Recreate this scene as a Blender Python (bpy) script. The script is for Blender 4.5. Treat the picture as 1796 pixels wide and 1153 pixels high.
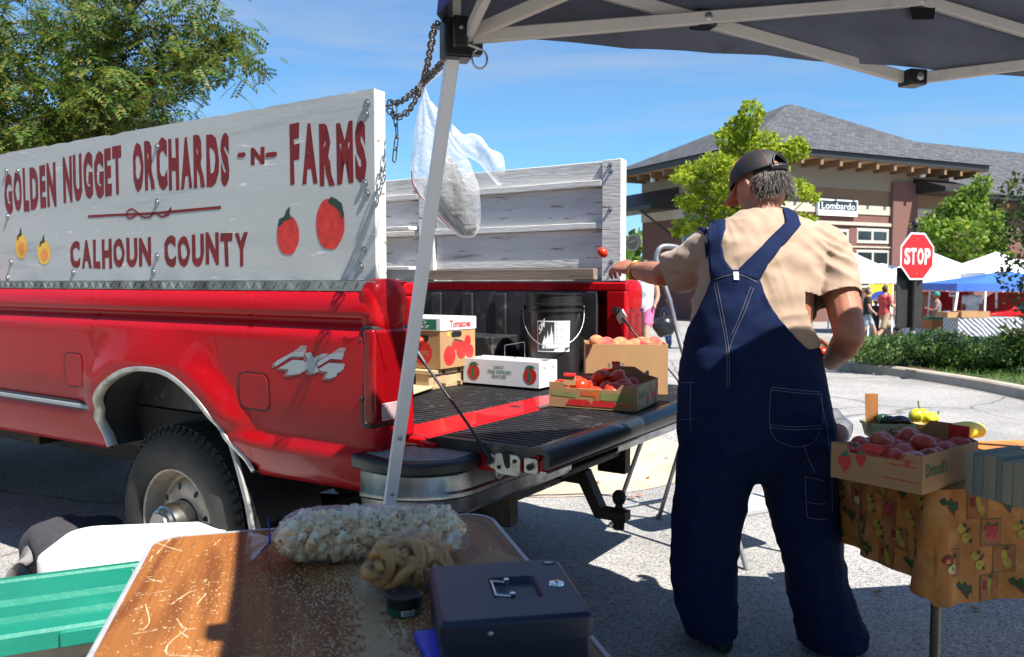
import bpy, bmesh, math, random
import numpy as np
from mathutils import Vector, Matrix, noise
from mathutils.bvhtree import BVHTree
for o in list(bpy.data.objects): bpy.data.objects.remove(o)
S = bpy.context.scene; COL = S.collection
R = math.radians; PI = math.pi; sin = math.sin; cos = math.cos
rnd = random.Random(7)
# ------------------------------------------------------------------ camera, sky, sun, exposure
CAMH = 1.30; PITCH = math.atan(81.5/1422)
cd = bpy.data.cameras.new('camera'); cam = bpy.data.objects.new('camera', cd); COL.objects.link(cam)
cam.location = (0, 0, CAMH); cam.rotation_euler = (PI/2-PITCH, 0, 0)
cd.sensor_width = 36; cd.lens = 36*1422/1796; cd.clip_start = .05; cd.clip_end = 2000
cd.dof.use_dof = True; cd.dof.focus_distance = 2.75; cd.dof.aperture_fstop = 6.3
S.camera = cam
SUNV = Vector((.515, -.505, 1)).normalized()          # towards the sun
w = bpy.data.worlds.new('World'); S.world = w; w.use_nodes = True
nt = w.node_tree; nt.nodes.clear()
out = nt.nodes.new('ShaderNodeOutputWorld'); bg = nt.nodes.new('ShaderNodeBackground'); sky = nt.nodes.new('ShaderNodeTexSky')
sky.sky_type = 'NISHITA'; sky.sun_disc = False; sky.sun_elevation = math.asin(SUNV.z); sky.sun_rotation = math.atan2(SUNV.x, SUNV.y)
sky.air_density = 1.0; sky.dust_density = 0.0; sky.ozone_density = 3.0
bg.inputs['Strength'].default_value = .056
tc = nt.nodes.new('ShaderNodeTexCoord'); mp = nt.nodes.new('ShaderNodeMapping'); mp.inputs['Scale'].default_value = (1.0, 1.6, 8); mp.inputs['Rotation'].default_value = (.25, .12, .35); mp.inputs['Location'].default_value = (.35, .2, .3)
nz = nt.nodes.new('ShaderNodeTexNoise'); nz.inputs['Scale'].default_value = 1.5; nz.inputs['Detail'].default_value = 7; nz.inputs['Roughness'].default_value = .58; nz.inputs['Distortion'].default_value = .35
cr = nt.nodes.new('ShaderNodeValToRGB'); cr.color_ramp.elements[0].position = .5; cr.color_ramp.elements[0].color = (.13, .13, .13, 1); cr.color_ramp.elements[1].position = .82; cr.color_ramp.elements[1].color = (.66, .66, .66, 1)
mx = nt.nodes.new('ShaderNodeMix'); mx.data_type = 'RGBA'; mx.inputs['B'].default_value = (4.6, 4.9, 5.2, 1)
L = nt.links.new
L(tc.outputs['Generated'], mp.inputs['Vector']); L(mp.outputs[0], nz.inputs['Vector']); L(nz.outputs['Fac'], cr.inputs[0]); L(cr.outputs[0], mx.inputs['Factor'])
hs = nt.nodes.new('ShaderNodeHueSaturation'); hs.inputs['Saturation'].default_value = 1.0; L(sky.outputs[0], hs.inputs['Color']); ti = nt.nodes.new('ShaderNodeMix'); ti.data_type = 'RGBA'; ti.blend_type = 'MULTIPLY'; ti.inputs['Factor'].default_value = 1; ti.inputs['B'].default_value = (.58, 1.10, 1.42, 1); L(hs.outputs[0], ti.inputs['A']); L(ti.outputs['Result'], mx.inputs['A']); L(mx.outputs['Result'], bg.inputs['Color']); L(bg.outputs[0], out.inputs['Surface'])
sd = bpy.data.lights.new('sun', 'SUN'); sd.energy = 5.0; sd.angle = R(.53); sd.color = (1, .955, .88)
sun = bpy.data.objects.new('sun', sd); COL.objects.link(sun); sun.rotation_euler = SUNV.to_track_quat('Z', 'Y').to_euler()
S.view_settings.view_transform = 'Standard'; S.view_settings.look = 'None'; S.view_settings.exposure = 1.22; S.view_settings.gamma = 1; S.view_settings.use_curve_mapping = False
S.render.engine = 'CYCLES'
# ------------------------------------------------------------------ picture point -> place
FX = 1422.
def ray(px, py):
    dx = (px-898)/FX; dy = (576.5-py)/FX
    return Vector((dx, cos(PITCH)+sin(PITCH)*dy, -sin(PITCH)+cos(PITCH)*dy))
EYE = Vector((0, 0, CAMH))
def at(px, py, Y): r = ray(px, py); return EYE+r*(Y/r.y)
def onz(px, py, z): r = ray(px, py); return EYE+r*((z-CAMH)/r.z)
def sstep(a, b, x):
    t = min(1, max(0, (x-a)/(b-a))); return t*t*(3-2*t)
def gz(x, y): return -.75*sstep(13, 29, y)
def ong(px, py, up=0):
    z = up
    for _ in range(40):
        p = onz(px, py, min(z, CAMH-.05)); z = .5*z+.5*(gz(p.x, p.y)+up)
    return p
# ------------------------------------------------------------------ mesh building
class MB:
    def __init__(s): s.v = []; s.f = []; s.mi = []
    def add(s, vs, fs, m=0):
        b = len(s.v); s.v += [tuple(v) for v in vs]; s.f += [tuple(i+b for i in f) for f in fs]; s.mi += [m]*len(fs); return s
    def box(s, x0, x1, y0, y1, z0, z1, m=0):
        return s.add([(x0,y0,z0),(x1,y0,z0),(x1,y1,z0),(x0,y1,z0),(x0,y0,z1),(x1,y0,z1),(x1,y1,z1),(x0,y1,z1)],
                     [(3,2,1,0),(4,5,6,7),(0,1,5,4),(1,2,6,5),(2,3,7,6),(3,0,4,7)], m)
    def obox(s, c, ax, ay, az, m=0):
        c, ax, ay, az = map(Vector, (c, ax, ay, az))
        vs = [c+ax*i+ay*j+az*k for k in (-1,1) for j in (-1,1) for i in (-1,1)]
        return s.add(vs, [(0,2,3,1),(4,5,7,6),(0,1,5,4),(1,3,7,5),(3,2,6,7),(2,0,4,6)], m)
    def ring(s, pts, r, n, prof=None, closed=False, up=None):
        pts = [Vector(p) for p in pts]; N = len(pts); rows = []
        rr = r if hasattr(r, '__len__') else [r]*N
        d0 = (pts[1]-pts[0]).normalized()
        u = Vector(up) if up else (Vector((0,0,1)) if abs(d0.z) < .9 else Vector((1,0,0)))
        for i, p in enumerate(pts):
            a = pts[i-1] if i > 0 else (pts[-1] if closed else p); b = pts[i+1] if i < N-1 else (pts[0] if closed else p)
            d = (b-a).normalized(); u = (u-d*u.dot(d))
            if u.length < 1e-5: u = d.orthogonal()
            u.normalize(); q = d.cross(u)
            if prof: rows.append([p+(u*py+q*px)*rr[i] for px, py in prof])
            else: rows.append([p+(u*cos(2*PI*k/n)+q*sin(2*PI*k/n))*rr[i] for k in range(n)])
        return rows
    def skin(s, rows, caps=True, closed=False, m=0):
        n = len(rows[0]); N = len(rows); vs = [v for r_ in rows for v in r_]; fs = []
        for i in range(N if closed else N-1):
            for k in range(n):
                a = i*n+k; b = i*n+(k+1) % n; c = ((i+1) % N)*n+(k+1) % n; d = ((i+1) % N)*n+k
                fs.append((a, b, c, d))
        if caps and not closed: fs.append(tuple(range(n))[::-1]); fs.append(tuple((N-1)*n+k for k in range(n)))
        return s.add(vs, fs, m)
    def tube(s, pts, r, n=8, caps=True, closed=False, m=0): return s.skin(s.ring(pts, r, n, None, closed), caps, closed, m)
    def bar(s, pts, w, h, up=None, m=0, closed=False):
        pr = [(-w/2,-h/2),(w/2,-h/2),(w/2,h/2),(-w/2,h/2)]
        return s.skin(s.ring(pts, 1, 4, pr, closed, up), True, closed, m)
    def lathe(s, prof, n=24, o=(0,0,0), M=None, m=0, caps=False):
        o = Vector(o); rows = []
        for r, z in prof:
            rows.append([(M @ Vector((r*cos(2*PI*k/n), r*sin(2*PI*k/n), z)) if M else Vector((r*cos(2*PI*k/n), r*sin(2*PI*k/n), z)))+o for k in range(n)])
        return s.skin(rows, caps, False, m)
    def prism(s, poly, h0, h1, fr, m=0):
        n = len(poly); vs = [fr(a, b, h0) for a, b in poly]+[fr(a, b, h1) for a, b in poly]
        fs = [tuple(range(n))[::-1], tuple(range(n, 2*n))]+[(i, (i+1) % n, n+(i+1) % n, n+i) for i in range(n)]
        return s.add(vs, fs, m)
    def flat(s, poly, fr, h=0, m=0): return s.add([fr(a, b, h) for a, b in poly], [tuple(range(len(poly)))], m)
    def grid(s, P, closed=False, m=0):
        nu = len(P); nv = len(P[0]); fs = []
        for i in range(nu-1):
            for j in range(nv if closed else nv-1):
                fs.append((i*nv+j, i*nv+(j+1) % nv, (i+1)*nv+(j+1) % nv, (i+1)*nv+j))
        return s.add([v for r_ in P for v in r_], fs, m)
    def ball(s, c, r, nu=12, nv=8, f=None, m=0):
        c = Vector(c); rx, ry, rz = r if hasattr(r, '__len__') else (r, r, r); vs = [c+Vector((0,0,rz))]; fs = []
        for i in range(1, nv):
            t = PI*i/nv
            for k in range(nu):
                a = 2*PI*k/nu; vs.append(c+Vector((rx*sin(t)*cos(a), ry*sin(t)*sin(a), rz*cos(t))))
        vs.append(c-Vector((0,0,rz)))
        for k in range(nu): fs.append((0, 1+k, 1+(k+1) % nu))
        for i in range(nv-2):
            for k in range(nu):
                a = 1+i*nu+k; b = 1+i*nu+(k+1) % nu; fs.append((a, a+nu, b+nu, b))
        e = len(vs)-1
        for k in range(nu): fs.append((e, 1+(nv-2)*nu+(k+1) % nu, 1+(nv-2)*nu+k))
        if f: vs = [f(v) for v in vs]
        return s.add(vs, fs, m)
    def mesh(s, name, mats, smooth=40):
        me = bpy.data.meshes.new(name); me.from_pydata(s.v, [], s.f)
        for k in (mats if isinstance(mats, (list, tuple)) else [mats]): me.materials.append(k)
        if any(s.mi): me.polygons.foreach_set('material_index', s.mi)
        me.validate(); finish(me, smooth); return me
    def build(s, name, mats, parent=None, smooth=40, bevel=0, seg=2, kind=None, label=None):
        o = bpy.data.objects.new(name, s.mesh(name, mats, smooth)); COL.objects.link(o)
        if parent is not None: o.parent = parent
        if bevel:
            b = o.modifiers.new('bevel', 'BEVEL'); b.width = bevel; b.segments = seg; b.limit_method = 'ANGLE'; b.angle_limit = R(35); b.harden_normals = False
        if kind: o['kind'] = kind
        if label: o['label'] = label
        return o
def finish(me, smooth=40):
    bm = bmesh.new(); bm.from_mesh(me); bmesh.ops.recalc_face_normals(bm, faces=bm.faces); bm.to_mesh(me); bm.free()
    if smooth:
        me.polygons.foreach_set('use_smooth', [True]*len(me.polygons))
        if smooth < 180: me.set_sharp_from_angle(angle=R(smooth))
def thing(name, label, cat, loc=(0,0,0), rz=0, group=None):
    o = bpy.data.objects.new(name, None); COL.objects.link(o); o.empty_display_size = .1
    o.location = loc; o.rotation_euler = (0, 0, rz); o['label'] = label; o['category'] = cat
    if group: o['group'] = group
    return o
def tag(o, label, cat, group=None):
    o['label'] = label; o['category'] = cat
    if group: o['group'] = group
    return o
def dup(o, parent=None):
    c = o.copy(); COL.objects.link(c); c.parent = parent
    for ch in list(o.children): dup(ch, c)
    return c
def inst(name, me, parent, loc=(0,0,0), rot=(0,0,0), sc=1):
    o = bpy.data.objects.new(name, me); COL.objects.link(o)
    if parent is not None: o.parent = parent
    o.location = loc; o.rotation_euler = rot; o.scale = sc if hasattr(sc, '__len__') else (sc, sc, sc); return o
def mesh_np(name, V, F, mats, mi=None, smooth=False):
    me = bpy.data.meshes.new(name); k = F.shape[1]
    me.vertices.add(len(V)); me.vertices.foreach_set('co', V.astype(np.float32).ravel())
    me.loops.add(F.size); me.loops.foreach_set('vertex_index', F.astype(np.int32).ravel())
    me.polygons.add(len(F)); me.polygons.foreach_set('loop_start', np.arange(0, F.size, k, dtype=np.int32))
    for q in mats: me.materials.append(q)
    if mi is not None: me.polygons.foreach_set('material_index', mi.astype(np.int32))
    me.update(calc_edges=True); me.validate()
    if smooth: me.polygons.foreach_set('use_smooth', [True]*len(me.polygons))
    return me
_txt = {}
def text2d(s, off=0.0, cond=1):
    k = (s, off)
    if k not in _txt:
        cu = bpy.data.curves.new('txt', 'FONT'); cu.body = s; cu.offset = off; cu.resolution_u = 3; cu.fill_mode = 'FRONT'
        o = bpy.data.objects.new('txt', cu); COL.objects.link(o); bpy.context.view_layer.update()
        me = bpy.data.meshes.new_from_object(o.evaluated_get(bpy.context.evaluated_depsgraph_get()))
        vs = [v.co.xy.copy() for v in me.vertices]; fs = [tuple(p.vertices) for p in me.polygons]
        bpy.data.objects.remove(o); bpy.data.curves.remove(cu); bpy.data.meshes.remove(me)
        x0 = min(v.x for v in vs); x1 = max(v.x for v in vs); y0 = min(v.y for v in vs); y1 = max(v.y for v in vs)
        _txt[k] = ([((v.x-x0)/(x1-x0), (v.y-y0)/(y1-y0)) for v in vs], fs, (x1-x0)/(y1-y0))
    return _txt[k]
def put_text(mb, s, fr, a0, a1, b0, b1, h=.0015, off=0, m=0, warp=None):
    vs, fs, _ = text2d(s, off); q = []
    for x, y in vs:
        a, b = a0+(a1-a0)*x, b0+(b1-b0)*y
        if warp: a, b = warp(a, b)
        q.append(fr(a, b, h))
    mb.add(q, fs, m)
def frame(o, x, y, n):
    o, x, y, n = map(Vector, (o, x, y, n))
    return lambda a, b, h=0: o+x*a+y*b+n*h
def circ(cx, cy, rx, ry=None, n=20, a0=0, a1=2*PI):
    ry = rx if ry is None else ry
    return [(cx+rx*cos(a0+(a1-a0)*i/n), cy+ry*sin(a0+(a1-a0)*i/n)) for i in range(n if abs(a1-a0-2*PI) < 1e-6 else n+1)]
def rrect(x0, x1, y0, y1, r, n=4):
    P = []
    for cx, cy, a in ((x1-r, y1-r, 0), (x0+r, y1-r, PI/2), (x0+r, y0+r, PI), (x1-r, y0+r, 1.5*PI)):
        P += [(cx+r*cos(a+PI/2*i/n), cy+r*sin(a+PI/2*i/n)) for i in range(n+1)]
    return P
def smoothpath(pts, n=6):
    pts = [Vector(p) for p in pts]; o = []
    for i in range(len(pts)-1):
        p0 = pts[max(i-1, 0)]; p1 = pts[i]; p2 = pts[i+1]; p3 = pts[min(i+2, len(pts)-1)]
        for k in range(n):
            t = k/n; o.append(.5*((2*p1)+(p2-p0)*t+(2*p0-5*p1+4*p2-p3)*t*t+(3*p1-p0-3*p2+p3)*t**3))
    return o+[pts[-1]]
# ------------------------------------------------------------------ materials
def newmat(name):
    m = bpy.data.materials.new(name); m.use_nodes = True; t = m.node_tree; return m, t, t.nodes['Principled BSDF'], t.nodes.new, t.links.new
def lin(r, g, b):
    f = lambda c: (c/255/12.92 if c <= 10 else ((c/255+.055)/1.055)**2.4); return (f(r), f(g), f(b))
def mat(name, col, rough=.5, metal=0, var=.15, scale=12, bump=0, bscale=60, spec=.5, coat=0, sheen=0, dirt=None, dscale=5, dlo=.55, dhi=.7, stretch=(1,1,1), trans=0, sss=0, island=0, spots=None):
    m, t, p, N, L = newmat(name)
    c = tuple(col)+(1,)
    p.inputs['Roughness'].default_value = rough; p.inputs['Metallic'].default_value = metal; p.inputs['Specular IOR Level'].default_value = spec
    p.inputs['Coat Weight'].default_value = coat; p.inputs['Coat Roughness'].default_value = .05; p.inputs['Sheen Weight'].default_value = sheen
    if trans: p.inputs['Transmission Weight'].default_value = trans
    if sss: p.inputs['Subsurface Weight'].default_value = sss; p.inputs['Subsurface Radius'].default_value = (.02, .01, .005)
    tcn = N('ShaderNodeTexCoord'); mpn = N('ShaderNodeMapping'); mpn.inputs['Scale'].default_value = stretch; L(tcn.outputs['Object'], mpn.inputs['Vector'])
    n1 = N('ShaderNodeTexNoise'); n1.inputs['Scale'].default_value = scale; n1.inputs['Detail'].default_value = 6; n1.inputs['Roughness'].default_value = .6; L(mpn.outputs[0], n1.inputs['Vector'])
    r1 = N('ShaderNodeValToRGB'); r1.color_ramp.elements[0].position = .3; r1.color_ramp.elements[1].position = .7
    r1.color_ramp.elements[0].color = tuple(x*(1-var) for x in col)+(1,); r1.color_ramp.elements[1].color = tuple(min(1, x*(1+var)) for x in col)+(1,)
    L(n1.outputs['Fac'], r1.inputs[0]); last = r1.outputs[0]
    if island:
        g = N('ShaderNodeNewGeometry'); h = N('ShaderNodeHueSaturation'); mr = N('ShaderNodeMapRange'); mr.inputs['To Min'].default_value = 1-island; mr.inputs['To Max'].default_value = 1+island
        L(g.outputs['Random Per Island'], mr.inputs['Value']); L(mr.outputs[0], h.inputs['Value']); L(last, h.inputs['Color']); last = h.outputs[0]
    for q, (dc, ds, lo, hi, st) in enumerate(([(dirt, dscale, dlo, dhi, stretch)] if dirt else [])+(spots or [])):
        mp2 = N('ShaderNodeMapping'); mp2.inputs['Scale'].default_value = st; mp2.inputs['Location'].default_value = (3.1*q, 1.7, 5.3*q); L(tcn.outputs['Object'], mp2.inputs['Vector'])
        n2 = N('ShaderNodeTexNoise'); n2.inputs['Scale'].default_value = ds; n2.inputs['Detail'].default_value = 8; n2.inputs['Roughness'].default_value = .65; L(mp2.outputs[0], n2.inputs['Vector'])
        r2 = N('ShaderNodeValToRGB'); r2.color_ramp.elements[0].position = lo; r2.color_ramp.elements[1].position = hi; L(n2.outputs['Fac'], r2.inputs[0])
        mx = N('ShaderNodeMix'); mx.data_type = 'RGBA'; mx.inputs['B'].default_value = tuple(dc)+(1,); L(r2.outputs[0], mx.inputs['Factor']); L(last, mx.inputs['A']); last = mx.outputs['Result']
    L(last, p.inputs['Base Color'])
    if bump:
        n3 = N('ShaderNodeTexNoise'); n3.inputs['Scale'].default_value = bscale; n3.inputs['Detail'].default_value = 5; L(mpn.outputs[0], n3.inputs['Vector'])
        b = N('ShaderNodeBump'); b.inputs['Strength'].default_value = bump; b.inputs['Distance'].default_value = .01; L(n3.outputs['Fac'], b.inputs['Height']); L(b.outputs[0], p.inputs['Normal'])
    return m
def leafmat(name, cols, tl=.35):
    m, t, p, N, L = newmat(name)
    g = N('ShaderNodeNewGeometry'); r = N('ShaderNodeValToRGB'); e = r.color_ramp.elements
    e[0].color = tuple(cols[0])+(1,); e[1].color = tuple(cols[-1])+(1,)
    for i, c in enumerate(cols[1:-1]): x = e.new((i+1)/(len(cols)-1)); x.color = tuple(c)+(1,)
    L(g.outputs['Random Per Island'], r.inputs[0]); L(r.outputs[0], p.inputs['Base Color']); p.inputs['Roughness'].default_value = .55; p.inputs['Specular IOR Level'].default_value = .3
    tr = N('ShaderNodeBsdfTranslucent'); mx = N('ShaderNodeMixShader'); mx.inputs[0].default_value = tl
    h = N('ShaderNodeHueSaturation'); h.inputs['Value'].default_value = 1.5; h.inputs['Hue'].default_value = .49; L(r.outputs[0], h.inputs['Color']); L(h.outputs[0], tr.inputs['Color'])
    L(p.outputs[0], mx.inputs[1]); L(tr.outputs[0], mx.inputs[2]); L(mx.outputs[0], t.nodes['Material Output'].inputs['Surface']); return m
m_asphalt, t_, p_, N_, L_ = newmat('worn asphalt')
tcn = N_('ShaderNodeTexCoord'); vo = N_('ShaderNodeTexVoronoi'); vo.inputs['Scale'].default_value = 130; L_(tcn.outputs['Object'], vo.inputs['Vector'])
sx = N_('ShaderNodeSeparateColor'); L_(vo.outputs['Color'], sx.inputs[0])
rp = N_('ShaderNodeValToRGB'); e = rp.color_ramp.elements; e[0].color = (.17,.165,.16,1); e[1].color = (.60,.59,.58,1)
for pos, c in ((.22,(.31,.305,.30,1)), (.5,(.41,.405,.40,1)), (.72,(.47,.43,.38,1)), (.8,(.36,.36,.365,1))): q = e.new(pos); q.color = c
L_(sx.outputs[0], rp.inputs[0])
n1 = N_('ShaderNodeTexNoise'); n1.inputs['Scale'].default_value = .8; n1.inputs['Detail'].default_value = 9; n1.inputs['Roughness'].default_value = .62; L_(tcn.outputs['Object'], n1.inputs['Vector'])
r2 = N_('ShaderNodeValToRGB'); r2.color_ramp.elements[0].position = .36; r2.color_ramp.elements[0].color = (.74,.74,.745,1); r2.color_ramp.elements[1].position = .62; r2.color_ramp.elements[1].color = (1.06,1.05,1.04,1); L_(n1.outputs['Fac'], r2.inputs[0])
mu = N_('ShaderNodeMix'); mu.data_type = 'RGBA'; mu.blend_type = 'MULTIPLY'; mu.inputs['Factor'].default_value = 1; L_(rp.outputs[0], mu.inputs['A']); L_(r2.outputs[0], mu.inputs['B'])
r3 = N_('ShaderNodeValToRGB'); r3.color_ramp.elements[0].position = .18; r3.color_ramp.elements[1].position = .5; r3.color_ramp.elements[0].color = (1,1,1,1); r3.color_ramp.elements[1].color = (.5,.5,.5,1)
L_(vo.outputs['Distance'], r3.inputs[0]); mu2 = N_('ShaderNodeMix'); mu2.data_type = 'RGBA'; mu2.blend_type = 'MULTIPLY'; mu2.inputs['Factor'].default_value = .8; L_(mu.outputs['Result'], mu2.inputs['A']); L_(r3.outputs[0], mu2.inputs['B'])
nd = N_('ShaderNodeTexNoise'); nd.inputs['Scale'].default_value = 1.6; nd.inputs['Detail'].default_value = 6; L_(tcn.outputs['Object'], nd.inputs['Vector'])
vm = N_('ShaderNodeMix'); vm.data_type = 'VECTOR'; vm.inputs['Factor'].default_value = .22; L_(tcn.outputs['Object'], vm.inputs[4]); L_(nd.outputs['Color'], vm.inputs[5])
ve = N_('ShaderNodeTexVoronoi'); ve.feature = 'DISTANCE_TO_EDGE'; ve.inputs['Scale'].default_value = .42; L_(vm.outputs[1], ve.inputs['Vector'])
rc = N_('ShaderNodeValToRGB'); rc.color_ramp.elements[0].position = .0015; rc.color_ramp.elements[0].color = (.42,.41,.40,1); rc.color_ramp.elements[1].position = .006; rc.color_ramp.elements[1].color = (1,1,1,1); L_(ve.outputs['Distance'], rc.inputs[0])
ns = N_('ShaderNodeTexNoise'); ns.inputs['Scale'].default_value = .55; ns.inputs['Detail'].default_value = 5; ns.inputs['Distortion'].default_value = .8; L_(tcn.outputs['Object'], ns.inputs['Vector'])
rs_ = N_('ShaderNodeValToRGB'); rs_.color_ramp.elements[0].position = .60; rs_.color_ramp.elements[0].color = (1.12,1.11,1.10,1); rs_.color_ramp.elements[1].position = .74; rs_.color_ramp.elements[1].color = (.66,.65,.64,1); L_(ns.outputs['Fac'], rs_.inputs[0])
m3 = N_('ShaderNodeMix'); m3.data_type = 'RGBA'; m3.blend_type = 'MULTIPLY'; m3.inputs['Factor'].default_value = 1; L_(mu2.outputs['Result'], m3.inputs['A']); L_(rc.outputs[0], m3.inputs['B'])
m4 = N_('ShaderNodeMix'); m4.data_type = 'RGBA'; m4.blend_type = 'MULTIPLY'; m4.inputs['Factor'].default_value = 1; L_(m3.outputs['Result'], m4.inputs['A']); L_(rs_.outputs[0], m4.inputs['B'])
L_(m4.outputs['Result'], p_.inputs['Base Color']); p_.inputs['Roughness'].default_value = .85
bp = N_('ShaderNodeBump'); bp.inputs['Strength'].default_value = .45; bp.inputs['Distance'].default_value = .004; bp.invert = True; L_(vo.outputs['Distance'], bp.inputs['Height']); L_(bp.outputs[0], p_.inputs['Normal'])
m_conc = mat('tan concrete', (.42,.35,.26), .85, var=.18, scale=5, bump=.25, bscale=120, dirt=(.26,.2,.14), dscale=2.2, dlo=.52, dhi=.75)
m_kerb = mat('kerb concrete', (.36,.31,.25), .85, var=.2, scale=4, bump=.25, bscale=90, dirt=(.2,.15,.11), dscale=1.5, dlo=.55, dhi=.72)
m_red = mat('red car paint', (.36,.002,.006), .45, var=.05, scale=3, coat=.26, spec=.12, dirt=(.24,.012,.012), dscale=6, dlo=.6, dhi=.85, spots=[((.26,.15,.12), 55, .70, .74, (1,1,1))])
m_black = mat('black plastic', (.012,.012,.013), .45, var=.3, scale=8, bump=.05, bscale=200)
m_liner = mat('bed liner', (.022,.022,.024), .42, var=.3, scale=9, bump=.12, bscale=90, dirt=(.16,.15,.14), dscale=14, dlo=.56, dhi=.8)
m_chass = mat('dark underbody', (.018,.016,.015), .7, var=.4, scale=9, dirt=(.05,.035,.025), dscale=5)
m_rust = mat('rusty black steel', (.03,.022,.018), .6, .3, var=.5, scale=14, dirt=(.09,.04,.02), dscale=9, bump=.1)
m_alu = mat('brushed aluminium', (.42,.43,.44), .3, 1, var=.3, scale=9, stretch=(1,1,.4), dirt=(.13,.125,.115), dscale=7, dlo=.42, dhi=.68, bump=.04, bscale=40)  # dark dirt patches double as painted reflections of the ground in the metal
m_steel = mat('galvanised steel', (.42,.43,.44), .42, 1, var=.2, scale=30, dirt=(.2,.19,.17), dscale=12)
m_chrome = mat('chrome', (.8,.8,.8), .14, 1, var=.05)
m_rubber = mat('tyre rubber', (.022,.021,.02), .8, var=.3, scale=10, dirt=(.045,.04,.034), dscale=5, dlo=.5, dhi=.8, bump=.1)
m_rim = mat('dusty steel wheel', (.42,.37,.30), .5, .4, var=.25, scale=9, dirt=(.16,.10,.06), dscale=7, dlo=.5, dhi=.75)
m_ply = mat('painted plywood', (.42,.435,.43), .6, var=.06, scale=3, stretch=(.35,1,2.2), bump=.05, bscale=60, spots=[((.70,.68,.68), 42, .64, .68, (.13,1,1.3)), ((.30,.27,.24), 30, .70, .73, (.5,1,1)), ((.23,.26,.28), 5, .56, .8, (.2,1,2))])
m_wpaint = mat('weathered white wood', (.62,.62,.60), .65, var=.16, scale=4, stretch=(.3,1,2), bump=.2, bscale=50, spots=[((.26,.19,.14), 22, .58, .64, (.18,1,1.6)), ((.36,.34,.33), 6, .52, .78, (.25,1,2)), ((.12,.10,.08), 30, .7, .72, (.12,1,1.2))])
m_barewood = mat('grey bare wood', (.20,.15,.11), .8, var=.35, scale=6, stretch=(.15,1,3), bump=.2, bscale=60)
m_letter = mat('red sign paint', (.17,.006,.007), .55, var=.25, scale=16, spots=[((.55,.52,.5), 40, .685, .71, (.2,1,1.2))])
m_tompaint = mat('tomato sign paint', (.55,.03,.02), .5, var=.35, scale=30)
m_grnpaint = mat('green sign paint', (.012,.05,.03), .6, var=.3, scale=20)
m_ylwpaint = mat('yellow sign paint', (.75,.45,.06), .5, var=.15, scale=14)
m_orgpaint = mat('orange sign paint', (.72,.25,.05), .5, var=.15, scale=14)
m_silver = mat('silver decal', (.30,.33,.36), .55, 0, var=.08)
m_white = mat('white paint', (.78,.79,.80), .45, var=.05, scale=6)
m_tail = mat('red lamp plastic', (.20,.002,.004), .2, var=.15, scale=5, coat=.35, spec=.2)
m_clear = mat('clear lamp plastic', (.42,.30,.30), .2, var=.2, scale=40, coat=1)
m_glass = mat('dark window glass', (.02,.025,.03), .06, var=.3, scale=2, spec=.8)
# ------------------------------------------------------------------ ground
def sheet(name, pts_fn, m, kind='structure'): pass
xs = [-260,-120,-60,-30]+list(range(-24,25,4))+[30,60,120,260]; ys = [-120,-60,-25,-10,-4]+[0,3,6,9,11,13,14,15,16,17,18,19,20,21,22,23,24,25,26,27,28,29,32,40,55,80,130,220,330]
mb = MB(); mb.grid([[(x, y, gz(x, y)) for x in xs] for y in ys]); g = mb.build('road', m_asphalt, smooth=180, kind='structure')
m_mulch = mat('bark mulch', (.07,.035,.022), .9, var=.6, scale=60, bump=.8, bscale=80)
m_soil = mat('turf soil', (.05,.08,.025), .95, var=.5, scale=30, bump=.4, bscale=60)
U = Vector((-.837, .547, 0)); W = Vector((.547, .837, 0))
def island_strip(name, outline, h=.13, kw=.16, pan=.32, mk=m_kerb):
    """kerb and gutter pan round a closed outline of (x, y) points"""
    P = [Vector((x, y, 0)) for x, y in outline]; n = len(P); rows = []
    prof = [(-pan, .004), (-.012, .006), (0, .02), (.02, h-.02), (.045, h), (kw, h), (kw, h-.06)]
    for i in range(n):
        d = (P[(i+1) % n]-P[i-1]).normalized(); nrm = Vector((-d.y, d.x, 0))     # inward for a counter-clockwise outline
        rows.append([P[i]+nrm*a+Vector((0, 0, b+gz(P[i].x, P[i].y))) for a, b in prof])
    mb = MB(); fs = []; k = len(prof); vs = [v for r_ in rows for v in r_]
    for i in range(n):
        for j in range(k-1): fs.append((i*k+j, ((i+1) % n)*k+j, ((i+1) % n)*k+j+1, i*k+j+1))
    mb.add(vs, fs); o = mb.build(name, mk, smooth=30, kind='structure')
    top = MB(); top.add([r_[-1]+Vector((0,0,.02)) for r_ in rows], [tuple(range(n))])
    return o, top
C0 = Vector((.2, 6.05, 0)); r0 = .9; ol = []
for i in range(25):
    a = -PI/2+PI*i/24; q = C0+(-U)*r0*cos(a)+W*r0*sin(a); ol.append((q.x, q.y))
for L_len, sg in ((14, 1), (14, -1)):
    rng = range(1, 13) if sg > 0 else range(12, 0, -1)
    for i in rng: q = C0+U*(L_len*i/12)+W*r0*sg; ol.append((q.x, q.y))
o, top = island_strip('island_kerb', ol, mk=m_conc); top.build('mulch_bed', m_mulch, kind='structure')
mb = MB()                                                # saw joints in the nose pan and a few dry leaves
m_leafdry = mat('dry leaf', (.30,.11,.03), .8, var=.4, scale=30)
for px, py in ((1048,846),(1137,838),(1170,803),(1096,873),(1110,872),(1122,869),(1540,1040),(1712,1068),(1040,770)):
    p = ong(px, py, .012); a = rnd.random()*6
    f = frame(p, (cos(a), sin(a), .15), (-sin(a), cos(a), -.1), (0,0,1)); mb.add([f(-.022,0), f(-.008,.012,.004), f(.012,.009,.006), f(.026,.001), f(.01,-.012,.004), f(-.01,-.01,.003)], [(0,1,2,3,4,5)])
mb.build('fallen_leaves', m_leafdry, kind='stuff')
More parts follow.
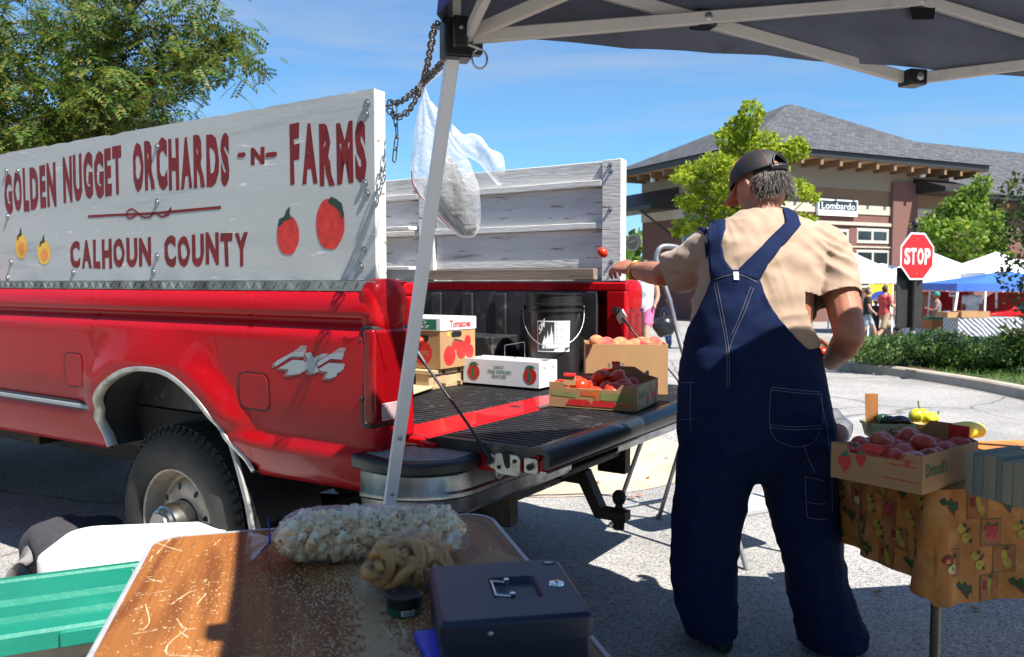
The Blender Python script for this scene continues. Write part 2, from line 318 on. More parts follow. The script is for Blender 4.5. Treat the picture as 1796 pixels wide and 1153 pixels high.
# island on the right with hedge, grass and stop sign
fr_px = [(1438,633),(1462,645),(1500,652),(1560,660),(1640,672),(1720,686),(1800,703),(1900,728),(2080,780)]
ol2 = [tuple(ong(a, b).xy) for a, b in fr_px]
last = ol2[-1]; ol2 += [(last[0]+4.5, last[1]+.2), (last[0]+7.5, last[1]+5), (12.2, 14.8), (9.5, 15.9), (7.4, 16.0), (6.0, 15.6), (5.2, 14.4), (4.85, 13.4)]
sm = smoothpath([Vector((x, y, 0)) for x, y in ol2+ol2[:1]], 4)[:-1]; ol2 = [(v.x, v.y) for v in sm]
o, top = island_strip('verge_kerb', ol2, pan=.05); tg = top.build('verge_ground', m_soil, kind='structure')
# ------------------------------------------------------------------ the red pickup truck (local x backwards, y towards the far side)
T0 = Vector((-.35, 2.416, 0)); TA = math.atan2(-.547, .837)
TEX = Vector((cos(TA), sin(TA), 0)); TEY = Vector((-sin(TA), cos(TA), 0))
def onside(px, py, y=0):
    r = ray(px, py); o = EYE-T0; t = (y-o.dot(TEY))/r.dot(TEY); P = o+r*t; return P.dot(TEX), P.z
truck = thing('pickup_truck', 'red four wheel drive pickup truck with painted wooden side boards and its tailgate down', 'pickup truck', T0, TA)
V3 = Vector
yprof = [(1.30,.13),(1.293,.075),(1.28,.045),(1.262,.022),(1.235,.008),(1.21,.003),(1.195,.004),(1.188,.012),(1.182,.030),(1.172,.033),(1.165,.029),(1.145,.010),(1.13,.0),(1.118,-.003),(1.10,-.003),(1.0,-.002),(.90,.002),(.83,.010),(.79,.018),(.775,.016),(.755,.006),(.742,.004),(.70,.012),(.66,.026),(.62,.05),(.58,.08)]
def ybody(z):
    for (a, ya), (b, yb) in zip(yprof, yprof[1:]):
        if a >= z >= b: return ya+(yb-ya)*(a-z)/(a-b)
    return yprof[0][1] if z > 1.3 else yprof[-1][1]
arch = smoothpath([V3((x, 0, z)) for x, z in ((-1.56,.628),(-1.600,.70),(-1.608,.76),(-1.575,.84),(-1.486,.905),(-1.36,.955),(-1.21,.972),(-1.07,.958),(-.939,.896),(-.85,.82),(-.783,.746),(-.72,.69),(-.67,.64))], 5)
apts = [(p.x, p.z) for p in arch[10:]]
def flare(x, z):
    if z > 1.12: return 0
    d = min((math.hypot(x-a, z-b) for a, b in apts)); t = max(0, min(1, (.16-d)/.12)); return -.034*t*t*(3-2*t)*sstep(.70, .84, z)
def bedside(far):
    xs = sorted(set([-2.62+i*.06 for i in range(17)]+[p.x for p in arch[10:]]+[-.64,-.6,-.55,-.5,-.4,-.3,-.22,-.17,-.14,-.125,-.115,-.106,-.099,-.094,-.09]))
    apts = [(p.x, p.z) for p in arch[10:]]
    def za(x):
        for (a, b), (c, d) in zip(apts, apts[1:]):
            if a <= x <= c: return b+(d-b)*(x-a)/(c-a+1e-9)
        return None
    cols = []
    for x in xs:
        z = za(x); bot = .60+.05*max(0, (x+2.6)/2.6)-.01
        zbs = [bot] if z is None else [z]
        if abs(x-apts[0][0]) < 1e-6: zbs = [bot, z]
        if abs(x-apts[-1][0]) < 1e-6: zbs = [z, bot]
        for zb in zbs: cols.append((x, max(zb, bot)))
    P = []
    zk = [q[0] for q in yprof if q[0] > .99]
    for x, zb in cols:
        col = []
        zs = zk+[.985-(.985-zb)*k/22 for k in range(23)]
        tail = min(1, max(0, x+.125)/.035); ro = .032*(1-math.sqrt(max(0, 1-tail*tail)))
        for z in zs:
            y = ybody(z)
            if z < 1.12:                       # flare round the wheel arch
                d = min((math.hypot(x-a, z-b) for a, b in apts))
                if z < .80 and x < -1.55: d = min(d, 9)
                b = sstep(.17, .03, d) if False else 0
                t = max(0, min(1, (.16-d)/.12)); y -= .034*t*t*(3-2*t)*sstep(.70, .84, z)
            y += ro
            yy = y if not far else 2.0-y
            col.append((x, yy, z))
        P.append(col)
    mb = MB(); mb.grid(P); return mb
bs = bedside(0).build('bed_side', m_red, truck, 50); s_ = bs.modifiers.new('solid', 'SOLIDIFY'); s_.thickness = .006; s_.offset = 0
fs_ = bedside(1).build('bed_side', m_red, truck, 50)
for sgn, par in ((0, bs), (1, fs_)):
    Y = (lambda y: y) if not sgn else (lambda y: 2.0-y)
    mb = MB(); a, b = sorted((Y(.04), Y(.17))); mb.box(-.21, -.096, a, b, .62, 1.262); mb.build('rear_pillar', m_red, truck, bevel=.02, seg=3)
    mb = MB(); c = V3((-.122, Y(.087), 1.224))
    f = lambda v: c+V3(tuple(math.copysign(abs(q)**.62, q)*s for q, s in zip(v, (.044, .083, .088))))
    mb.ball((0,0,0), 1, 28, 18, f); mb.build('rail_end', m_red, truck, 180)
    # chequer plate cap on the rail
    a, b = sorted((Y(.028), Y(.19))); mb = MB(); mb.box(-2.6, -.10, a, b, 1.300, 1.304)
    ya = Y(.026); mb.box(-2.6, -.10, min(ya, Y(.029)), max(ya, Y(.029)), 1.272, 1.3035); yb = Y(.19); mb.box(-2.6, -.10, min(yb, Y(.193)), max(yb, Y(.193)), 1.272, 1.3035)
    mp_ = mb.build('rail_cap', m_alu, truck)
    mb = MB()
    for i in range(92):
        x = -2.585+i*.027
        for yy, dy in ((ya, -1 if not sgn else 1), (yb, 1 if not sgn else -1)):
            sl = .008 if i % 2 else -.008
            mb.obox((x, yy+dy*.0012, 1.288), (.0035, 0, 0), (0, .0016, 0), (sl, 0, .010))
        for j in range(4):
            yy = (ya*(4.5-j)+yb*(j+.5))/5; mb.obox((x, yy, 1.3045), (.006, .004*(1 if (i+j) % 2 else -1), 0), (-.002, .003, 0), (0, 0, .0012))
    mb.build('tread_bars', m_alu, mp_, kind='stuff')
    # wheel arch trim
    mb = MB(); pr = [(p.x, Y(min(ybody(max(p.z, .6))-.034*sstep(.70,.84,p.z), .02)), p.z) for p in arch]
    cn = V3((-1.13, 0, .60)); rows = []
    for i, q in enumerate(pr):
        q = V3(q); a = V3(pr[max(0, i-1)]); b = V3(pr[min(len(pr)-1, i+1)]); d = (b-a).normalized(); nn = V3((d.z, 0, -d.x))
        if nn.dot(q-cn) < 0: nn = -nn
        yo = V3((0, -1 if not sgn else 1, 0)); rows.append([q+yo*.003+nn*.010, q+yo*.009+nn*.007, q+yo*.011-nn*.003, q+yo*.006-nn*.009, q-yo*.028-nn*.010, q-yo*.028-nn*.006, q-yo*.002-nn*.004])
    mb.skin(rows); mb.build('wheel_arch_trim', mat('dull arch trim', (.50,.49,.44), .42, .75, var=.2, scale=14, dirt=(.2,.17,.12), dscale=8) if not sgn else bpy.data.materials['dull arch trim'], truck, 60)
    # wheel well liner, dark
    mb = MB(); rows = []
    for p in arch: rows.append([(p.x, Y(.02), p.z), (p.x, Y(.40), p.z+.01)])
    mb.grid(rows); mb.build('wheel_well', m_chass, truck, 60)
# bed tub
mb = MB(); mb.box(-2.5, -.05, .17, 1.83, .60, .775); mb.build('bed_floor', m_chass, truck)
mb = MB(); mb.box(-.235, -.045, .18, 1.82, .770, .797); mb.box(-.10, -.04, .18, 1.82, .70, .796); mb.build('bed_sill', m_red, truck, bevel=.008)
def ribbed(x0, x1, y0, y1, z, h, pitch, ends=.02):
    ys = [y0]; n = int((y1-y0)/pitch); P = []; st = [(0, 0), (.28, 0), (.36, h), (.64, h), (.72, 0)]
    prof = [(y0, -.02), (y0, h)]+[(y0+.012, h)]
    o = y0+(y1-y0-n*pitch)/2
    for i in range(n):
        for a, b in st: prof.append((o+(i+a)*pitch, b))
    prof += [(y1-.012, h), (y1, h), (y1, -.02)]
    for x, k in ((x0, 0), (x0+ends, 1), (x1-ends, 1), (x1-.004, 0), (x1, -1)):
        P.append([(x, y, z+(b*max(k, 0) if k >= 0 else -.02)+(0)) for y, b in prof])
    mb = MB(); mb.grid(P); return mb
ribbed(-2.48, -.225, .19, 1.81, .783, .012, .036).build('floor_liner', m_liner, truck, 30)
mb = MB()
mb.box(-2.5, -.12, .172, .20, .78, 1.27); mb.box(-2.5, -.25, 1.80, 1.828, .78, 1.255); mb.box(-2.52, -2.49, .18, 1.82, .78, 1.28)
for i in range(10): mb.box(-2.4+i*.22, -2.4+i*.22+.07, 1.785, 1.80, .80, 1.24)
for yy in ((.20, .42), (1.56, 1.80)): mb.box(-1.52, -.72, yy[0], yy[1], .785, 1.02)
mb.build('side_liner', m_liner, truck, bevel=.02, seg=3)
mb = MB(); mb.box(-2.55, -.09, 1.80, 1.85, 1.255, 1.299); mb.box(-2.55, -.09, .15, .20, 1.255, 1.299); mb.build('inner_rail', m_red, truck, bevel=.008)
# far pillar details: striker, hook, cable bracket
fpz = MB(); fpz.box(-.20, -.092, 1.80, 1.86, .80, 1.26); fpz.build('inner_pillar', m_red, truck, bevel=.01); fpz = MB(); fpz.box(-.20, -.092, .15, .20, .80, 1.26); fpz.build('inner_pillar', m_red, truck, bevel=.01)
mb = MB(); mb.lathe([(.0,0),(.018,0),(.018,.01),(.009,.012),(.009,.03),(.016,.032),(.016,.04),(0,.04)], 12, (-.135, 1.798, 1.16), Matrix.Rotation(PI/2, 3, 'X')); mb.build('striker_bolt', m_black, truck)
# tail lamps
m_gasket = mat('black rubber seal', (.006,.006,.006), .6, var=.1)
for far in (0, 1):
    Y = (lambda y: y) if not far else (lambda y: 2-y)
    a, b = sorted((Y(-.007), Y(.165))); mb = MB(); mb.box(-.130, -.082, a, b, .858, 1.158); tl = mb.build('tail_lamp', m_tail, truck, bevel=.014, seg=3)
    mb = MB(); a, b = sorted((Y(-.003), Y(.17))); mb.box(-.142, -.087, a, b, .848, 1.166); mb.build('lamp_seal', m_gasket, tl, bevel=.012, seg=3)
    mb = MB(); a, b = sorted((Y(.03), Y(.150))); mb.box(-.084, -.0795, a, b, .870, .925)
    for k in range(9): mb.box(-.0798, -.077, min(Y(.034+k*.0125), Y(.040+k*.0125)), max(Y(.034+k*.0125), Y(.040+k*.0125)), .872, .923)
    mb.build('reversing_lens', m_clear, tl, bevel=.003)
    mb = MB()
    for z in (.94, 1.12): mb.ball((-.136, Y(-.004), z), (.008, .004, .008), 8, 6)
    mb.build('lamp_screws', m_black, tl, kind='stuff')
# fuel doors
for x0, x1, z0, z1 in ((-1.845,-1.705,.858,1.006), (-.715,-.558,.860,.992)):
    mb = MB(); yy = lambda a, b, h=0: V3((a, ybody(b)+flare(a, b)-.0034-h, b))
    R1 = rrect(x0, x1, z0, z1, .03); R2 = rrect(x0+.006, x1-.006, z0+.006, z1-.006, .026); n = len(R1)
    mb.add([yy(a, b, .0015) for a, b in R1]+[yy(a, b, .0015) for a, b in R2], [(i, (i+1) % n, n+(i+1) % n, n+i) for i in range(n)])
    d = MB(); d.prism(R2, .0005, .003, yy); q = d.build('fuel_door', m_red, truck, bevel=.001); mb.build('door_gap', m_gasket, q)
# side moulding strip
mb = MB(); mb.box(-2.62, -1.655, ybody(.785)-.020, ybody(.785)-.001, .765, .802); q = mb.build('side_moulding', m_black, truck, bevel=.006)
mb = MB(); mb.box(-2.62, -1.662, ybody(.785)-.024, ybody(.785)-.020, .775, .792); mb.build('moulding_insert', m_silver, q, bevel=.002)
# decal: 4x4
def dec(pts): return [onside(460+a/6.069, 590+b/6.069, -.004) for a, b in pts]
fr_side = lambda a, b, h=0: V3((a, ybody(b)-.0036-h, b))
D1 = [[(132,300),(160,262),(340,165),(470,162),(440,218),(320,212),(150,322)], [(345,160),(362,148),(478,148),(473,160)], [(372,142),(384,132),(480,134),(478,143)], [(393,126),(403,117),(481,120),(480,129)], [(410,111),(416,101),(486,104),(482,113)],
      [(182,340),(330,250),(450,258),(462,282),(478,268),(496,262),(462,178),(530,172),(556,232),(640,184),(712,186),(574,280),(612,372),(560,396),(510,396),(492,350),(400,402),(345,402),(345,412),(265,412),(288,352)],
      [(578,284),(715,198),(745,182),(880,180),(858,248),(735,240),(602,322)], [(752,176),(770,166),(884,168),(882,177)], [(778,160),(792,150),(890,152),(886,162)], [(800,145),(812,136),(896,138),(892,147)], [(820,131),(826,124),(902,126),(898,134)],
      [(606,348),(716,282),(890,292),(866,362),(842,364),(842,384),(810,386),(806,400),(792,430),(762,434),(750,450),(670,446),(706,378),(640,370)]]
m_grey = mat('grey decal shadow', (.20,.10,.10), .4, var=.1)
mb = MB(); 
for pl in D1: mb.flat(dec(pl), fr_side, .0012)
mb2 = MB()
for pl in (D1[5], D1[11], D1[0]): mb2.flat(dec([(a-32, b+18) for a, b in pl]), fr_side, .0005)
q = mb.build('four_by_four_decal', m_silver, truck, 0, kind='stuff'); mb2.build('decal_shadow', m_grey, q, 0)
# wheel
def make_wheel(y, sgn, x):
    rot = Matrix.Rotation(-PI/2*sgn, 3, 'X') @ Matrix.Identity(3)          # lathe axis -> -y for the near side
    M = Matrix(((1,0,0),(0,0,-1),(0,1,0))) if sgn < 0 else Matrix(((1,0,0),(0,0,1),(0,1,0)))
    if sgn < 0: M = Matrix(((1,0,0),(0,0,-1),(0,1,0)))
    whl = MB(); whl.lathe([(.225,-.10),(.27,-.12),(.34,-.115),(.375,-.085),(.39,-.05),(.392,0),(.39,.05),(.375,.085),(.345,.112),(.30,.122),(.26,.118),(.228,.104),(.215,.09),(.215,-.09),(.225,-.10)], 56, (x, y, .40), M)
    o = whl.build('wheel', m_rubber, truck, 35)
    mb = MB()
    for k in range(60):
        a = 2*PI*k/60
        for zz, ww in ((-.055, .03), (.0, .02), (.055, .03)):
            aa = a+(.05 if zz == 0 else 0); c = M @ V3((.392*cos(aa), .392*sin(aa), zz))+V3((x, y, .40)); tn = M @ V3((-sin(aa), cos(aa), 0)); rd = M @ V3((cos(aa), sin(aa), 0)); ax = M @ V3((0,0,1))
            mb.obox(c, tn*.013, ax*ww*.8+tn*.006, rd*.0032)
        c = M @ V3((.375*cos(a), .375*sin(a), .088))+V3((x, y, .40)); mb.obox(c, (M @ V3((-sin(a), cos(a), 0)))*.012, (M @ V3((cos(a)*.7, sin(a)*.7, .7)))*.005, (M @ V3((cos(a)*.7, sin(a)*.7, -.7)))*.014)
    mb.build('tyre_tread', m_rubber, o, 0, kind='stuff')
    mb = MB(); mb.lathe([(.222,.075),(.226,.098),(.220,.106),(.212,.102),(.205,.085),(.195,.05),(.185,.03),(.172,.028),(.160,.045),(.150,.058),(.128,.064),(.09,.062),(.09,.03),(.0,.03)], 48, (x, y, .40), M); rm = mb.build('rim', m_rim, o, 40)
    mb = MB()
    for k in range(8):
        a = 2*PI*k/8+.2; c = M @ V3((.141*cos(a), .141*sin(a), .0612))+V3((x, y, .40)); tn = M @ V3((-sin(a), cos(a), 0)); rd = M @ V3((cos(a), sin(a), 0)); ax = M @ V3((0,0,1))
        mb.flat(circ(0, 0, .017, .011, 12), lambda p, q, h: c+tn*q+rd*p*.9+ax*(.0014+.0035*(-p/.017)*.9))
    mb.build('rim_holes', m_gasket, rm, kind='stuff')
    mb = MB(); mb.lathe([(.086,.05),(.084,.13),(.080,.15),(.072,.156),(.070,.170),(.058,.176),(.056,.182),(.040,.184),(0,.184)], 36, (x, y, .40), M); mb.build('hub_cap', mat('worn chrome hub', (.45,.44,.42), .25, 1, var=.25, scale=12, dirt=(.3,.28,.24), dscale=6) if 'worn chrome hub' not in bpy.data.materials else bpy.data.materials['worn chrome hub'], o, 40)
    o.scale = (.95, .95, .95); o.location = (x*.05, y*.05, .40*.05-.027)
for wx in (-1.155, -4.5):
    make_wheel(.135, -1, wx); make_wheel(1.865, 1, wx)
# mud flaps
for far in (0, 1):
    Y = (lambda y: y) if not far else (lambda y: 2-y)
    pth = [V3((-.845, 0, .86)), V3((-.80, 0, .76)), V3((-.745, 0, .64)), V3((-.70, 0, .52)), V3((-.672, 0, .40)), V3((-.665, 0, .28)), V3((-.66, 0, .20))]
    mb = MB(); rows = [[p+V3((0, Y(.012), 0)), p+V3((0, Y(.34), 0)), p+V3((.008, Y(.34), 0)), p+V3((.008, Y(.012), 0))] for p in pth]; mb.skin(rows); fl = mb.build('mud_flap', m_black, truck, 50)
    mb = MB(); rows = [[p+V3((.011, Y(.018), 0)), p+V3((.011, Y(.006), 0)), p+V3((-.008, Y(.006), 0)), p+V3((-.008, Y(.018), 0))] for p in pth]; mb.skin(rows); mb.build('flap_edge', mat('worn grey rubber edge', (.30,.29,.28), .7, var=.25, scale=20) if 'worn grey rubber edge' not in bpy.data.materials else bpy.data.materials['worn grey rubber edge'], fl)
    if not far:
        c = V3((-.652, .165, .405)); f = frame(c, (0, 1, 0), (.05, 0, 1), (1, 0, -.05)); mb = MB(); mb.prism(circ(0, 0, .082, .036, 28), 0, .003, f); q = mb.build('flap_badge', m_silver, fl)
        mb = MB(); put_text(mb, 'Ford', lambda a, b, h: f(a+b*.25, b, h), -.05, .042, -.02, .02, .0042, .012); mb.build('badge_lettering', m_black, q)
# tailgate
m_tgunder = m_red
mb = MB(); mb.prism([(-.045,.708),(.0,.700),(.20,.722),(.30,.728),(.395,.735),(.415,.75),(.415,.793),(-.045,.793)], .185, 1.815, lambda a, b, h: V3((a, h, b))); tg_ = mb.build('tailgate', m_red, truck, bevel=.006)
ribbed(-.03, .40, .178, 1.822, .796, .014, .034, .05).build('tailgate_liner', m_liner, tg_, 30)
mb = MB(); rows = []
for y in (.172, .20, .6, 1.0, 1.4, 1.80, 1.828): rows.append([(.345, y, .800), (.365, y, .812), (.40, y, .816), (.427, y, .808), (.437, y, .790), (.434, y, .765), (.425, y, .752), (.417, y, .756), (.417, y, .796)])
mb.skin(rows); mb.build('liner_lip', mat('smooth black liner', (.016,.017,.02), .3, var=.2, scale=10), tg_, 50)
mb = MB(); mb.box(.20, .418, .185, 1.815, .738, .744); mb.build('tailgate_seam', m_alu, tg_)
# latch plate on the tailgate edge
m_zinc = mat('worn zinc plate', (.50,.49,.44), .4, .8, var=.2, scale=30, dirt=(.2,.17,.12), dscale=25)
mb = MB(); f = frame((.0, .184, .0), (1,0,0), (0,0,1), (0,-1,0))
mb.prism(rrect(.245, .335, .722, .786, .014), .002, .016, f); mb.prism([(.215,.742),(.225,.735),(.25,.728),(.25,.772),(.212,.782)], .001, .008, f); mb.prism(rrect(.345, .392, .735, .782, .008), .001, .009, f); lt = mb.build('tailgate_latch', m_zinc, tg_, bevel=.002)
mb = MB(); mb.prism([(.272,.79),(.300,.79),(.300,.748),(.292,.742),(.284,.750)], .0165, .0185, f)
for a, b, r_ in ((.227,.757,.010), (.262,.744,.006), (.318,.768,.006), (.370,.757,.010)): mb.prism(circ(a, b, r_, n=14), .0155, .020, f)
mb.build('latch_bolts', m_chass, lt, kind='stuff')
# support cables
def cable(pts, par): 
    mb = MB(); mb.tube(smoothpath(pts, 5), .0045, 8); o = mb.build('tailgate_cable', m_black, par, 180)
    mb = MB(); a, b = V3(pts[-2]), V3(pts[-1]); d = (b-a).normalized(); mb.tube([b-d*.075, b-d*.02, b], [.007, .011, .008], 8); mb.tube([V3(pts[0])+(V3(pts[1])-V3(pts[0])).normalized()*.06, V3(pts[0])], [.006, .010], 8); mb.build('cable_end', m_black, o, kind='stuff'); return o
cable([(-.075, .180, 1.085), (.02, .178, .985), (.13, .178, .87), (.225, .176, .762)], truck)
cable([(-.10, 1.785, 1.125), (-.01, 1.79, 1.02), (.12, 1.80, .90), (.225, 1.822, .77)], truck)
mb = MB(); mb.obox((-.11, 1.79, 1.13), (.018, 0, .02), (0, .006, 0), (-.012, 0, .02)); mb.build('cable_bracket', m_zinc, truck, bevel=.003)
mb = MB(); mb.box(-.05, .02, .16, .188, .735, .79); mb.tube([(-.03,.15,.765), (-.03,.20,.765)], .02, 12); mb.build('tailgate_hinge', m_red, truck, bevel=.005)
# rear bumper
def bumper_face(y0, y1, wrap):
    prof = [(.02,.742),(.150,.742),(.165,.735),(.170,.720),(.170,.672),(.176,.664),(.176,.652),(.166,.644),(.160,.600),(.145,.585),(.02,.585)]
    st = []
    if wrap < 0:
        for k in range(7):
            a = PI/2*k/6; st.append((lambda x, a=a: ((x+.0)*sin(a)-(.14)*(1-sin(a)), y0+.10-(.13+x*.35)*cos(a))))
        rows = []
        for k in range(7):
            a = PI/2*k/6; rows.append([((-.10+(x+.10)*sin(a)), y0+.16-(.05+.75*x)*cos(a)*1.0-.03*cos(a), z) for x, z in prof])
        rows.append([(x, y1, z) for x, z in prof])
    else:
        rows = [[(x, y0, z) for x, z in prof]]
        for k in range(7):
            a = PI/2*(1-k/6); rows.append([((-.10+(x+.10)*sin(a)), y1-.16+(.05+.75*x)*cos(a)+.03*cos(a), z) for x, z in prof])
    mb = MB(); mb.skin(rows); return mb
bp_ = bumper_face(.0, .80, -1).build('rear_bumper', m_alu, truck, 35)
bumper_face(1.20, 2.0, 1).build('bumper_right_half', m_alu, bp_, 35)
mb = MB(); mb.box(.0, .12, .79, 1.21, .66, .742); mb.box(.02, .155, .80, 1.20, .585, .600); mb.build('bumper_step', m_chass, bp_, bevel=.006)
mb = MB(); mb.box(.128, .133, .815, 1.13, .665, .74); q = mb.build('plate_bracket', m_alu, bp_, bevel=.003)
mb = MB(); f = frame((.1335, .84, .70), (0,1,0), (0,0,1), (1,0,0)); put_text(mb, 'SHOW ME STATE', f, .03, .21, 0, .014, .0008); 
mb = MB()
for y in (.84, 1.10):
    for z in (.68, .726): mb.ball((.134, y, z), .005, 8, 6)
for y, z in ((.30, .69), (1.70, .69)): mb.lathe([(.022,0),(.022,.004),(.013,.006),(.012,.014),(0,.016)], 14, (.171, y, z), Matrix.Rotation(PI/2, 3, 'Y'))
mb.build('bumper_bolts', m_steel, bp_, kind='stuff')
for wrap in (-1, 1):
    P = []
    base = [(-.16,-.03),(-.05,-.06),(.05,-.06),(.13,-.02),(.185,.06),(.188,.16),(.17,.26),(.12,.30),(.04,.30),(-.06,.20),(-.14,.08)]
    pl = smoothpath([V3((a, b, 0)) for a, b in base+base[:1]], 4)[:-1]
    pl = [(v.x, v.y if wrap < 0 else 2.0-v.y) for v in pl]
    mb = MB(); mb.prism(pl, .728, .772, lambda a, b, h: V3((a, b, h))); st_ = mb.build('step_pad', m_black, bp_, bevel=.012, seg=3)
    mb = MB(); pl2 = [((a-.05)*.8+.05, (b-(.12 if wrap < 0 else 1.88))*.8+(.12 if wrap < 0 else 1.88)) for a, b in pl]; mb.prism(pl2, .7715, .774, lambda a, b, h: V3((a, b, h))); mb.build('pad_top', mat('dusty step pad', (.20,.19,.175), .8, var=.3, scale=40) if 'dusty step pad' not in bpy.data.materials else bpy.data.materials['dusty step pad'], st_)
# hitch
mb = MB(); mb.bar([(-.5, .5, .52), (-.05, .5, .52)], .06, .10); mb.box(-.02, .06, .50, 1.50, .525, .575); mb.box(-.10, .13, .78, 1.22, .56, .59); mb.box(-.06, .08, .50, .56, .44, .60); mb.box(-.06, .08, 1.44, 1.50, .44, .60); ht = mb.build('hitch_receiver', m_rust, truck, bevel=.006)
mb = MB(); mb.prism([(-.06,.50),(.10,.50),(.17,.375),(.30,.375),(.30,.415),(.195,.415),(.125,.555),(-.06,.555)], .97, 1.03, lambda a, b, h: V3((a, h, b))); q = mb.build('ball_mount', m_rust, ht, bevel=.005)
mb = MB(); mb.lathe([(0,.34),(.022,.34),(.022,.365),(.026,.365),(.026,.42),(.016,.425),(.014,.437),(.020,.441),(.026,.455),(.027,.466),(.024,.480),(.014,.491),(0,.493)], 20, (.262, 1.0, 0)); mb.build('tow_ball', m_chass, q, 50)
mb = MB(); mb.tube([(-.02, .94, .527), (-.02, 1.06, .527)], .008, 8); c = V3((-.02, .925, .50)); mb.tube([c+V3((0, .02*sin(a), .022*cos(a))) for a in [2*PI*k/14 for k in range(14)]], .002, 6, closed=True); mb.build('hitch_pin', m_steel, q)
# underbody
mb = MB()
mb.box(-6.0, -.06, .50, .58, .50, .62); mb.box(-6.0, -.06, 1.42, 1.50, .50, .62); mb.tube([(-1.10, .20, .40), (-1.10, 1.80, .40)], .05, 12); mb.ball((-1.10, 1.0, .40), (.15, .17, .15), 14, 10)
mb.bar([(-1.75, .54, .47), (-1.45, .54, .40), (-1.1, .54, .36), (-.75, .54, .40), (-.35, .54, .52)], .07, .05); mb.bar([(-1.75, 1.46, .47), (-1.45, 1.46, .40), (-1.1, 1.46, .36), (-.75, 1.46, .40), (-.35, 1.46, .52)], .07, .05)
mb.tube(smoothpath([(-3.0, 1.2, .40), (-1.6, 1.25, .42), (-1.0, 1.55, .60), (-.6, 1.7, .45), (-.25, 1.8, .42)], 5), .035, 10); mb.box(-3.4, -1.9, .60, 1.3, .36, .56); mb.tube([(-1.2, 1.0, .40), (-4.2, 1.0, .45)], .04, 10)
mb.box(-.60, -.12, .62, 1.38, .42, .60); mb.box(-6.2, -3.0, .45, 1.55, .40, .62)
for y in (.30, 1.70): mb.tube([(-1.0, y, .38), (-.85, y, .75)], .03, 8)
mb.build('underbody', m_chass, truck, bevel=.01)
# painted side board, near side
XB0, XB1 = -2.605, -.167
fB = frame((0, .10, 0), (1,0,0), (0,0,1), (0,-1,0))
mb = MB(); top = [(XB0+(XB1-XB0)*i/60, 1.909+.0022*noise.noise((i*.9, 0, 3))+(-.004 if rnd.random() < .12 else 0)) for i in range(61)]
mb.prism([(XB1, 1.306), (XB0, 1.306)]+top, -.014, 0, lambda a, b, h: V3((a, .10-h, b))); sb = mb.build('side_board', m_ply, truck)
mb = MB(); mb.box(-.255, -.1655, .115, .152, 1.306, 1.908); mb.box(-1.45, -1.36, .115, .152, 1.306, 1.905); mb.box(-2.6, -2.51, .115, .152, 1.306, 1.905); mb.box(-2.51, -1.45, .115, .150, 1.81, 1.904); mb.box(-1.36, -.255, .115, .150, 1.81, 1.904); mb.box(-2.51, -1.45, .115, .150, 1.31, 1.38); mb.box(-1.36, -.255, .115, .150, 1.31, 1.38)
mb.build('board_frame', m_wpaint, sb, bevel=.003)
def bolts(pts, fr, par, r=.011):
    mb = MB(); mb.lathe([(r*1.35,0),(r*1.35,.0015),(r*.85,.002),(r*.8,.007),(r*.4,.009),(0,.0092)], 12); me = mb.mesh('bolt', m_steel)
    for a, b in pts: inst('bolt', me, par, fr(a, b, 0), (PI/2, 0, 0))
bpx = [(14,487,0),(20,460,0),(32,300,0),(129,478,0),(270,477,0),(276,450,0),(276,355,0),(276,258,0),(633,468,0),(638,440,0),(640,322,0),(642,201,0),(644,182,0),(644,340,0),(12,300,0),(14,380,0)]
bl = [onside(a, b, .1) for a, b, _ in bpx]; bolts([q for q in bl if q[0] > XB0+.02], fB, sb)
ltr = MB(); jit = lambda a, b: (a+.0025*sin(b*90), b+.002*sin(a*23))
def word(s, px0, px1, topl, botl, off=.058):
    """letters one by one between two lines given in picture points"""
    n = len(s); ws = [text2d(c, off)[2] for c in s]; ws = [max(.34, min(q, .92)) for q in ws]; ws = [q*1.05 if c in 'GOCDNU' else q for q, c in zip(ws, s)]
    gap = .13; tot = sum(ws)+gap*(n-1); xa, xb = onside(px0, (topl[0]+botl[0])/2, .1)[0], onside(px1, (topl[1]+botl[1])/2, .1)[0]
    zt0, zt1 = onside(px0, topl[0], .1)[1], onside(px1, topl[1], .1)[1]; zb0, zb1 = onside(px0, botl[0], .1)[1], onside(px1, botl[1], .1)[1]
    u = 0
    for c, q in zip(s, ws):
        t0 = u/tot; t1 = (u+q)/tot; tm = (t0+t1)/2; u += q+gap
        zt = zt0+(zt1-zt0)*tm+rnd.uniform(-.004, .004); zb = zb0+(zb1-zb0)*tm+rnd.uniform(-.004, .004)
        put_text(ltr, c, fB, xa+(xb-xa)*t0, xa+(xb-xa)*t1, zb, zt, .0006, off, warp=jit)
word('GOLDEN', 8, 98, (305, 283), (378, 361)); word('NUGGET', 111, 214, (274, 256), (357, 342)); word('ORCHARDS', 233, 402, (249, 231), (337, 326)); word('FARMS', 508, 643, (219, 214), (325, 323), .06)
word('N', 440, 464, (262, 256), (290, 289), .06); word('CALHOUN', 123, 265, (422, 414), (471, 468), .055); word('COUNTY', 288, 435, (414, 406), (468, 466), .055)
for a, b, c, d in ((417, 431, 267, 277), (466, 486, 266, 277)):
    x0, z0 = onside(a, d, .1); x1, z1 = onside(b, c, .1); ltr.prism(rrect(x0, x1, z0, z1, .008), .0003, .0012, fB)
bz = lambda pts: [fB(*onside(a, b, .1), .0008) for a, b in pts]
def stroke(pts, wd): 
    q = smoothpath([V3((*onside(a, b, .1), 0)) for a, b in pts], 6); rows = []
    for i, p in enumerate(q):
        d = (q[min(i+1, len(q)-1)]-q[max(i-1, 0)]).normalized(); n_ = V3((-d.y, d.x, 0)); rows.append([fB(*(p+n_*wd).xy, .001), fB(*(p-n_*wd).xy, .001)])
    ltr.grid(rows)
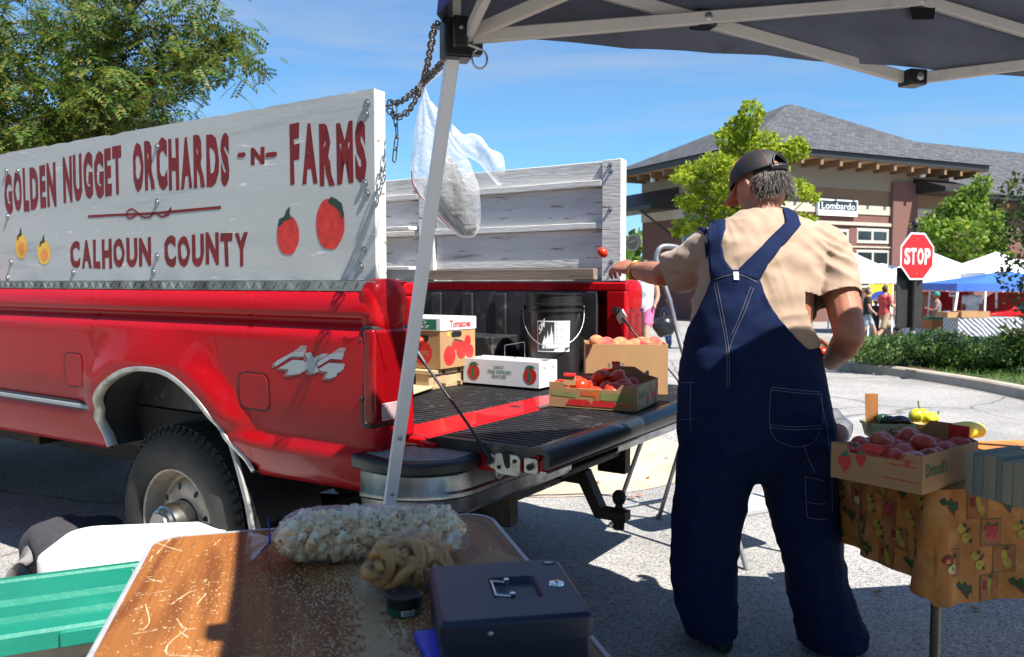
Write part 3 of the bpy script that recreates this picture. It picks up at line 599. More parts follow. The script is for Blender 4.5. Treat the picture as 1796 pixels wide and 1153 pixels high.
stroke([(155,380),(215,377),(265,375)], .0055); stroke([(265,375),(320,370),(388,364)], .0055)
stroke([(238,379),(226,383),(222,374),(230,367),(240,372),(250,381),(262,381),(272,374),(285,381),(295,372),(300,365),(297,376),(288,379)], .0035)
ltr.build('sign_lettering', m_letter, sb, 0, kind='stuff')
def fruit(px, py, rx, rz, m, m2=None):
    x, z = onside(px, py, .1); mb = MB(); mb.flat([(x+(a)*(1+.03*sin(7*i)), z+b*(1+.03*cos(5*i))) for i, (a, b) in enumerate(circ(0, 0, rx, rz, 30))], fB, .0010); o = mb.build('painted_fruit', m, sb)
    mb = MB(); s = 1 if m == m_tompaint else .7
    mb.flat([(x+rx*a*s, z+rz*b) for a, b in ((-.9,.45),(-.75,.85),(-.3,.95),(-.1,1.25),(.25,1.45),(.2,1.1),(.35,.85),(.05,.78),(-.35,.72),(-.6,.5))] if px < 530 else [(x+rx*a, z+rz*b) for a, b in ((-.15,.85),(.1,1.05),(.45,.95),(.85,.75),(1.0,.3),(.85,.15),(.7,.45),(.4,.62))], fB, .0014); mb.build('painted_leaf', m_grnpaint, o)
    if m2:
        mb = MB(); mb.flat(circ(x+.006, z-.012, rx*.55, rz*.5, 20), fB, .0014); mb.build('painted_blush', m2, o)
fruit(505, 413, .056, .068, m_tompaint); fruit(579, 393, .066, .085, m_tompaint); fruit(37, 432, .056, .060, m_ylwpaint, m_orgpaint); fruit(77, 443, .058, .056, m_ylwpaint, m_orgpaint)
# far side board: planks on posts, seen from inside
fb = MB(); fb.box(-2.6, -.142, 1.876, 1.90, 1.306, 1.905); fbo = fb.build('side_board', m_wpaint, truck)
def plank(x0, x1, y0, y1, z0, z1, m=m_wpaint, bev=.003, name='plank'):
    c = V3(((x0+x1)/2, (y0+y1)/2, (z0+z1)/2)); mb = MB(); mb.box(x0-c.x, x1-c.x, y0-c.y, y1-c.y, z0-c.z, z1-c.z); o = mb.build(name, m, fbo, bevel=bev); o.location = c; return o
plank(-.245, -.140, 1.838, 1.876, 1.306, 1.908, name='post'); plank(-1.43, -1.325, 1.838, 1.876, 1.306, 1.90, name='post'); plank(-2.6, -2.5, 1.838, 1.876, 1.306, 1.90, name='post')
for x0, x1 in ((-1.322, -.248), (-2.497, -1.433)):
    plank(x0, x1, 1.852, 1.876, 1.815, 1.905); plank(x0, x1, 1.838, 1.876, 1.780, 1.812); plank(x0, x1, 1.866, 1.8755, 1.602, 1.778); plank(x0, x1, 1.846, 1.876, 1.568, 1.600); plank(x0, x1, 1.868, 1.8755, 1.372, 1.566)
plank(-1.335, -.265, 1.79, 1.8365, 1.312, 1.368, m_barewood); plank(-2.49, -1.44, 1.76, 1.836, 1.370, 1.392); plank(-2.49, -1.44, 1.76, 1.836, 1.60, 1.622)
fF = frame((0, 1.838, 0), (1,0,0), (0,0,1), (0,-1,0)); bolts([(-.20,1.88),(-.195,1.85),(-.20,1.66),(-.19,1.40),(-.19,1.345),(-1.37,1.41),(-1.37,1.345),(-1.37,1.63)], fF, fbo, .009)
plank(-2.62, -2.602, .17, 1.83, 1.31, 1.60, name='headboard')
# cab and bonnet, mostly outside the picture
def cabsec(x, hw, zt, zb=.60): return [(x, 1-hw, zb), (x, 1-hw-.01, .80), (x, 1-hw+.0, 1.22), (x, 1-hw+.08 if zt > 1.5 else 1-hw+.05, zt-.12 if zt > 1.5 else zt-.05), (x, 1-hw+.22, zt), (x, 1+hw-.22, zt), (x, 1+hw-.08 if zt > 1.5 else 1+hw-.05, zt-.12 if zt > 1.5 else zt-.05), (x, 1+hw, 1.22), (x, 1+hw+.01, .80), (x, 1+hw, zb)]
mb = MB(); mb.skin([cabsec(-2.68, .985, 1.84), cabsec(-2.75, .995, 1.875), cabsec(-3.6, .995, 1.885), cabsec(-3.75, .99, 1.84)]); cab = mb.build('cab', m_red, truck, 30, bevel=.015)
mb = MB(); mb.skin([cabsec(-3.74, .99, 1.40), cabsec(-4.1, .99, 1.34), cabsec(-5.4, .96, 1.26), cabsec(-5.55, .94, 1.15)]); mb.build('bonnet', m_red, truck, 30, bevel=.015)
mb = MB(); mb.box(-2.675, -2.668, .35, 1.65, 1.42, 1.74); mb.build('rear_window', m_glass, cab, bevel=.003)
mb = MB(); mb.add([(-3.74, .25, 1.40), (-3.74, 1.75, 1.40), (-3.70, 1.68, 1.78), (-3.70, .32, 1.78)], [(0,1,2,3)]); mb.add([(-4.0, .2, 1.39), (-4.0, 1.8, 1.39), (-3.757, 1.68, 1.79), (-3.757, .32, 1.79)], [(0,1,2,3)]); mb.build('windscreen', m_glass, cab)
for y, s in ((0, -1), (2, 1)):
    mb = MB(); mb.add([(-2.85, y+s*.008-s*.004, 1.28), (-3.7, y+s*.008-s*.004, 1.28), (-3.62, y-s*.072, 1.72), (-2.90, y-s*.072, 1.72)], [(0,1,2,3)]); mb.build('side_window', m_glass, cab)
mb = MB(); mb.box(-5.75, -5.56, .05, 1.95, .50, .72); mb.build('front_bumper', m_chrome, truck, bevel=.02)
# ------------------------------------------------------------------ pop-up canopy with slanted legs
CA = V3((at(800, 72, 1.82).x, 1.82, 0)); c1 = V3((.966, .259, 0)); c2 = V3((.259, -.966, 0)); SIDE = 2.40
m_frame = mat('cream frame enamel', (.60,.57,.52), .4, var=.06, scale=8, dirt=(.35,.33,.3), dscale=9, dlo=.58, dhi=.8)
m_joint = mat('black joint plastic', (.010,.010,.011), .35, var=.2)
m_tentin = mat('grey coated canopy lining', (.115,.125,.17), .8, var=.18, scale=5, bump=.3, bscale=9, dirt=(.07,.07,.09), dscale=7, dlo=.6, dhi=.75)
m_tentout = mat('blue canopy cloth', (.012,.03,.22), .75, var=.15, scale=6, bump=.15, bscale=14)
can = thing('pop_up_canopy', 'dark blue pop up canopy on slanted white legs with grey lining overhead', 'canopy', CA)
ZL = at(800, 72, 1.82).z; zt = ZL+.196
corn = [V3((0,0,0)), c1*SIDE, (c1+c2)*SIDE, c2*SIDE]; ctr = (c1+c2)*SIDE/2
foot0 = at(682, 900, 2.03); hd = at(800, 90, 1.82); k = hd.z/(hd.z-foot0.z); ft0 = hd+(foot0-hd)*k-CA
spl = (V3((ft0.x, ft0.y, 0))).length
for i, p in enumerate(corn):
    o_ = ft0 if i == 0 else V3(p)+((p-ctr).normalized()*spl)
    top = V3((0, 0, ZL)) if i == 0 else V3((p.x, p.y, ZL)); mid = o_.lerp(top, .40); md2 = o_.lerp(top, .37)
    outw = (p-ctr).normalized(); fc = c2 if i in (0, 1) else c1
    mb = MB(); mb.bar([mid, top+V3((0,0,.02))], .030, .030, c2, 0); lg = mb.build('leg', m_white if i == 0 else m_frame, can, 30, bevel=.004)
    mb = MB(); mb.bar([o_+V3((0,0,.005)), mid.lerp(top, .12)], .024, .024, c2); mb.build('lower_leg', m_white, lg, 30, bevel=.003)
    mb = MB(); mb.box(o_.x-.04, o_.x+.04, o_.y-.04, o_.y+.04, .0, .006); mb.build('foot_plate', m_steel, lg)
    mb = MB(); dd = (top-o_).normalized()
    for t in (.36+.02, .42, .50): q = o_.lerp(top, t); mb.ball(q+c2*(.0155 if t > .4 else .013), (.006, .004, .006), 8, 6)
    mb.build('leg_buttons', m_steel, lg, kind='stuff')
    mb = MB(); mb.obox(top+V3((0,0,.0)), c1*.032, c2*.032, V3((0,0,.042))); s1 = 1 if i in (0, 3) else -1; s2 = 1 if i in (0, 1) else -1
    mb.obox(top+c1*s1*.040+V3((0,0,.005)), c1*.018, c2*.016, V3((0,0,.034))); mb.obox(top+c2*s2*.040+V3((0,0,.005)), c1*.016, c2*.018, V3((0,0,.034))); br = mb.build('corner_bracket', m_joint, can, 30, bevel=.005)
    mb = MB(); c = top+c2*s2*.035+c1*s1*.045+V3((0,0,-.045)); mb.tube([c+c1*.017*cos(a)+V3((0,0,.021*sin(a))) for a in [2*PI*k/16 for k in range(16)]], .0022, 6, closed=True); mb.tube([c+V3((0,0,.021)), c+V3((0,0,.03))-c1*s1*.03], .004, 8); mb.build('pull_ring', m_steel, br)
    mb = MB(); mb.ball(top+c2*s2*.060+V3((0,0,.012)), (.006,.006,.006), 8, 6); mb.ball(top+c1*s1*.018+c2*s2*.033+V3((0,0,.015)), (.006,.006,.006), 8, 6); mb.build('bracket_screws', m_steel, br, kind='stuff')
    mb = MB(); mb.bar([top+V3((0,0,.03)), V3((p.x, p.y, zt+.01))], .018, .018, c2); mb.build('upper_leg', m_frame, lg)
pm = at(1568, 77, 2.157); zm = pm.z; hm = .096
def truss(p, q, inn):
    m_ = (p+q)/2; off = inn*.02
    P = [(V3((p.x, p.y, ZL))+off, V3((m_.x, m_.y, zm+hm))+off), (V3((p.x, p.y, zt))-off*.4, V3((m_.x, m_.y, zm-hm))-off*.4), (V3((q.x, q.y, ZL))+off, V3((m_.x, m_.y, zm+hm))+off), (V3((q.x, q.y, zt))-off*.4, V3((m_.x, m_.y, zm-hm))-off*.4)]
    for a, b in P: mb = MB(); mb.bar([a, b], .016, .030, V3((0,0,1))); mb.build('truss_bar', m_frame, can, 30, bevel=.003)
    for c, k in ((V3((m_.x, m_.y, zm-hm)), 0), (V3((m_.x, m_.y, zm+hm)), 0), (p.lerp(m_, .5)+V3((0,0,(ZL+zt)/4+zm/2)), 1), (q.lerp(m_, .5)+V3((0,0,(ZL+zt)/4+zm/2)), 1)):
        d = (q-p).normalized(); mb = MB(); mb.obox(c, d*.026, inn*.024, V3((0,0,.020))); j = mb.build('truss_joint', m_joint, can, 30, bevel=.004)
        mb = MB(); mb.lathe([(.011,0),(.011,.004),(.006,.007),(0,.007)], 10, c+inn*.024, inn.to_track_quat('Z', 'Y').to_matrix()); mb.build('joint_bolt', m_steel, j)
truss(corn[0], corn[1], c2); truss(corn[0], corn[3], c1); truss(corn[3], corn[2], -c2); truss(corn[1], corn[2], -c1)
pk = V3((ctr.x, ctr.y, 2.52))
for a, b in ((V3((corn[0].x, corn[0].y, zt)), c2), ):
    pass
for i, p in enumerate(corn):
    mb = MB(); a = V3((p.x, p.y, zt+.01)); mb.bar([a.lerp(pk, .03), a.lerp(pk, .5)+V3((0,0,.02)), pk-V3((0,0,.05))], .016, .026, V3((0,0,1))); mb.build('roof_strut', m_frame, can, 30)
    mb = MB(); a = V3((p.x, p.y, ZL+.01)); mb.bar([a+(ctr-p).normalized()*.04, V3((ctr.x, ctr.y, zt+.05)).lerp(V3((p.x, p.y, zt)), .35)], .016, .026, V3((0,0,1))); mb.build('diagonal_strut', m_frame, can, 30)
mb = MB(); mb.lathe([(.0,-.12),(.05,-.12),(.05,.0),(.02,.03),(0,.03)], 12, pk); mb.build('peak_hub', m_joint, can)
# webbing strap hanging at the middle joint
mb = MB(); mm = (corn[0]+corn[1])/2; c = V3((mm.x, mm.y, zm+hm)); mb.bar([c+V3((0,0,.07))+c1*.0, c+c1*.030+V3((0,0,.02))+c2*.02, c+c1*.022-V3((0,0,.035))+c2*.025, c-c1*.03-V3((0,0,.036))+c2*.025], .035, .004, c2); mb.build('webbing_strap', m_joint, can, 60)
# roof and valance as one cloth
rows = []; n = 34; ZE = zt+.035; ZV = at(1570, 119, 2.157).z
per = []
for s_i in range(4):
    p, q = corn[s_i], corn[(s_i+1) % 4]; ow = ((p+q)/2-ctr).normalized()
    for k in range(n):
        t = k/n; b = p.lerp(q, t); sag = sin(PI*t)
        per.append((b+ow*(.035-.05*sag), sag, t, ow))
def ringrow(f): return [f(*a) for a in per]
fol = lambda b: noise.noise(V3((b.x*5, b.y*5, 2.2)))
rows.append(ringrow(lambda b, s, t, o: V3((b.x, b.y, ZV+.004*fol(b*1.7)-.006*s))+o*(.018+.012*fol(b))))
rows.append(ringrow(lambda b, s, t, o: V3((b.x, b.y, ZV+.08))+o*(.015+.010*fol(b+V3((3,1,0))))))
rows.append(ringrow(lambda b, s, t, o: V3((b.x, b.y, ZE-.012-.012*s))+o*.006))
rows.append(ringrow(lambda b, s, t, o: V3((b.x, b.y, ZE-.012*s))))
for u in (.12, .25, .4, .55, .7, .85, .97):
    rows.append(ringrow(lambda b, s, t, o: b.lerp(ctr, u)*1+V3((0,0,ZE+(2.55-ZE)*u-.05*s*sin(PI*u)+.006*noise.noise(b*4+V3((u*3,0,0)))))))
mb = MB(); mb.grid(rows, closed=True)
cl = mb.build('canopy_cloth', [m_tentout, m_tentin], can, 60); so = cl.modifiers.new('cloth', 'SOLIDIFY'); so.thickness = .0015; so.offset = 1; so.material_offset = 1
# ------------------------------------------------------------------ chain and shopping bag at the board end
m_chain = mat('dark chain steel', (.10,.085,.07), .45, .9, var=.4, scale=40, dirt=(.12,.05,.02), dscale=20)
ch = thing('steel_chain', 'rusty steel chain looped from the end of the painted board up to the canopy leg', 'chain', T0+TEX*-.16+TEY*.13+V3((0,0,1.83)))
def link_mesh(ln, wd, r):
    mb = MB(); a = ln/2-wd/2; pts = [V3((a+wd/2*cos(t), wd/2*sin(t), 0)) for t in [-PI/2+PI*k/5 for k in range(6)]]+[V3((-a+wd/2*cos(t), wd/2*sin(t), 0)) for t in [PI/2+PI*k/5 for k in range(6)]]
    mb.tube(pts, r, 6, closed=True); return mb.mesh('link', m_chain, 180)
lk1 = link_mesh(.034, .018, .0024); lk2 = link_mesh(.048, .016, .0021)
def hang(pts, me, pitch, r0=0):
    P = smoothpath(pts, 12); L_ = [0]
    for a, b in zip(P, P[1:]): L_.append(L_[-1]+(b-a).length)
    n_ = int(L_[-1]/pitch)
    for i in range(n_):
        s = (i+.5)*pitch; j = max(k for k in range(len(L_)-1) if L_[k] <= s); t = (s-L_[j])/(L_[j+1]-L_[j]+1e-9); p = P[j].lerp(P[j+1], t); d = (P[j+1]-P[j]).normalized()
        q = d.to_track_quat('X', 'Z') @ Matrix.Rotation(PI/2*(i % 2)+.5+rnd.uniform(-.25,.25)+r0, 3, 'X').to_quaternion()
        o = inst('link', me, ch, p-ch.location); o.rotation_euler = q.to_euler()
bend = T0+TEX*-.163+TEY*.132
cp = lambda px, py, y: at(px, py, y)
hang([cp(682,192,2.68), cp(694,206,2.64), cp(716,195,2.56), cp(737,158,2.42), cp(748,120,2.2), cp(756,80,2.05), cp(763,47,1.95), cp(784,46,1.86)], lk1, .0245)
hang([cp(681,180,2.68), cp(700,180,2.62), cp(722,165,2.50), cp(740,148,2.38), cp(760,128,2.15), cp(778,108,1.98), cp(796,84,1.87)], lk1, .0245, .7)
hang([cp(692,180,2.66), cp(693,205,2.65), cp(696,235,2.65), cp(693,265,2.65), cp(690,300,2.65)], lk2, .038)
mb = MB(); b = cp(678,186,2.68)-ch.location; mb.tube([b, b+V3((.012,-.01,0))], .006, 8); mb.build('eye_bolt', m_steel, ch)
# thin translucent bag
m_film, t_, p_, N_, L_ = newmat('white bag film'); p_.inputs['Base Color'].default_value = (.86,.87,.90,1); p_.inputs['Roughness'].default_value = .3
tr = N_('ShaderNodeBsdfTranslucent'); tr.inputs['Color'].default_value = (.9,.9,.93,1); tp = N_('ShaderNodeBsdfTransparent'); m1 = N_('ShaderNodeMixShader'); m2 = N_('ShaderNodeMixShader'); m1.inputs[0].default_value = .45; m2.inputs[0].default_value = .64
L_(p_.outputs[0], m1.inputs[1]); L_(tr.outputs[0], m1.inputs[2]); L_(m1.outputs[0], m2.inputs[1]); L_(tp.outputs[0], m2.inputs[2]); L_(m2.outputs[0], t_.nodes['Material Output'].inputs['Surface'])
tcn = N_('ShaderNodeTexCoord'); nz_ = N_('ShaderNodeTexNoise'); nz_.inputs['Scale'].default_value = 26; nz_.inputs['Detail'].default_value = 3; nz_.inputs['Distortion'].default_value = 1.2; bpn = N_('ShaderNodeBump'); bpn.inputs['Strength'].default_value = .45; bpn.inputs['Distance'].default_value = .02; L_(tcn.outputs['Object'], nz_.inputs[0]); L_(nz_.outputs['Fac'], bpn.inputs['Height']); L_(bpn.outputs[0], p_.inputs['Normal'])
bo = cp(742, 155, 2.36)
bag = thing('shopping_bag', 'white translucent plastic shopping bag hanging from the chain behind the canopy leg', 'plastic bag', bo)
YB = 2.36
def bagloft(sec, name, m, par, dep=.55, wr=.012, nn=40, caps=True):
    rows = []; sc = []
    for a, b in zip(sec, sec[1:]):
        for k in range(5): sc.append([x+(y-x)*k/5 for x, y in zip(a, b)])
    sc.append(sec[-1])
    for i, (y, xl, xr) in enumerate(sc):
        l = at(xl, y, YB)-bo; r = at(xr, y, YB)-bo; c = (l+r)/2; hw = (r-l).length/2; row = []
        for k in range(nn):
            a = 2*PI*k/nn; dx, dy = cos(a)*hw, sin(a)*hw*dep
            q = c+V3((dx, dy, 0)); nz1 = noise.noise(V3((q.x*16+a*0, q.y*16, q.z*7)))*wr+noise.noise(V3((cos(a)*2.6+i*.02, sin(a)*2.6, q.z*9)))*wr*1.3+(1-abs(noise.noise(V3((cos(a)*5+q.z*14, sin(a)*5, q.z*6))))*3)*wr*.16
            row.append(q+V3((cos(a), sin(a)*.7, .2*sin(3*a)))*nz1*min(1, hw/.03))
        rows.append(row)
    mb = MB(); mb.skin(rows, caps); o = mb.build(name, m, par, 180); return o
bl_ = bagloft([(153,740,745),(175,738,752),(210,734,775),(245,728,800),(285,722,822),(320,722,834),(350,740,838),(380,765,840),(402,790,838),(414,806,832),(418,815,824)], 'bag_film', m_film, bag, .55, .012)
bagloft([(268,772,780),(290,762,800),(320,756,812),(350,758,824),(380,776,832),(402,798,834),(412,810,828)], 'bag_contents', mat('grey crumpled refuse', (.07,.075,.075), .4, var=.6, scale=14, bump=.3, bscale=14, dirt=(.06,.12,.17), dscale=12, dlo=.58, dhi=.66), bag, .5, .006)
mb = MB(); G = []
for i in range(15):
    t = i/14; x0, y0 = 792+88*t, 200+52*t+6*sin(t*9); wv = 22+34*t*(1-.35*t); row = []
    for j in range(17):
        s = j/16; a = 2*PI*s; p = at(x0-6*t*cos(a), y0+34+10*t+wv*.62*sin(a), YB+.03*cos(a)*(1-.3*t)+.008*sin(8*s+9*t)); row.append(p-bo+V3((0, .010*noise.noise((t*7, s*5, 2)), .012*noise.noise((t*5, s*7, 0)))))
    G.append(row)
mb.grid(G); mb.build('bag_handle', m_film, bag, 180)
mb = MB(); mb.tube(smoothpath([at(x, y, YB-.075)-bo for x, y in ((722,300),(723,318),(729,335),(742,350),(765,375),(790,402))], 6), .0016, 5); mb.build('red_seam', m_letter, bag, 180)
mb = MB(); mb.tube(smoothpath([at(x, y, YB)-bo for x, y in ((742,156),(740,150),(750,140),(775,118))], 5), [.010]*4+[.012]*4+[.011]*4+[.012]*4, 10); mb.build('bag_knot', m_film, bag, 180)
# ------------------------------------------------------------------ wood-grain folding table in front
TB0 = V3((-.809, 1.809, 0)); TBR = R(15); TBW, TBL, TBZ = .772, 1.20, .72
m_lam, t_, p_, N_, L_ = newmat('worn wood laminate')
tcn = N_('ShaderNodeTexCoord')
def mapn(sc, loc=(0,0,0)): q = N_('ShaderNodeMapping'); q.inputs['Scale'].default_value = sc; q.inputs['Location'].default_value = loc; L_(tcn.outputs['Object'], q.inputs['Vector']); return q.outputs[0]
def nzn(v, s, d=6, r=.6, dist=0): q = N_('ShaderNodeTexNoise'); q.inputs['Scale'].default_value = s; q.inputs['Detail'].default_value = d; q.inputs['Roughness'].default_value = r; q.inputs['Distortion'].default_value = dist; L_(v, q.inputs['Vector']); return q.outputs['Fac']
def ramp(v, stops): 
    q = N_('ShaderNodeValToRGB'); e = q.color_ramp.elements
    e[0].position, e[0].color = stops[0][0], tuple(stops[0][1])+(1,); e[1].position, e[1].color = stops[-1][0], tuple(stops[-1][1])+(1,)
    for p, c in stops[1:-1]: k = e.new(p); k.color = tuple(c)+(1,)
    L_(v, q.inputs[0]); return q.outputs[0]
def mixc(f, a, b): 
    q = N_('ShaderNodeMix'); q.data_type = 'RGBA'; L_(f, q.inputs['Factor']); 
    for s, v in (('A', a), ('B', b)):
        if isinstance(v, tuple): q.inputs[s].default_value = v+(1,)
        else: L_(v, q.inputs[s])
    return q.outputs['Result']
def mth(op, a, b=None, clamp=False):
    q = N_('ShaderNodeMath'); q.operation = op; q.use_clamp = clamp
    for i, v in enumerate((a, b)):
        if v is None: continue
        if isinstance(v, (int, float)): q.inputs[i].default_value = v
        else: L_(v, q.inputs[i])
    return q.outputs[0]
wv = N_('ShaderNodeTexWave'); wv.wave_type = 'BANDS'; wv.bands_direction = 'X'; wv.inputs['Scale'].default_value = 7; wv.inputs['Distortion'].default_value = 15; wv.inputs['Detail'].default_value = 1.2; wv.inputs['Detail Scale'].default_value = .42; wv.inputs['Detail Roughness'].default_value = .35
L_(mapn((1.0,.17,1)), wv.inputs['Vector'])
fine = nzn(mapn((90,3.5,1)), 1.5, 5, .7)
gn = nzn(mapn((3.4,.42,1), (2,5,0)), 1.0, 3, .45); gl = mth('SINE', mth('MULTIPLY', gn, 62)); gl = mth('ADD', mth('MULTIPLY', gl, .5), .5); tone = nzn(mapn((7,.8,1)), 1.0, 4)
gr = mixc(ramp(tone, [(.3,(0,0,0)), (.7,(1,1,1))]), (.22,.075,.016), (.36,.14,.034)); gr = mixc(ramp(gl, [(0,(.9,.9,.9)), (.25,(.4,.4,.4)), (.6,(0,0,0)), (1,(0,0,0))]), gr, (.14,.042,.010))
gr = mixc(ramp(fine, [(.42,(0,0,0)), (.7,(.5,.5,.5))]), gr, (.10,.035,.012))
sep = N_('ShaderNodeSeparateXYZ'); L_(tcn.outputs['Object'], sep.inputs[0])
# worn track down the middle, speckled wear all round it
wob = nzn(mapn((1,1,1)), 7, 4)
dx = mth('ABSOLUTE', mth('SUBTRACT', sep.outputs['X'], mth('ADD', mth('MULTIPLY', wob, .10), .385)))
core = mth('SUBTRACT', .022, dx); ycut = mth('MULTIPLY', mth('SUBTRACT', -.20, sep.outputs['Y']), 6, True)
coremask = mth('MULTIPLY', mth('MULTIPLY', mth('ADD', mth('ADD', core, -.055), mth('MULTIPLY', nzn(mapn((1,.42,1)), 110, 2, .6), .15)), 40, True), ycut, True)
spk = nzn(mapn((250,115,1), (3,1,0)), 1.0, 2, .5)
near = mth('MULTIPLY', mth('SUBTRACT', .30, dx), .34, True)
scr = nzn(mapn((9,60,1), (1,7,0)), 2.3, 3, .5, 1.5); patch = nzn(mapn((1,1,1), (4,2,0)), 4.5, 3)
spm = mth('MULTIPLY', mth('SUBTRACT', mth('ADD', mth('ADD', spk, mth('MULTIPLY', near, 1.5)), mth('MULTIPLY', patch, .20)), .755), 14, True)
scm = mth('MULTIPLY', mth('SUBTRACT', mth('ADD', scr, mth('MULTIPLY', patch, .22)), .80), 22, True)
gr = mixc(spm, gr, (.50,.33,.17)); gr = mixc(scm, gr, (.62,.43,.24)); gr = mixc(coremask, gr, (.44,.29,.155))
L_(gr, p_.inputs['Base Color']); p_.inputs['Roughness'].default_value = .42; p_.inputs['Specular IOR Level'].default_value = .35
bpn = N_('ShaderNodeBump'); bpn.inputs['Strength'].default_value = .15; bpn.inputs['Distance'].default_value = .002; L_(spm, bpn.inputs['Height']); L_(bpn.outputs[0], p_.inputs['Normal'])
tab = thing('folding_table', 'worn wood grain folding table with metal edging under the popcorn bag and cash box', 'table', TB0, TBR)
out_ = [(x, -y) for x, y in rrect(0, TBW, 0, TBL, .065, 6)][::-1]
mb = MB(); mb.prism([(a*.994+.003, b*.994-.003) for a, b in out_], TBZ-.02, TBZ, lambda a, b, h: V3((a, b, h))); tt = mb.build('tabletop', m_lam, tab, 30)
mb = MB(); pts = [V3((a, b, TBZ-.009)) for a, b in out_]; mb.skin(mb.ring(pts, 1, 4, [(-.003,-.014),(.006,-.014),(.007,.009),(.002,.0115),(-.003,.0105)], True, (0,0,1)), False, True); mb.build('metal_edging', mat('dull aluminium edging', (.42,.43,.45), .45, .25, var=.12, scale=20), tab, 40)
# gouged scratches, real grooves filled pale
m_scr = mat('bare scratch', (.66,.50,.30), .7, var=.2, scale=60)
mb = MB()
def scratch(pts, w=.0008):
    P = [onz(a, b, TBZ+.0006)-TB0 for a, b in pts]; P = [Matrix.Rotation(-TBR, 3, 'Z') @ p for p in P]; q = smoothpath(P, 6); rows = []
    for i, p in enumerate(q):
        d = (q[min(i+1, len(q)-1)]-q[max(0, i-1)]).normalized(); n_ = V3((-d.y, d.x, 0))*w*(.5+rnd.random()); p = V3((p.x, p.y, TBZ+.0005)); rows.append([p+n_, p-n_])
    mb.grid(rows)
for s in ([(310,1085),(320,1100),(326,1104),(300,1125),(292,1138),(298,1149),(350,1151)],[(326,1104),(345,1102)],[(315,1108),(330,1118)],[(270,950),(290,958),(320,967)],[(300,945),(285,960),(275,972)],[(255,1020),(290,1018)],[(260,1015),(285,1022)],[(255,1060),(262,1090),(250,1105)],[(235,1112),(275,1105)],[(395,935),(405,932)],[(375,957),(388,945)],[(470,1035),(500,1028),(515,1026)],[(465,1038),(480,1040)],[(515,1115),(513,1150)],[(525,1062),(518,1075)],[(670,1095),(690,1120)],[(700,1092),(712,1120)],[(240,1045),(300,1035)],[(268,975),(262,985)],[(800,920),(835,917)],[(808,925),(840,921)],[(820,950),(838,946)],[(862,955),(858,965)],[(345,1060),(362,1040)],[(300,1060),(330,1040),(345,1035)]): scratch(s)
for i in range(150):
    a, b = rnd.uniform(230, 480), rnd.uniform(940, 1150); scratch([(a, b), (a+rnd.uniform(2, 7), b+rnd.uniform(-4, 2))], .0006)
mb.build('scratches', m_scr, tt, 0, kind='stuff')
mb = MB()
for x in (.06, TBW-.06):
    for y in (-.12, -TBL+.12): mb.tube([(x, y, TBZ-.02), (x, y, .01)], .0125, 10)
    mb.bar([(x*.9+.03, -.03, TBZ-.032), (x*.9+.03, -TBL+.03, TBZ-.032)], .02, .025)
for y in (-.12, -TBL+.12): mb.tube([(.06, y, .30), (TBW-.06, y, .30)], .010, 8)
mb.build('table_legs', m_steel, tab, 40)
mb = MB(); f = Matrix.Rotation(PI/2, 3, 'Y'); mb.lathe([(0,-.012),(.014,-.012),(.016,0),(.014,.012),(0,.012)], 14, (-.012, -.56, TBZ-.03), f); mb.build('table_catch', m_rust, tab)
LT = Matrix.Rotation(-TBR, 3, 'Z')
def ont(px, py, z=TBZ): return onz(px, py, z)
# popcorn bag
m_pop = mat('popped corn', (.90,.66,.38), .75, var=.16, scale=70, island=.12, bump=.5, bscale=160, spots=[((.34,.11,.02), 85, .57, .63, (1,1,1)), ((.95,.86,.64), 40, .5, .6, (1,1,1))], sss=.12)
def clear_film(name, fac=.10, tint=(1,1,1)):
    m, t, p, N, L = newmat(name); p.inputs['Base Color'].default_value = (.9,.9,.92,1); p.inputs['Roughness'].default_value = .12; p.inputs['Specular IOR Level'].default_value = .9
    tp = N('ShaderNodeBsdfTransparent'); tp.inputs['Color'].default_value = tint+(1,); lw = N('ShaderNodeLayerWeight'); lw.inputs[0].default_value = .28; mr = N('ShaderNodeMapRange'); mr.inputs['To Min'].default_value = fac*.35; mr.inputs['To Max'].default_value = fac*4.5; L(lw.outputs['Facing'], mr.inputs[0]); mx = N('ShaderNodeMixShader'); L(mr.outputs[0], mx.inputs[0]); L(tp.outputs[0], mx.inputs[1]); L(p.outputs[0], mx.inputs[2]); L(mx.outputs[0], t.nodes['Material Output'].inputs['Surface'])
    tcn = N('ShaderNodeTexCoord'); nz = N('ShaderNodeTexNoise'); nz.inputs['Scale'].default_value = 28; nz.inputs['Distortion'].default_value = 1.5; b = N('ShaderNodeBump'); b.inputs['Strength'].default_value = .8; b.inputs['Distance'].default_value = .01; L(tcn.outputs['Object'], nz.inputs[0]); L(nz.outputs['Fac'], b.inputs['Height']); L(b.outputs[0], p.inputs['Normal']); return m
m_clr = clear_film('clear bag film', .13)
pa, pb = ont(488, 982), ont(808, 966); pd = (pb-pa).normalized(); pn = V3((-pd.y, pd.x, 0)); plen = (pb-pa).length
pop = thing('popcorn_bag', 'long clear bag of popcorn tied with a blue tie on the wood grain table', 'popcorn bag', (pa+pb)/2)
kern = []
for v in range(9):
    r2 = random.Random(v+3); lobes = [(V3((r2.uniform(-1,1), r2.uniform(-1,1), r2.uniform(-1,1))).normalized()*r2.uniform(.007,.0125), r2.uniform(.0045,.0098)) for _ in range(r2.choice((4,5,6,7)))]+[(V3((0,0,0)), r2.uniform(.007,.010))]
    mb = MB()
    for c, r_ in lobes: mb.ball(c, r_, 7, 5, lambda p: p*(1+.30*noise.noise(p*210)))
    kern.append(mb.mesh('popcorn', m_pop, 180))
PR = .052; pts = []
def prof_r(t): return PR*math.sqrt(max(.02, 1-abs(2*t-1)**5))*(1+.05*sin(7*t)+.04*sin(13*t+1))
tries = 0
cells = []
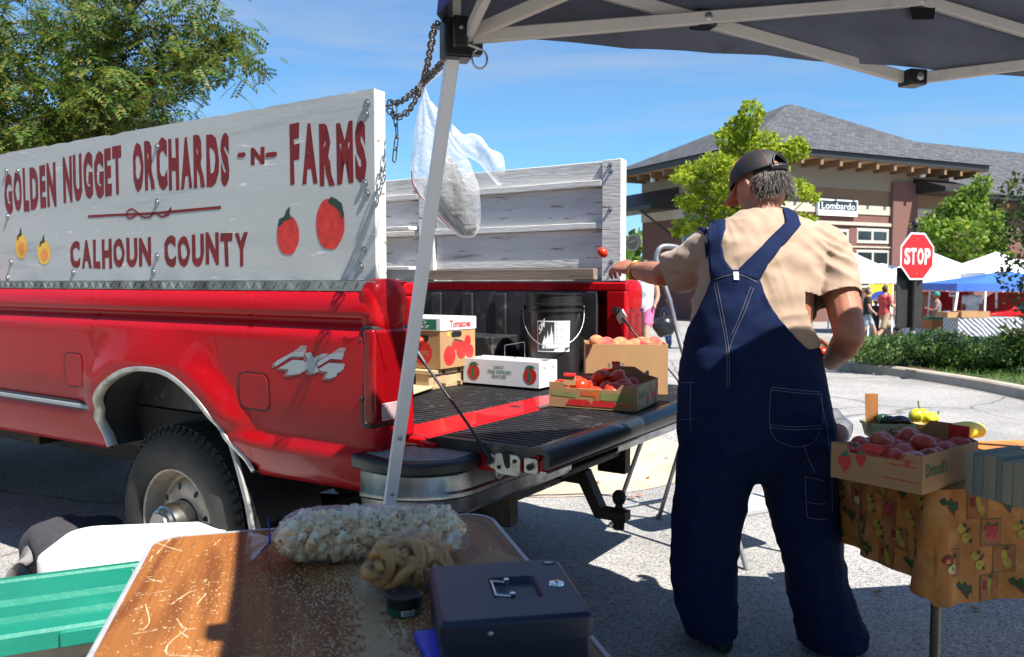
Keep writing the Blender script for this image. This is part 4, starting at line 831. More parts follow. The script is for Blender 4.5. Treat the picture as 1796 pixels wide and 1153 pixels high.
while len(pts) < 430 and tries < 26000:
    tries += 1; t = rnd.uniform(.0, 1); a = rnd.uniform(0, 2*PI); rr = prof_r(t); p = pd*((t-.5)*plen*.96)+(pn*cos(a)*rr*1.12+V3((0,0,1))*sin(a)*rr*.88)*.84+V3((0,0,PR*.93))
    if all((p-q[0]).length > .0172 for q in pts): pts.append((p, t, a))
vis = lambda q: (q[0]+pop.location-EYE).dot(pn*cos(q[2])+V3((0,0,1))*sin(q[2])) < 0.05
front = sorted(pts, key=lambda q: (q[0]+pop.location-EYE).normalized().dot(pn*cos(q[2])+V3((0,0,1))*sin(q[2])))
fill = MB()
for i, (p, t, a) in enumerate(front):
    me = kern[i % 9]; e = (rnd.random()*6, rnd.random()*6, rnd.random()*6); s = rnd.uniform(.95, 1.35)
    if i < 295: inst('popcorn', me, pop, p, e, s)
    else: fill.ball(p, .009, 7, 5)
fill.skin([[pd*((t-.5)*plen)+(pn*cos(a)*1.12+V3((0,0,1))*sin(a)*.88)*(prof_r(t)*.72)+V3((0,0,PR*.93)) for a in [2*PI*k/20 for k in range(20)]] for t in [k/24 for k in range(25)]])
fill.build('popcorn_fill', m_pop, pop, 60, kind='stuff')
rows = []
for i in range(61):
    t = -.035+1.07*i/60; rr = max(.006, prof_r(min(1, max(0, t)))+.013) if 0 <= t <= 1 else max(.006, .022*(1-abs(t-min(1, max(0, t)))/.04)); rows.append([pd*((t-.5)*plen)+(pn*cos(a)*1.12+V3((0,0,1))*sin(a)*.88)*(rr+.0035*noise.noise((t*20, cos(a)*4, sin(a)*4))+.0015*noise.noise((t*60, cos(a)*9, sin(a)*9)))+V3((0,0,PR*.95)) for a in [2*PI*k/36 for k in range(36)]])
mb = MB(); mb.skin(rows); mb.build('bag_film', m_clr, pop, 180)
mb = MB(); G = []
for i in range(9):
    t = i/8; G.append([pd*(-.5*plen-.014-.045*t)+pn*(.004+.030*t)*cos(a)*(1+.25*sin(7*a))+V3((0,0,PR*.85+(.004+.030*t)*sin(a)-.018*t)) for a in [2*PI*k/28 for k in range(28)]])
mb.grid(G, True); mb.build('bag_tail', clear_film('gathered bag film', .22), pop, 180)
m_tie = mat('blue tie', (.02,.03,.45), .4); mb = MB(); c = pd*(-.5*plen-.016)+V3((0,0,PR*.86)); mb.tube([c+pn*.009*cos(a)+V3((0,0,.009*sin(a))) for a in [2*PI*k/12 for k in range(12)]], .0022, 6, closed=True); mb.tube([c+V3((0,0,.008)), c+V3((0,0,.045))-pd*.004], .0013, 5); mb.tube([c-V3((0,0,.006)), c-V3((0,0,.022))-pd*.018-pn*.01], .0016, 5); mb.build('bag_tie', m_tie, pop, 180)
# bag of curled snacks
sb_c = ont(715, 1028); sb_ = thing('snack_bag', 'small clear bag of golden curled snacks between popcorn and cash box', 'snack bag', sb_c)
m_snack = mat('golden fried snack', (.52,.27,.08), .5, var=.3, scale=40, island=.2, bump=.4, bscale=90, dirt=(.30,.11,.02), dscale=26, dlo=.5, dhi=.7, spots=[((.72,.50,.26), 20, .55, .7, (1,1,1))], sss=.1)
sax = (ont(800, 985)-ont(650, 1045)).normalized(); say = V3((-sax.y, sax.x, 0))
def curl_mesh(k):
    r2 = random.Random(k); mb = MB(); n_ = 12; R_ = r2.uniform(.018, .027); pts_ = [V3((R_*cos(a), R_*.75*sin(a), .010*sin(a*1.3+k))) for a in [4.6*i/n_ for i in range(n_+1)]]
    mb.tube(pts_, [.0055+.0045*sin(PI*i/n_) for i in range(n_+1)], 8); mb.v = [tuple(V3(v)*(1+.12*noise.noise(V3(v)*130))) for v in mb.v]; return mb.mesh('curl', m_snack, 180)
cms = [curl_mesh(k) for k in range(4)]
for i in range(44):
    t = rnd.uniform(-1, 1); a = rnd.uniform(-.2, PI+.2); rr = .034*math.sqrt(max(.1, 1-t*t*.85)); p = sax*(t*.075)+say*cos(a)*rr*1.05+V3((0,0,.036+sin(a)*rr*(1.1-.25*t)))
    inst('curl', cms[i % 4], sb_, p, (rnd.random()*6, rnd.random()*6, rnd.random()*6), rnd.uniform(.9, 1.2))
mb = MB(); mb.ball((0,0,0), 1, 20, 12, lambda p: sax*p.x*.075+say*p.y*.024+V3((0,0,.028+p.z*.022))); mb.build('curl_fill', m_snack, sb_, 180)
rows = []
for i in range(31):
    t = -1.0+2*i/30; rr = .005+.052*math.sqrt(max(0, 1-abs(t)**2.6)); rows.append([sax*(t*.098)+say*cos(a)*(rr*1.1+.004*noise.noise((t*6, a*2, 0)))+V3((0,0,max(.002, .045-.02*t*t*(1 if t < 0 else .3)+sin(a)*(rr*1.1+.005*noise.noise((t*7, cos(a)*3, sin(a)*3)))))) for a in [2*PI*k/30 for k in range(30)]])
mb = MB(); mb.skin(rows); mb.build('bag_film', clear_film('thin snack film', .055), sb_, 180)
mb = MB(); G = []
for i in range(8):
    t = i/7; G.append([sax*(.096+.055*t)+say*(.003+.024*t)*cos(a)*(1+.2*sin(6*a))+V3((0,0,.045+.008*t+(.003+.016*t)*sin(a))) for a in [2*PI*k/24 for k in range(24)]])
mb.grid(G, True); mb.build('bag_tail', bpy.data.materials['gathered bag film'], sb_, 180)
mb = MB(); c = sax*.096+V3((0,0,.045)); mb.tube([c+say*.007*cos(a)+V3((0,0,.007*sin(a))) for a in [2*PI*k/10 for k in range(10)]], .0015, 5, closed=True); mb.build('bag_tie', m_white, sb_, 180)
# small round tin
tn_c = ont(706, 1083)+V3((0, .026, 0)); tin = thing('round_tin', 'small round black tin with a green label and barcode beside the cash box', 'tin', tn_c)
m_tinbk = mat('black tin lid', (.010,.011,.010), .35, var=.2)
mb = MB(); mb.lathe([(0,.0),(.030,.0),(.031,.002),(.031,.014),(.0325,.0145),(.0325,.032),(.030,.034),(.022,.034),(.021,.032),(0,.032)], 36); mb.build('tin_body', m_tinbk, tin, 30)
mb = MB(); rows = [[V3((.0316*sin(a), -.0316*cos(a), z)) for a in [-1.4+2.8*k/24 for k in range(25)]] for z in (.002, .0135)]; mb.grid(rows); lb = mb.build('label', mat('green tin label', (.012,.09,.04), .4, var=.3, scale=60), tin, 60)
mb = MB(); mb.grid([[V3((.0319*sin(a), -.0319*cos(a), z)) for a in [-.05+.75*k/8 for k in range(9)]] for z in (.003, .0128)]); bc = mb.build('barcode_panel', m_white, lb, 60)
mb = MB(); a = .04
while a < .64:
    w_ = rnd.choice((.008, .013, .02)); mb.grid([[V3((.0321*sin(q), -.0321*cos(q), z)) for q in (a, a+w_)] for z in (.004, .0118)]); a += w_+rnd.choice((.010, .016))
mb.build('barcode_bars', m_tinbk, lb, 0, kind='stuff')
# cash box
ZC = TBZ+.092
q0, q1, q2 = onz(750, 992, ZC), onz(966, 979, ZC), onz(1056, 1072, ZC); bx = (q1-q0).normalized(); by = V3((bx.y, -bx.x, 0)); bw = (q1-q0).length+.012; bd = (q2-q1).dot(by)+.004
m_cash = mat('navy box enamel', (.014,.022,.050), .38, var=.08, scale=20, bump=.05, bscale=500, spec=.4)
cb = thing('cash_box', 'dark navy steel cash box with a folding wire handle on the wood grain table', 'cash box', V3((q0.x, q0.y, TBZ)), math.atan2(bx.y, bx.x))
mb = MB(); mb.box(.004, bw-.004, -bd+.004, -.004, .001, .062); mb.build('box_body', m_cash, cb, bevel=.006, seg=3)
L_ = nt.links.new
mb = MB()
hx0, hx1, hy0, hy1 = bw*.40, bw*.74, -bd*.70, -bd*.32
O = [(x, y) for x, y in rrect(0, bw, -bd, 0, .012, 4)]; I2 = rrect(.006, bw-.006, -bd+.006, -.006, .010, 4); RC = rrect(hx0, hx1, hy0, hy1, .010, 4); RC2 = rrect(hx0+.006, hx1-.006, hy0+.006, hy1-.006, .007, 4); n_ = len(O)
vs = [(a, b, .056) for a, b in O]+[(a, b, .086) for a, b in O]+[(a, b, .092) for a, b in I2]+[(a, b, .092) for a, b in RC]+[(a, b, .083) for a, b in RC2]
fs = [(k*n_+i, k*n_+(i+1) % n_, (k+1)*n_+(i+1) % n_, (k+1)*n_+i) for k in range(4) for i in range(n_)]+[tuple(4*n_+i for i in range(n_))]
mb.add(vs, fs); ld = mb.build('box_lid', m_cash, cb, 30, bevel=.0015)
mb = MB(); z = .0885; a_, b_ = (hx0+.030, (hy0+hy1)/2+.030), (hx0+.030, (hy0+hy1)/2-.030)
mb.tube([(a_[0]+.004, a_[1], z), (a_[0]-.026, a_[1], z+.004), (b_[0]-.026, b_[1], z+.004), (b_[0]+.004, b_[1], z)], .0024, 8)
for c in (a_, b_): mb.tube([(c[0], c[1], .083), (c[0], c[1], .095)], .0045, 12)
mb.build('carry_handle', m_chrome, ld, 50)
mb = MB(); mb.lathe([(.013,0),(.012,.0025),(.008,.003),(0,.003)], 20, (bw*.87, -bd*.50, .092)); lo = mb.build('lock', m_chrome, ld, 40); mb = MB(); mb.box(bw*.87-.0015, bw*.87+.0015, -bd*.5-.006, -bd*.5+.006, .0945, .0956); mb.build('keyhole', m_black, lo)
mb = MB(); mb.prism(circ(bw*.905, -bd*.10, .011, .007, 20), .092, .0932, lambda a, b, h: V3((a, b, h))); em = mb.build('maker_badge', m_black, ld); mb = MB(); mb.prism(circ(bw*.905, -bd*.10, .0085, .005, 20), .0932, .0935, lambda a, b, h: V3((a, b, h))); mb.build('badge_inset', m_steel, em)
mb = MB(); mb.ball((bw*.32, -bd-.0005, .072), (.0042, .002, .0042), 10, 8); mb.build('rivet', m_steel, ld)
bl0 = ont(744, 1128); bs_ = thing('blue_scraper', 'bright blue plastic handle lying against the cash box', 'plastic handle', bl0, TBR)
mb = MB(); mb.prism([(-.016,.012),(.020,.010),(.028,-.10),(-.006,-.10)], .001, .018, lambda a, b, h: V3((a, b, h))); mb.build('handle', mat('bright blue plastic', (.005,.04,.60), .35), bs_, bevel=.004, seg=3)
mb = MB(); mb.box(-.004, .022, -.17, -.10, .004, .010); mb.build('blade', m_steel, bs_)
ps = ont(868, 966); pp = thing('paper_piece', 'brown kraft paper corner sticking out behind the cash box', 'paper', ps, TBR)
mb = MB(); q = [LT @ (ont(a, b)-ps) for a, b in ((868,964),(912,982),(905,1010),(800,1010),(832,980))]; mb.prism([(v.x, v.y) for v in q], .0008, .0022, lambda a, b, h: V3((a, b, h))); mb.build('sheet', mat('kraft paper', (.34,.21,.11), .8), pp)
# green lidded tote, white cooler and dark bag on the ground at left
ZT = .44; t0, t1, t2 = onz(0, 1013, ZT), onz(245, 982, ZT), onz(0, 1100, ZT); tx = (t1-t0).normalized(); tyy = V3((tx.y, -tx.x, 0)); tdp = (t2-t0).dot(tyy)+.035
m_tote = mat('teal lid plastic', (.004,.17,.115), .45, var=.10, scale=6, bump=.12, bscale=60, dirt=(.03,.24,.17), dscale=7, dlo=.55, dhi=.8)
m_totb = mat('beige tote plastic', (.40,.34,.25), .5, var=.1)
org = t1+tx*.10
tote = thing('storage_tote', 'beige storage tote with a ridged green lid on the ground beside the table', 'storage tote', V3((org.x, org.y, 0)), math.atan2(tx.y, tx.x))
ln = .85; mb = MB()
prof = [(0,-.045),(0,-.004),(.008,0),(.030,0),(.036,-.010),(.052,-.010),(.058,.0),(.215,.004),(.222,-.012),(.250,-.012),(.257,.0),(.330,-.002),(.336,-.016),(.372,-.016),(.378,-.008),(.42,-.012),(.428,-.020),(.430,-.062),(.424,-.062)]
sc = tdp/.43; ends = [(0, 1), (-.012, 0), (-.05, 0), (-.055, 0), (-ln+.06, 0), (-ln+.012, 0), (-ln, 1)]
rows = []
for x, k in ends: rows.append([(x, -a*sc, ZT+(b if not k else min(b, -.03))) for a, b in prof])
mb.grid(rows); tl_ = mb.build('tote_lid', m_tote, tote, 35)
mb = MB()
mb.box(-.28, -.06, -tdp-.012, -tdp-.001, ZT-.062, ZT-.018); mb.build('lid_latch', m_tote, tl_, bevel=.008, seg=3)
mb = MB(); mb.skin([[(-ln+.05+k, -tdp+.05, z), (-.05-k, -tdp+.05, z), (-.05-k, -.05, z), (-ln+.05+k, -.05, z)] for k, z in ((.05, .0), (.01, ZT-.05))]); mb.build('tote_body', m_totb, tote, bevel=.02, seg=3)
ZK = .40; k0, k1 = onz(140, 975, ZK), onz(330, 985, ZK); ck = onz(245, 945, ZK)
cool = thing('picnic_cooler', 'white picnic cooler with a rounded lid behind the green tote', 'cooler', V3((ck.x, ck.y, 0)), R(8))
m_cool = mat('white cooler plastic', (.80,.80,.79), .4, var=.03, bump=.05, bscale=80)
def slab(x, y, z0, z1, r, n=5): return [[(a*s, b*s, z) for a, b in rrect(-x, x, -y, y, r, n)] for s, z in ((1, z0), (1, z1-.02), (.985, z1-.008), (.95, z1))]
mb = MB(); mb.skin(slab(.29, .19, ZK-.065, ZK, .09)); cl_ = mb.build('cooler_lid', m_cool, cool, 40)
mb = MB(); mb.skin([[(a*s, b*s, z) for a, b in rrect(-.28, .28, -.18, .18, .08, 5)] for s, z in ((.86, 0), (.97, ZK-.08), (1.01, ZK-.078), (1.01, ZK-.068))]); mb.build('cooler_body', m_cool, cool, 40)
dk = ong(150, 985); db = thing('dark_bag', 'dark grey cloth bag slumped on the asphalt by the rear wheel', 'bag', V3((dk.x+.02, dk.y-.12, 0)))
m_dk = mat('dark grey cloth', (.035,.033,.04), .9, var=.25, scale=12, bump=.3, bscale=60)
mb = MB(); mb.ball((0,0,.11), (.26,.17,.14), 28, 16, lambda p: V3((p.x, p.y, max(.004, p.z)))+V3((1,1,.5))*.05*noise.noise(p*6)*min(1, p.z*8)); mb.build('bag_body', m_dk, db, 180)
mb = MB(); G = [[V3((-.22+.10*s+.02*sin(t*4), -.03+.12*t-.16+.02*s, .005+.16*sin(s*2.2)*(.6+.4*t))) for s in [k/8 for k in range(9)]] for t in [k/6 for k in range(7)]]; mb.grid(G); o = mb.build('bag_flap', mat('grey lining cloth', (.16,.15,.15), .9, var=.2), db, 180); so = o.modifiers.new('thick', 'SOLIDIFY'); so.thickness = .006
# ------------------------------------------------------------------ cartons and produce
m_card = mat('corrugated cardboard', (.38,.215,.095), .8, var=.10, scale=5, stretch=(1,1,.2), bump=.06, bscale=120, dirt=(.28,.15,.06), dscale=5, dlo=.55, dhi=.8)
m_cardw = mat('white printed card', (.72,.73,.75), .6, var=.04, scale=8, bump=.04, bscale=100)
m_inkred = mat('red print ink', (.52,.022,.02), .5, var=.2, scale=60); m_inkgrn = mat('green print ink', (.02,.16,.08), .55, var=.2, scale=60); m_inkdk = mat('black print ink', (.03,.03,.03), .6, var=.2); m_inkor = mat('orange print ink', (.60,.13,.03), .55, var=.2, scale=60); m_inkgray = mat('grey print ink', (.16,.15,.15), .6)
m_tom = mat('tomato skin', (.56,.035,.008), .28, var=.25, scale=9, spec=.4, coat=.12, island=0, dirt=(.60,.13,.02), dscale=14, dlo=.55, dhi=.8, sss=.08)
m_tompk = mat('pinkish tomato skin', (.48,.05,.028), .38, var=.25, scale=9, coat=.1, dirt=(.56,.14,.06), dscale=12, dlo=.5, dhi=.8, sss=.08)
m_peach = mat('peach skin', (.66,.22,.075), .75, var=.15, scale=14, sheen=.25, dirt=(.48,.05,.035), dscale=16, dlo=.40, dhi=.58, sss=.1)
m_stem = mat('green stem', (.06,.13,.02), .6, var=.3)
def tom_mesh(k, m=m_tom, r=.036):
    r2 = random.Random(k); ph = r2.random()*6; nl = r2.choice((4,5,6)); fl = r2.uniform(.72,.86); mb = MB()
    def f(p):
        a = math.atan2(p.y, p.x); h = p.z; d = math.hypot(p.x, p.y); ri = 1+.045*cos(nl*a+ph)*sstep(-.3, .8, h)
        return V3((p.x*ri, p.y*ri, p.z*fl-(.20*math.exp(-(d/.30)**2) if h > 0 else 0)))*r
    mb.ball((0,0,0), 1, 22, 14, f); return mb.mesh('tomato', m, 180)
TM = [tom_mesh(k) for k in range(5)]; TMP = [tom_mesh(k+9, m_tompk, .039) for k in range(4)]
cal = MB()
for k in range(5):
    a = 2*PI*k/5; cal.add([(.002*cos(a+1.2), .002*sin(a+1.2), .001), (.012*cos(a+.25), .012*sin(a+.25), .003), (.020*cos(a), .020*sin(a), .001), (.012*cos(a-.25), .012*sin(a-.25), .002)], [(0,1,2,3)])
cal.tube([(0,0,0), (.002,0,.008)], .002, 5)
CAL = cal.mesh('calyx', m_stem, 0)
def produce(name, me, label, cat, loc, group, tilt=.5, s=1, cx=None):
    o = bpy.data.objects.new(name, me); COL.objects.link(o); o.location = loc; o.rotation_euler = (rnd.uniform(-tilt, tilt), rnd.uniform(-tilt, tilt), rnd.random()*6.28); o.scale = (s, s, s); tag(o, label, cat, group)
    if cx: inst('calyx', CAL, o, (0,0,cx))
    return o
def boxframe(p0, p1, zb):
    """empty frame: x along the front edge p0->p1, y into the depth"""
    d = (V3((p1.x, p1.y, 0))-V3((p0.x, p0.y, 0))); return V3((p0.x, p0.y, zb)), math.atan2(d.y, d.x), d.length
def wl(o, rz, x, y, z): return V3(o)+Matrix.Rotation(rz, 3, 'Z') @ V3((x, y, z))
# --- truck bed: pallet, tomato carton, card sheet
FZ = .797
def tl2w(x, y, z): return T0+TEX*x+TEY*y+V3((0,0,z))
m_pal = mat('pallet pine', (.42,.30,.17), .8, var=.25, scale=6, stretch=(.3,2,2), bump=.15, dirt=(.16,.11,.07), dscale=7, dlo=.55, dhi=.75)
pal = thing('wooden_pallet', 'low wooden slat pallet under the tomato carton in the truck bed', 'pallet', tl2w(-.75, 1.10, FZ), TA)
mb = MB(); mb.box(-.45, .45, -.045, .045, -.009, .009); slm = mb.mesh('slat', m_pal, 30)
for k in range(4): inst('slat', slm, pal, (-.46, .05+.12*k, .079))
for k in range(4): inst('slat', slm, pal, (-.46, .05+.12*k, .010))
mb = MB(); mb.box(-.04, .04, -.22, .22, -.024, .024); spm_ = mb.mesh('bearer', m_pal, 30)
for x in (-.87, -.46, -.06): inst('bearer', spm_, pal, (x, .23, .044))
o0 = tl2w(-.745, 1.165, .888); tc_ = thing('tomato_carton', 'brown tomato carton with a white lid on the pallet in the truck bed', 'carton', o0, TA)
# local: corner at (0,0); long side along -x on the near side; +x face looks back
LX, LY, HZ = .42, .28, .185
mb = MB(); mb.box(-LX, 0, 0, LY, 0, HZ); body = mb.build('carton_body', m_card, tc_, bevel=.003)
mb = MB(); mb.box(-LX-.004, .004, -.004, LY+.004, HZ-.004, HZ+.058); lid = mb.build('carton_lid', m_cardw, tc_, bevel=.003)
fx = frame((.0005, 0, 0), (0,1,0), (0,0,1), (1,0,0)); fy = frame((0, -.0005, 0), (1,0,0), (0,0,1), (0,-1,0)); fxl = frame((.0045, 0, 0), (0,1,0), (0,0,1), (1,0,0)); fyl = frame((0, -.0045, 0), (1,0,0), (0,0,1), (0,-1,0))
mb = MB(); put_text(mb, 'Tomatoes', fxl, .065, .235, HZ+.008, HZ+.045, .0006, .03); mb.build('lid_lettering', m_inkred, lid, kind='stuff')
mb = MB(); mb.flat([(-.40,HZ+.002),(-.02,HZ+.002),(-.02,HZ+.050),(-.40,HZ+.050)], fyl, .0005); q = mb.build('green_panel', m_inkgrn, lid)
mb = MB(); put_text(mb, 'CUP ROAD', fyl, -.36, -.08, HZ+.030, HZ+.045, .001, .01); put_text(mb, 'AL. 35007', fyl, -.36, -.06, HZ+.008, HZ+.022, .001, .01); mb.build('panel_lettering', m_cardw, q, kind='stuff')
mb = MB()
for y, z, r_ in ((.07,.062,.046), (.115,.115,.026), (.165,.085,.042), (.215,.125,.026), (.232,.07,.033)): mb.flat(circ(y, z, r_, r_*1.05, 18), fx, .0006+.0003*rnd.random())
mb.build('printed_tomatoes', m_inkred, body, kind='stuff')
mb = MB(); mb.tube([fx(.07,.105,.002), fx(.10,.14,.002), fx(.165,.128,.002)], .003, 5); mb.build('printed_vine', m_inkgrn, body)
mb = MB(); mb.flat(rrect(.085, .165, .148, .176, .012), fx, .0006); mb.flat(rrect(-.17, -.07, .13, .160, .012), fy, .0006); mb.build('hand_holes', m_gasket, body, kind='stuff')
mb = MB(); mb.flat(circ(-.105, .075, .055, .055, 24), fy, .0006); q = mb.build('round_stamp', m_inkred, body)
mb = MB(); put_text(mb, 'RIPE', fy, -.14, -.07, .06, .085, .0010); mb.build('stamp_lettering', m_card, q)
mb = MB(); mb.flat(circ(.06, .165, .012, n=12), fx, .0007); mb.build('yellow_sticker', m_ylwpaint, body)
produce('tomato', TM[0], 'red tomato showing through the hand hole of the carton on the pallet', 'tomato', tl2w(-.745-.12, 1.165-.004, .888+.137), None, .3, .6)
sh = onz(742, 684, FZ); so_ = thing('cardboard_sheet', 'loose tan cardboard sheet lying flat in the bed behind the leg', 'cardboard sheet', V3((sh.x, sh.y, FZ+.012)), TA)
mb = MB(); P = [onz(a, b, FZ+.014)-so_.location for a, b in ((768,672),(757,681),(700,700),(640,700),(640,676),(735,667))]; P = [Matrix.Rotation(-TA, 3, 'Z') @ p for p in P]; mb.prism([(p.x, p.y) for p in P], 0, .006, lambda a, b, h: V3((a, b, h))); mb.build('sheet', mat('tan card', (.50,.36,.20), .8), so_, bevel=.001)
lf = onz(752, 666, FZ); gl = thing('leaf_scrap', 'small bright green leaf scrap on the black bed liner', 'leaf', V3((lf.x, lf.y, FZ+.014)), .2)
mb = MB(); mb.add([(-.035,0,0),(-.01,.008,.006),(.03,.002,.003),(-.01,-.008,.004)], [(0,1,2,3)]); mb.build('blade', mat('fresh leaf green', (.22,.42,.04), .5), gl)
# --- white peach box with wire handle
o0, rz, ln_ = boxframe(tl2w(-.752, 1.355, 0), tl2w(-.318, 1.355, 0), FZ+.012); pb_ = thing('peach_box', 'low white fruit box with a wire handle and printed peaches in the truck bed', 'fruit box', o0, rz)
PW, PD, PH = ln_, .165, .118
def open_box(w_, d_, h_, t=.004, zb=.004): 
    mb = MB(); mb.box(0, w_, 0, t, 0, h_); mb.box(0, w_, d_-t, d_, 0, h_); mb.box(0, t, t, d_-t, 0, h_); mb.box(w_-t, w_, t, d_-t, 0, h_); mb.box(t, w_-t, t, d_-t, 0, zb); return mb
mb = open_box(PW, PD, PH); bd_ = mb.build('box_body', m_cardw, pb_)
mb = MB()
for i in range(34):
    x = .006+i*(PW-.012)/33
    for y in (.002, PD-.002): mb.box(x-.004, x+.004, y-.002, y+.002, PH, PH+.004)
mb.build('box_serration', m_cardw, bd_, kind='stuff')
mb = MB(); mb.box(.004, PW-.004, .004, PD-.004, PH-.012, PH-.008); mb.build('box_insert', m_cardw, pb_)
fy = frame((0, -.0005, 0), (1,0,0), (0,0,1), (0,-1,0)); fx = frame((PW+.0005, 0, 0), (0,1,0), (0,0,1), (1,0,0))
mb = MB()
for t, z in (('FANCY', .078), ('TREE RIPENED', .056), ('PEACHES', .034)): wd = .016*len(t)*.72; put_text(mb, t, fy, .222-wd/2-.01, .222+wd/2-.01, z, z+.015, .0006, .02)
put_text(mb, 'ONE', fx, .03, .06, .085, .097, .0006); put_text(mb, 'PECK', fx, .11, .15, .085, .097, .0006); mb.build('box_lettering', m_inkgrn, bd_, kind='stuff')
mb = MB(); m2 = MB()
for cx in (.062, .385):
    mb.flat(circ(cx, .055, .036, .038, 22), fy, .0006); m2.flat([(cx-.012,.09),(cx+.004,.06),(cx+.006,.03),(cx-.006,.022),(cx-.016,.05)], fy, .0010); m2.flat([(cx-.03,.088),(cx-.012,.104),(cx+.012,.104),(cx+.032,.092),(cx+.01,.088)], fy, .0011)
mb.build('printed_peaches', m_inkred, bd_, kind='stuff'); m2.build('printed_leaves', m_inkgrn, bd_, kind='stuff')
mb = MB(); mb.tube([(.19,.08,.095), (.19,.08,.185), (.30,.085,.205), (.305,.085,.10)], .0018, 6); mb.tube([(.19,.08,.108), (.24,.02,.112), (.29,.04,.112)], .0014, 6); mb.build('wire_handle', m_steel, pb_, 50)
# --- black bucket
bk = thing('black_bucket', 'black plastic bucket with a flame label and wire bail handle in the truck bed', 'bucket', tl2w(-.41, 1.645, FZ+.012))
m_bk = mat('scuffed black bucket', (.014,.014,.015), .3, var=.3, scale=7, dirt=(.07,.07,.07), dscale=9, dlo=.58, dhi=.8, stretch=(1,1,.25))
mb = MB(); mb.lathe([(0,0),(.120,0),(.124,.004),(.134,.28),(.1355,.345),(.143,.347),(.143,.357),(.137,.359),(.137,.375),(.146,.377),(.146,.386),(.138,.388),(.139,.428),(.144,.430),(.144,.437),(.133,.437),(.120,.02),(0,.02)], 48); bb = mb.build('bucket_body', m_bk, bk, 30)
va = math.atan2(-(bk.location.y), -(bk.location.x))            # label faces the stall
def onb(a, z, r=.0): rr = .1243+.012*z/.35+r+.0010; return V3((rr*cos(va+a), rr*sin(va+a), z))
def patch(a0, a1, z0, z1, h=0, n=14): mb = MB(); mb.grid([[onb(a0+(a1-a0)*i/n, z, h) for i in range(n+1)] for z in (z0, z1)]); return mb
lbz0, lbz1 = .155, .305
q = patch(-.62, .62, lbz0, lbz1).build('label', m_cardw, bb, 60); q2 = patch(-.60, .03, lbz0+.005, lbz1-.005, .0008).build('label_dark_half', m_inkdk, q, 60)
fb2 = lambda a, b, h=0: onb(a, b, .0012+h)
mb = MB(); 
for sx, s in ((-.20, .8), (-.07, 1.15), (-.32, .5)):
    mb.flat([(sx-.09, .170), (sx-.10, .20*1), (sx-.05, .19+.05*s), (sx-.045, .21+.02*s), (sx-.005, .20+.075*s), (sx+.015, .20+.03*s), (sx+.05, .20+.05*s), (sx+.075, .185), (sx+.05, .168), (sx+.02, .195), (sx-.02, .172)], fb2)
put_text(mb, 'SM', lambda a, b, h: fb2(-.55+a*.55-b*.05*6*.3, .235+b*.6+a*.10, h), 0, .42, 0, .07, 0, .02)
mb.build('flame_print', m_cardw, q2, kind='stuff')
mb = MB()
for k in range(9): mb.flat([(.07, .285-.011*k), (.55-.1*(k % 3), .285-.011*k), (.55-.1*(k % 3), .288-.011*k), (.07, .288-.011*k)], fb2)
mb.flat([(.07,.292),(.57,.292),(.57,.298),(.07,.298)], fb2)
for k in range(9): mb.flat([(.42+.017*k, .163), (.429+.017*k, .163), (.429+.017*k, .178), (.42+.017*k, .178)], fb2)
mb.build('small_print', m_inkgray, q, kind='stuff')
mb = MB(); P = []; Rr = .150
for k in range(21):
    t = PI*k/20; a = va-PI/2+PI*k/20; P.append(V3(((Rr+.012*sin(t))*cos(a), (Rr+.012*sin(t))*sin(a), .365-.185*sin(t)**.9)))
mb.tube(P, .0022, 6); bh = mb.build('bail_handle', m_steel, bk, 180)
mb = MB(); mb.tube([P[9]+V3((0,0,-.0)), P[10], P[11]], .008, 10); mb.tube([P[8].lerp(P[9], .6), P[9]], .006, 8); mb.build('bail_grip', m_white, bh, 50)
mb = MB()
for s in (-1, 1): a = va+s*PI/2; mb.ball((.147*cos(a), .147*sin(a), .366), .011, 10, 8)
mb.build('bail_ears', m_bk, bb, kind='stuff')
# --- tall peach carton on the tailgate hinge
TGZ = .812
f0, f1 = at(1027, 700, 3.52), at(1171, 700, 3.50); o0, rz, ln_ = boxframe(f0, f1, TGZ); pc = thing('peach_carton', 'tall brown cardboard carton heaped with peaches at the back of the tailgate', 'carton', o0, rz)
CH, CD = .218, .25; mb = open_box(ln_, CD, CH, .005); bd_ = mb.build('carton_body', m_card, pc)
fy = frame((0, -.0006, 0), (1,0,0), (0,0,1), (0,-1,0)); fx = frame((ln_+.0006, 0, 0), (0,1,0), (0,0,1), (1,0,0))
mb = MB(); put_text(mb, '8', fy, .096, .108, .118, .136, .0004); put_text(mb, 'HT', fy, .138, .168, .118, .136, .0004); put_text(mb, 'US', fx, .10, .17, .17, .19, .0004); mb.build('carton_lettering', m_inkgray, bd_, kind='stuff')
mb = MB()
for x in (.078, .168, .266): mb.flat(rrect(x-.008, x+.008, .03, .105, .0079), fy, .0008)
mb.build('vent_slots', m_gasket, bd_, kind='stuff')
mb = MB(); mb.box(.006, ln_-.006, .006, CD-.006, CH-.05, CH-.045); mb.build('carton_insert', m_card, pc)
def peach_mesh(k):
    mb = MB(); mb.ball((0,0,0), 1, 20, 14, lambda p: V3((p.x, p.y*(1-.10*math.exp(-(p.x/.22)**2)*(1 if p.y < 0 else 0)), p.z*.93-(.16*math.exp(-((p.x**2+p.y**2)/.06)) if p.z > 0 else 0)))*.0375); return mb.mesh('peach', m_peach, 180)
PM = [peach_mesh(k) for k in range(3)]
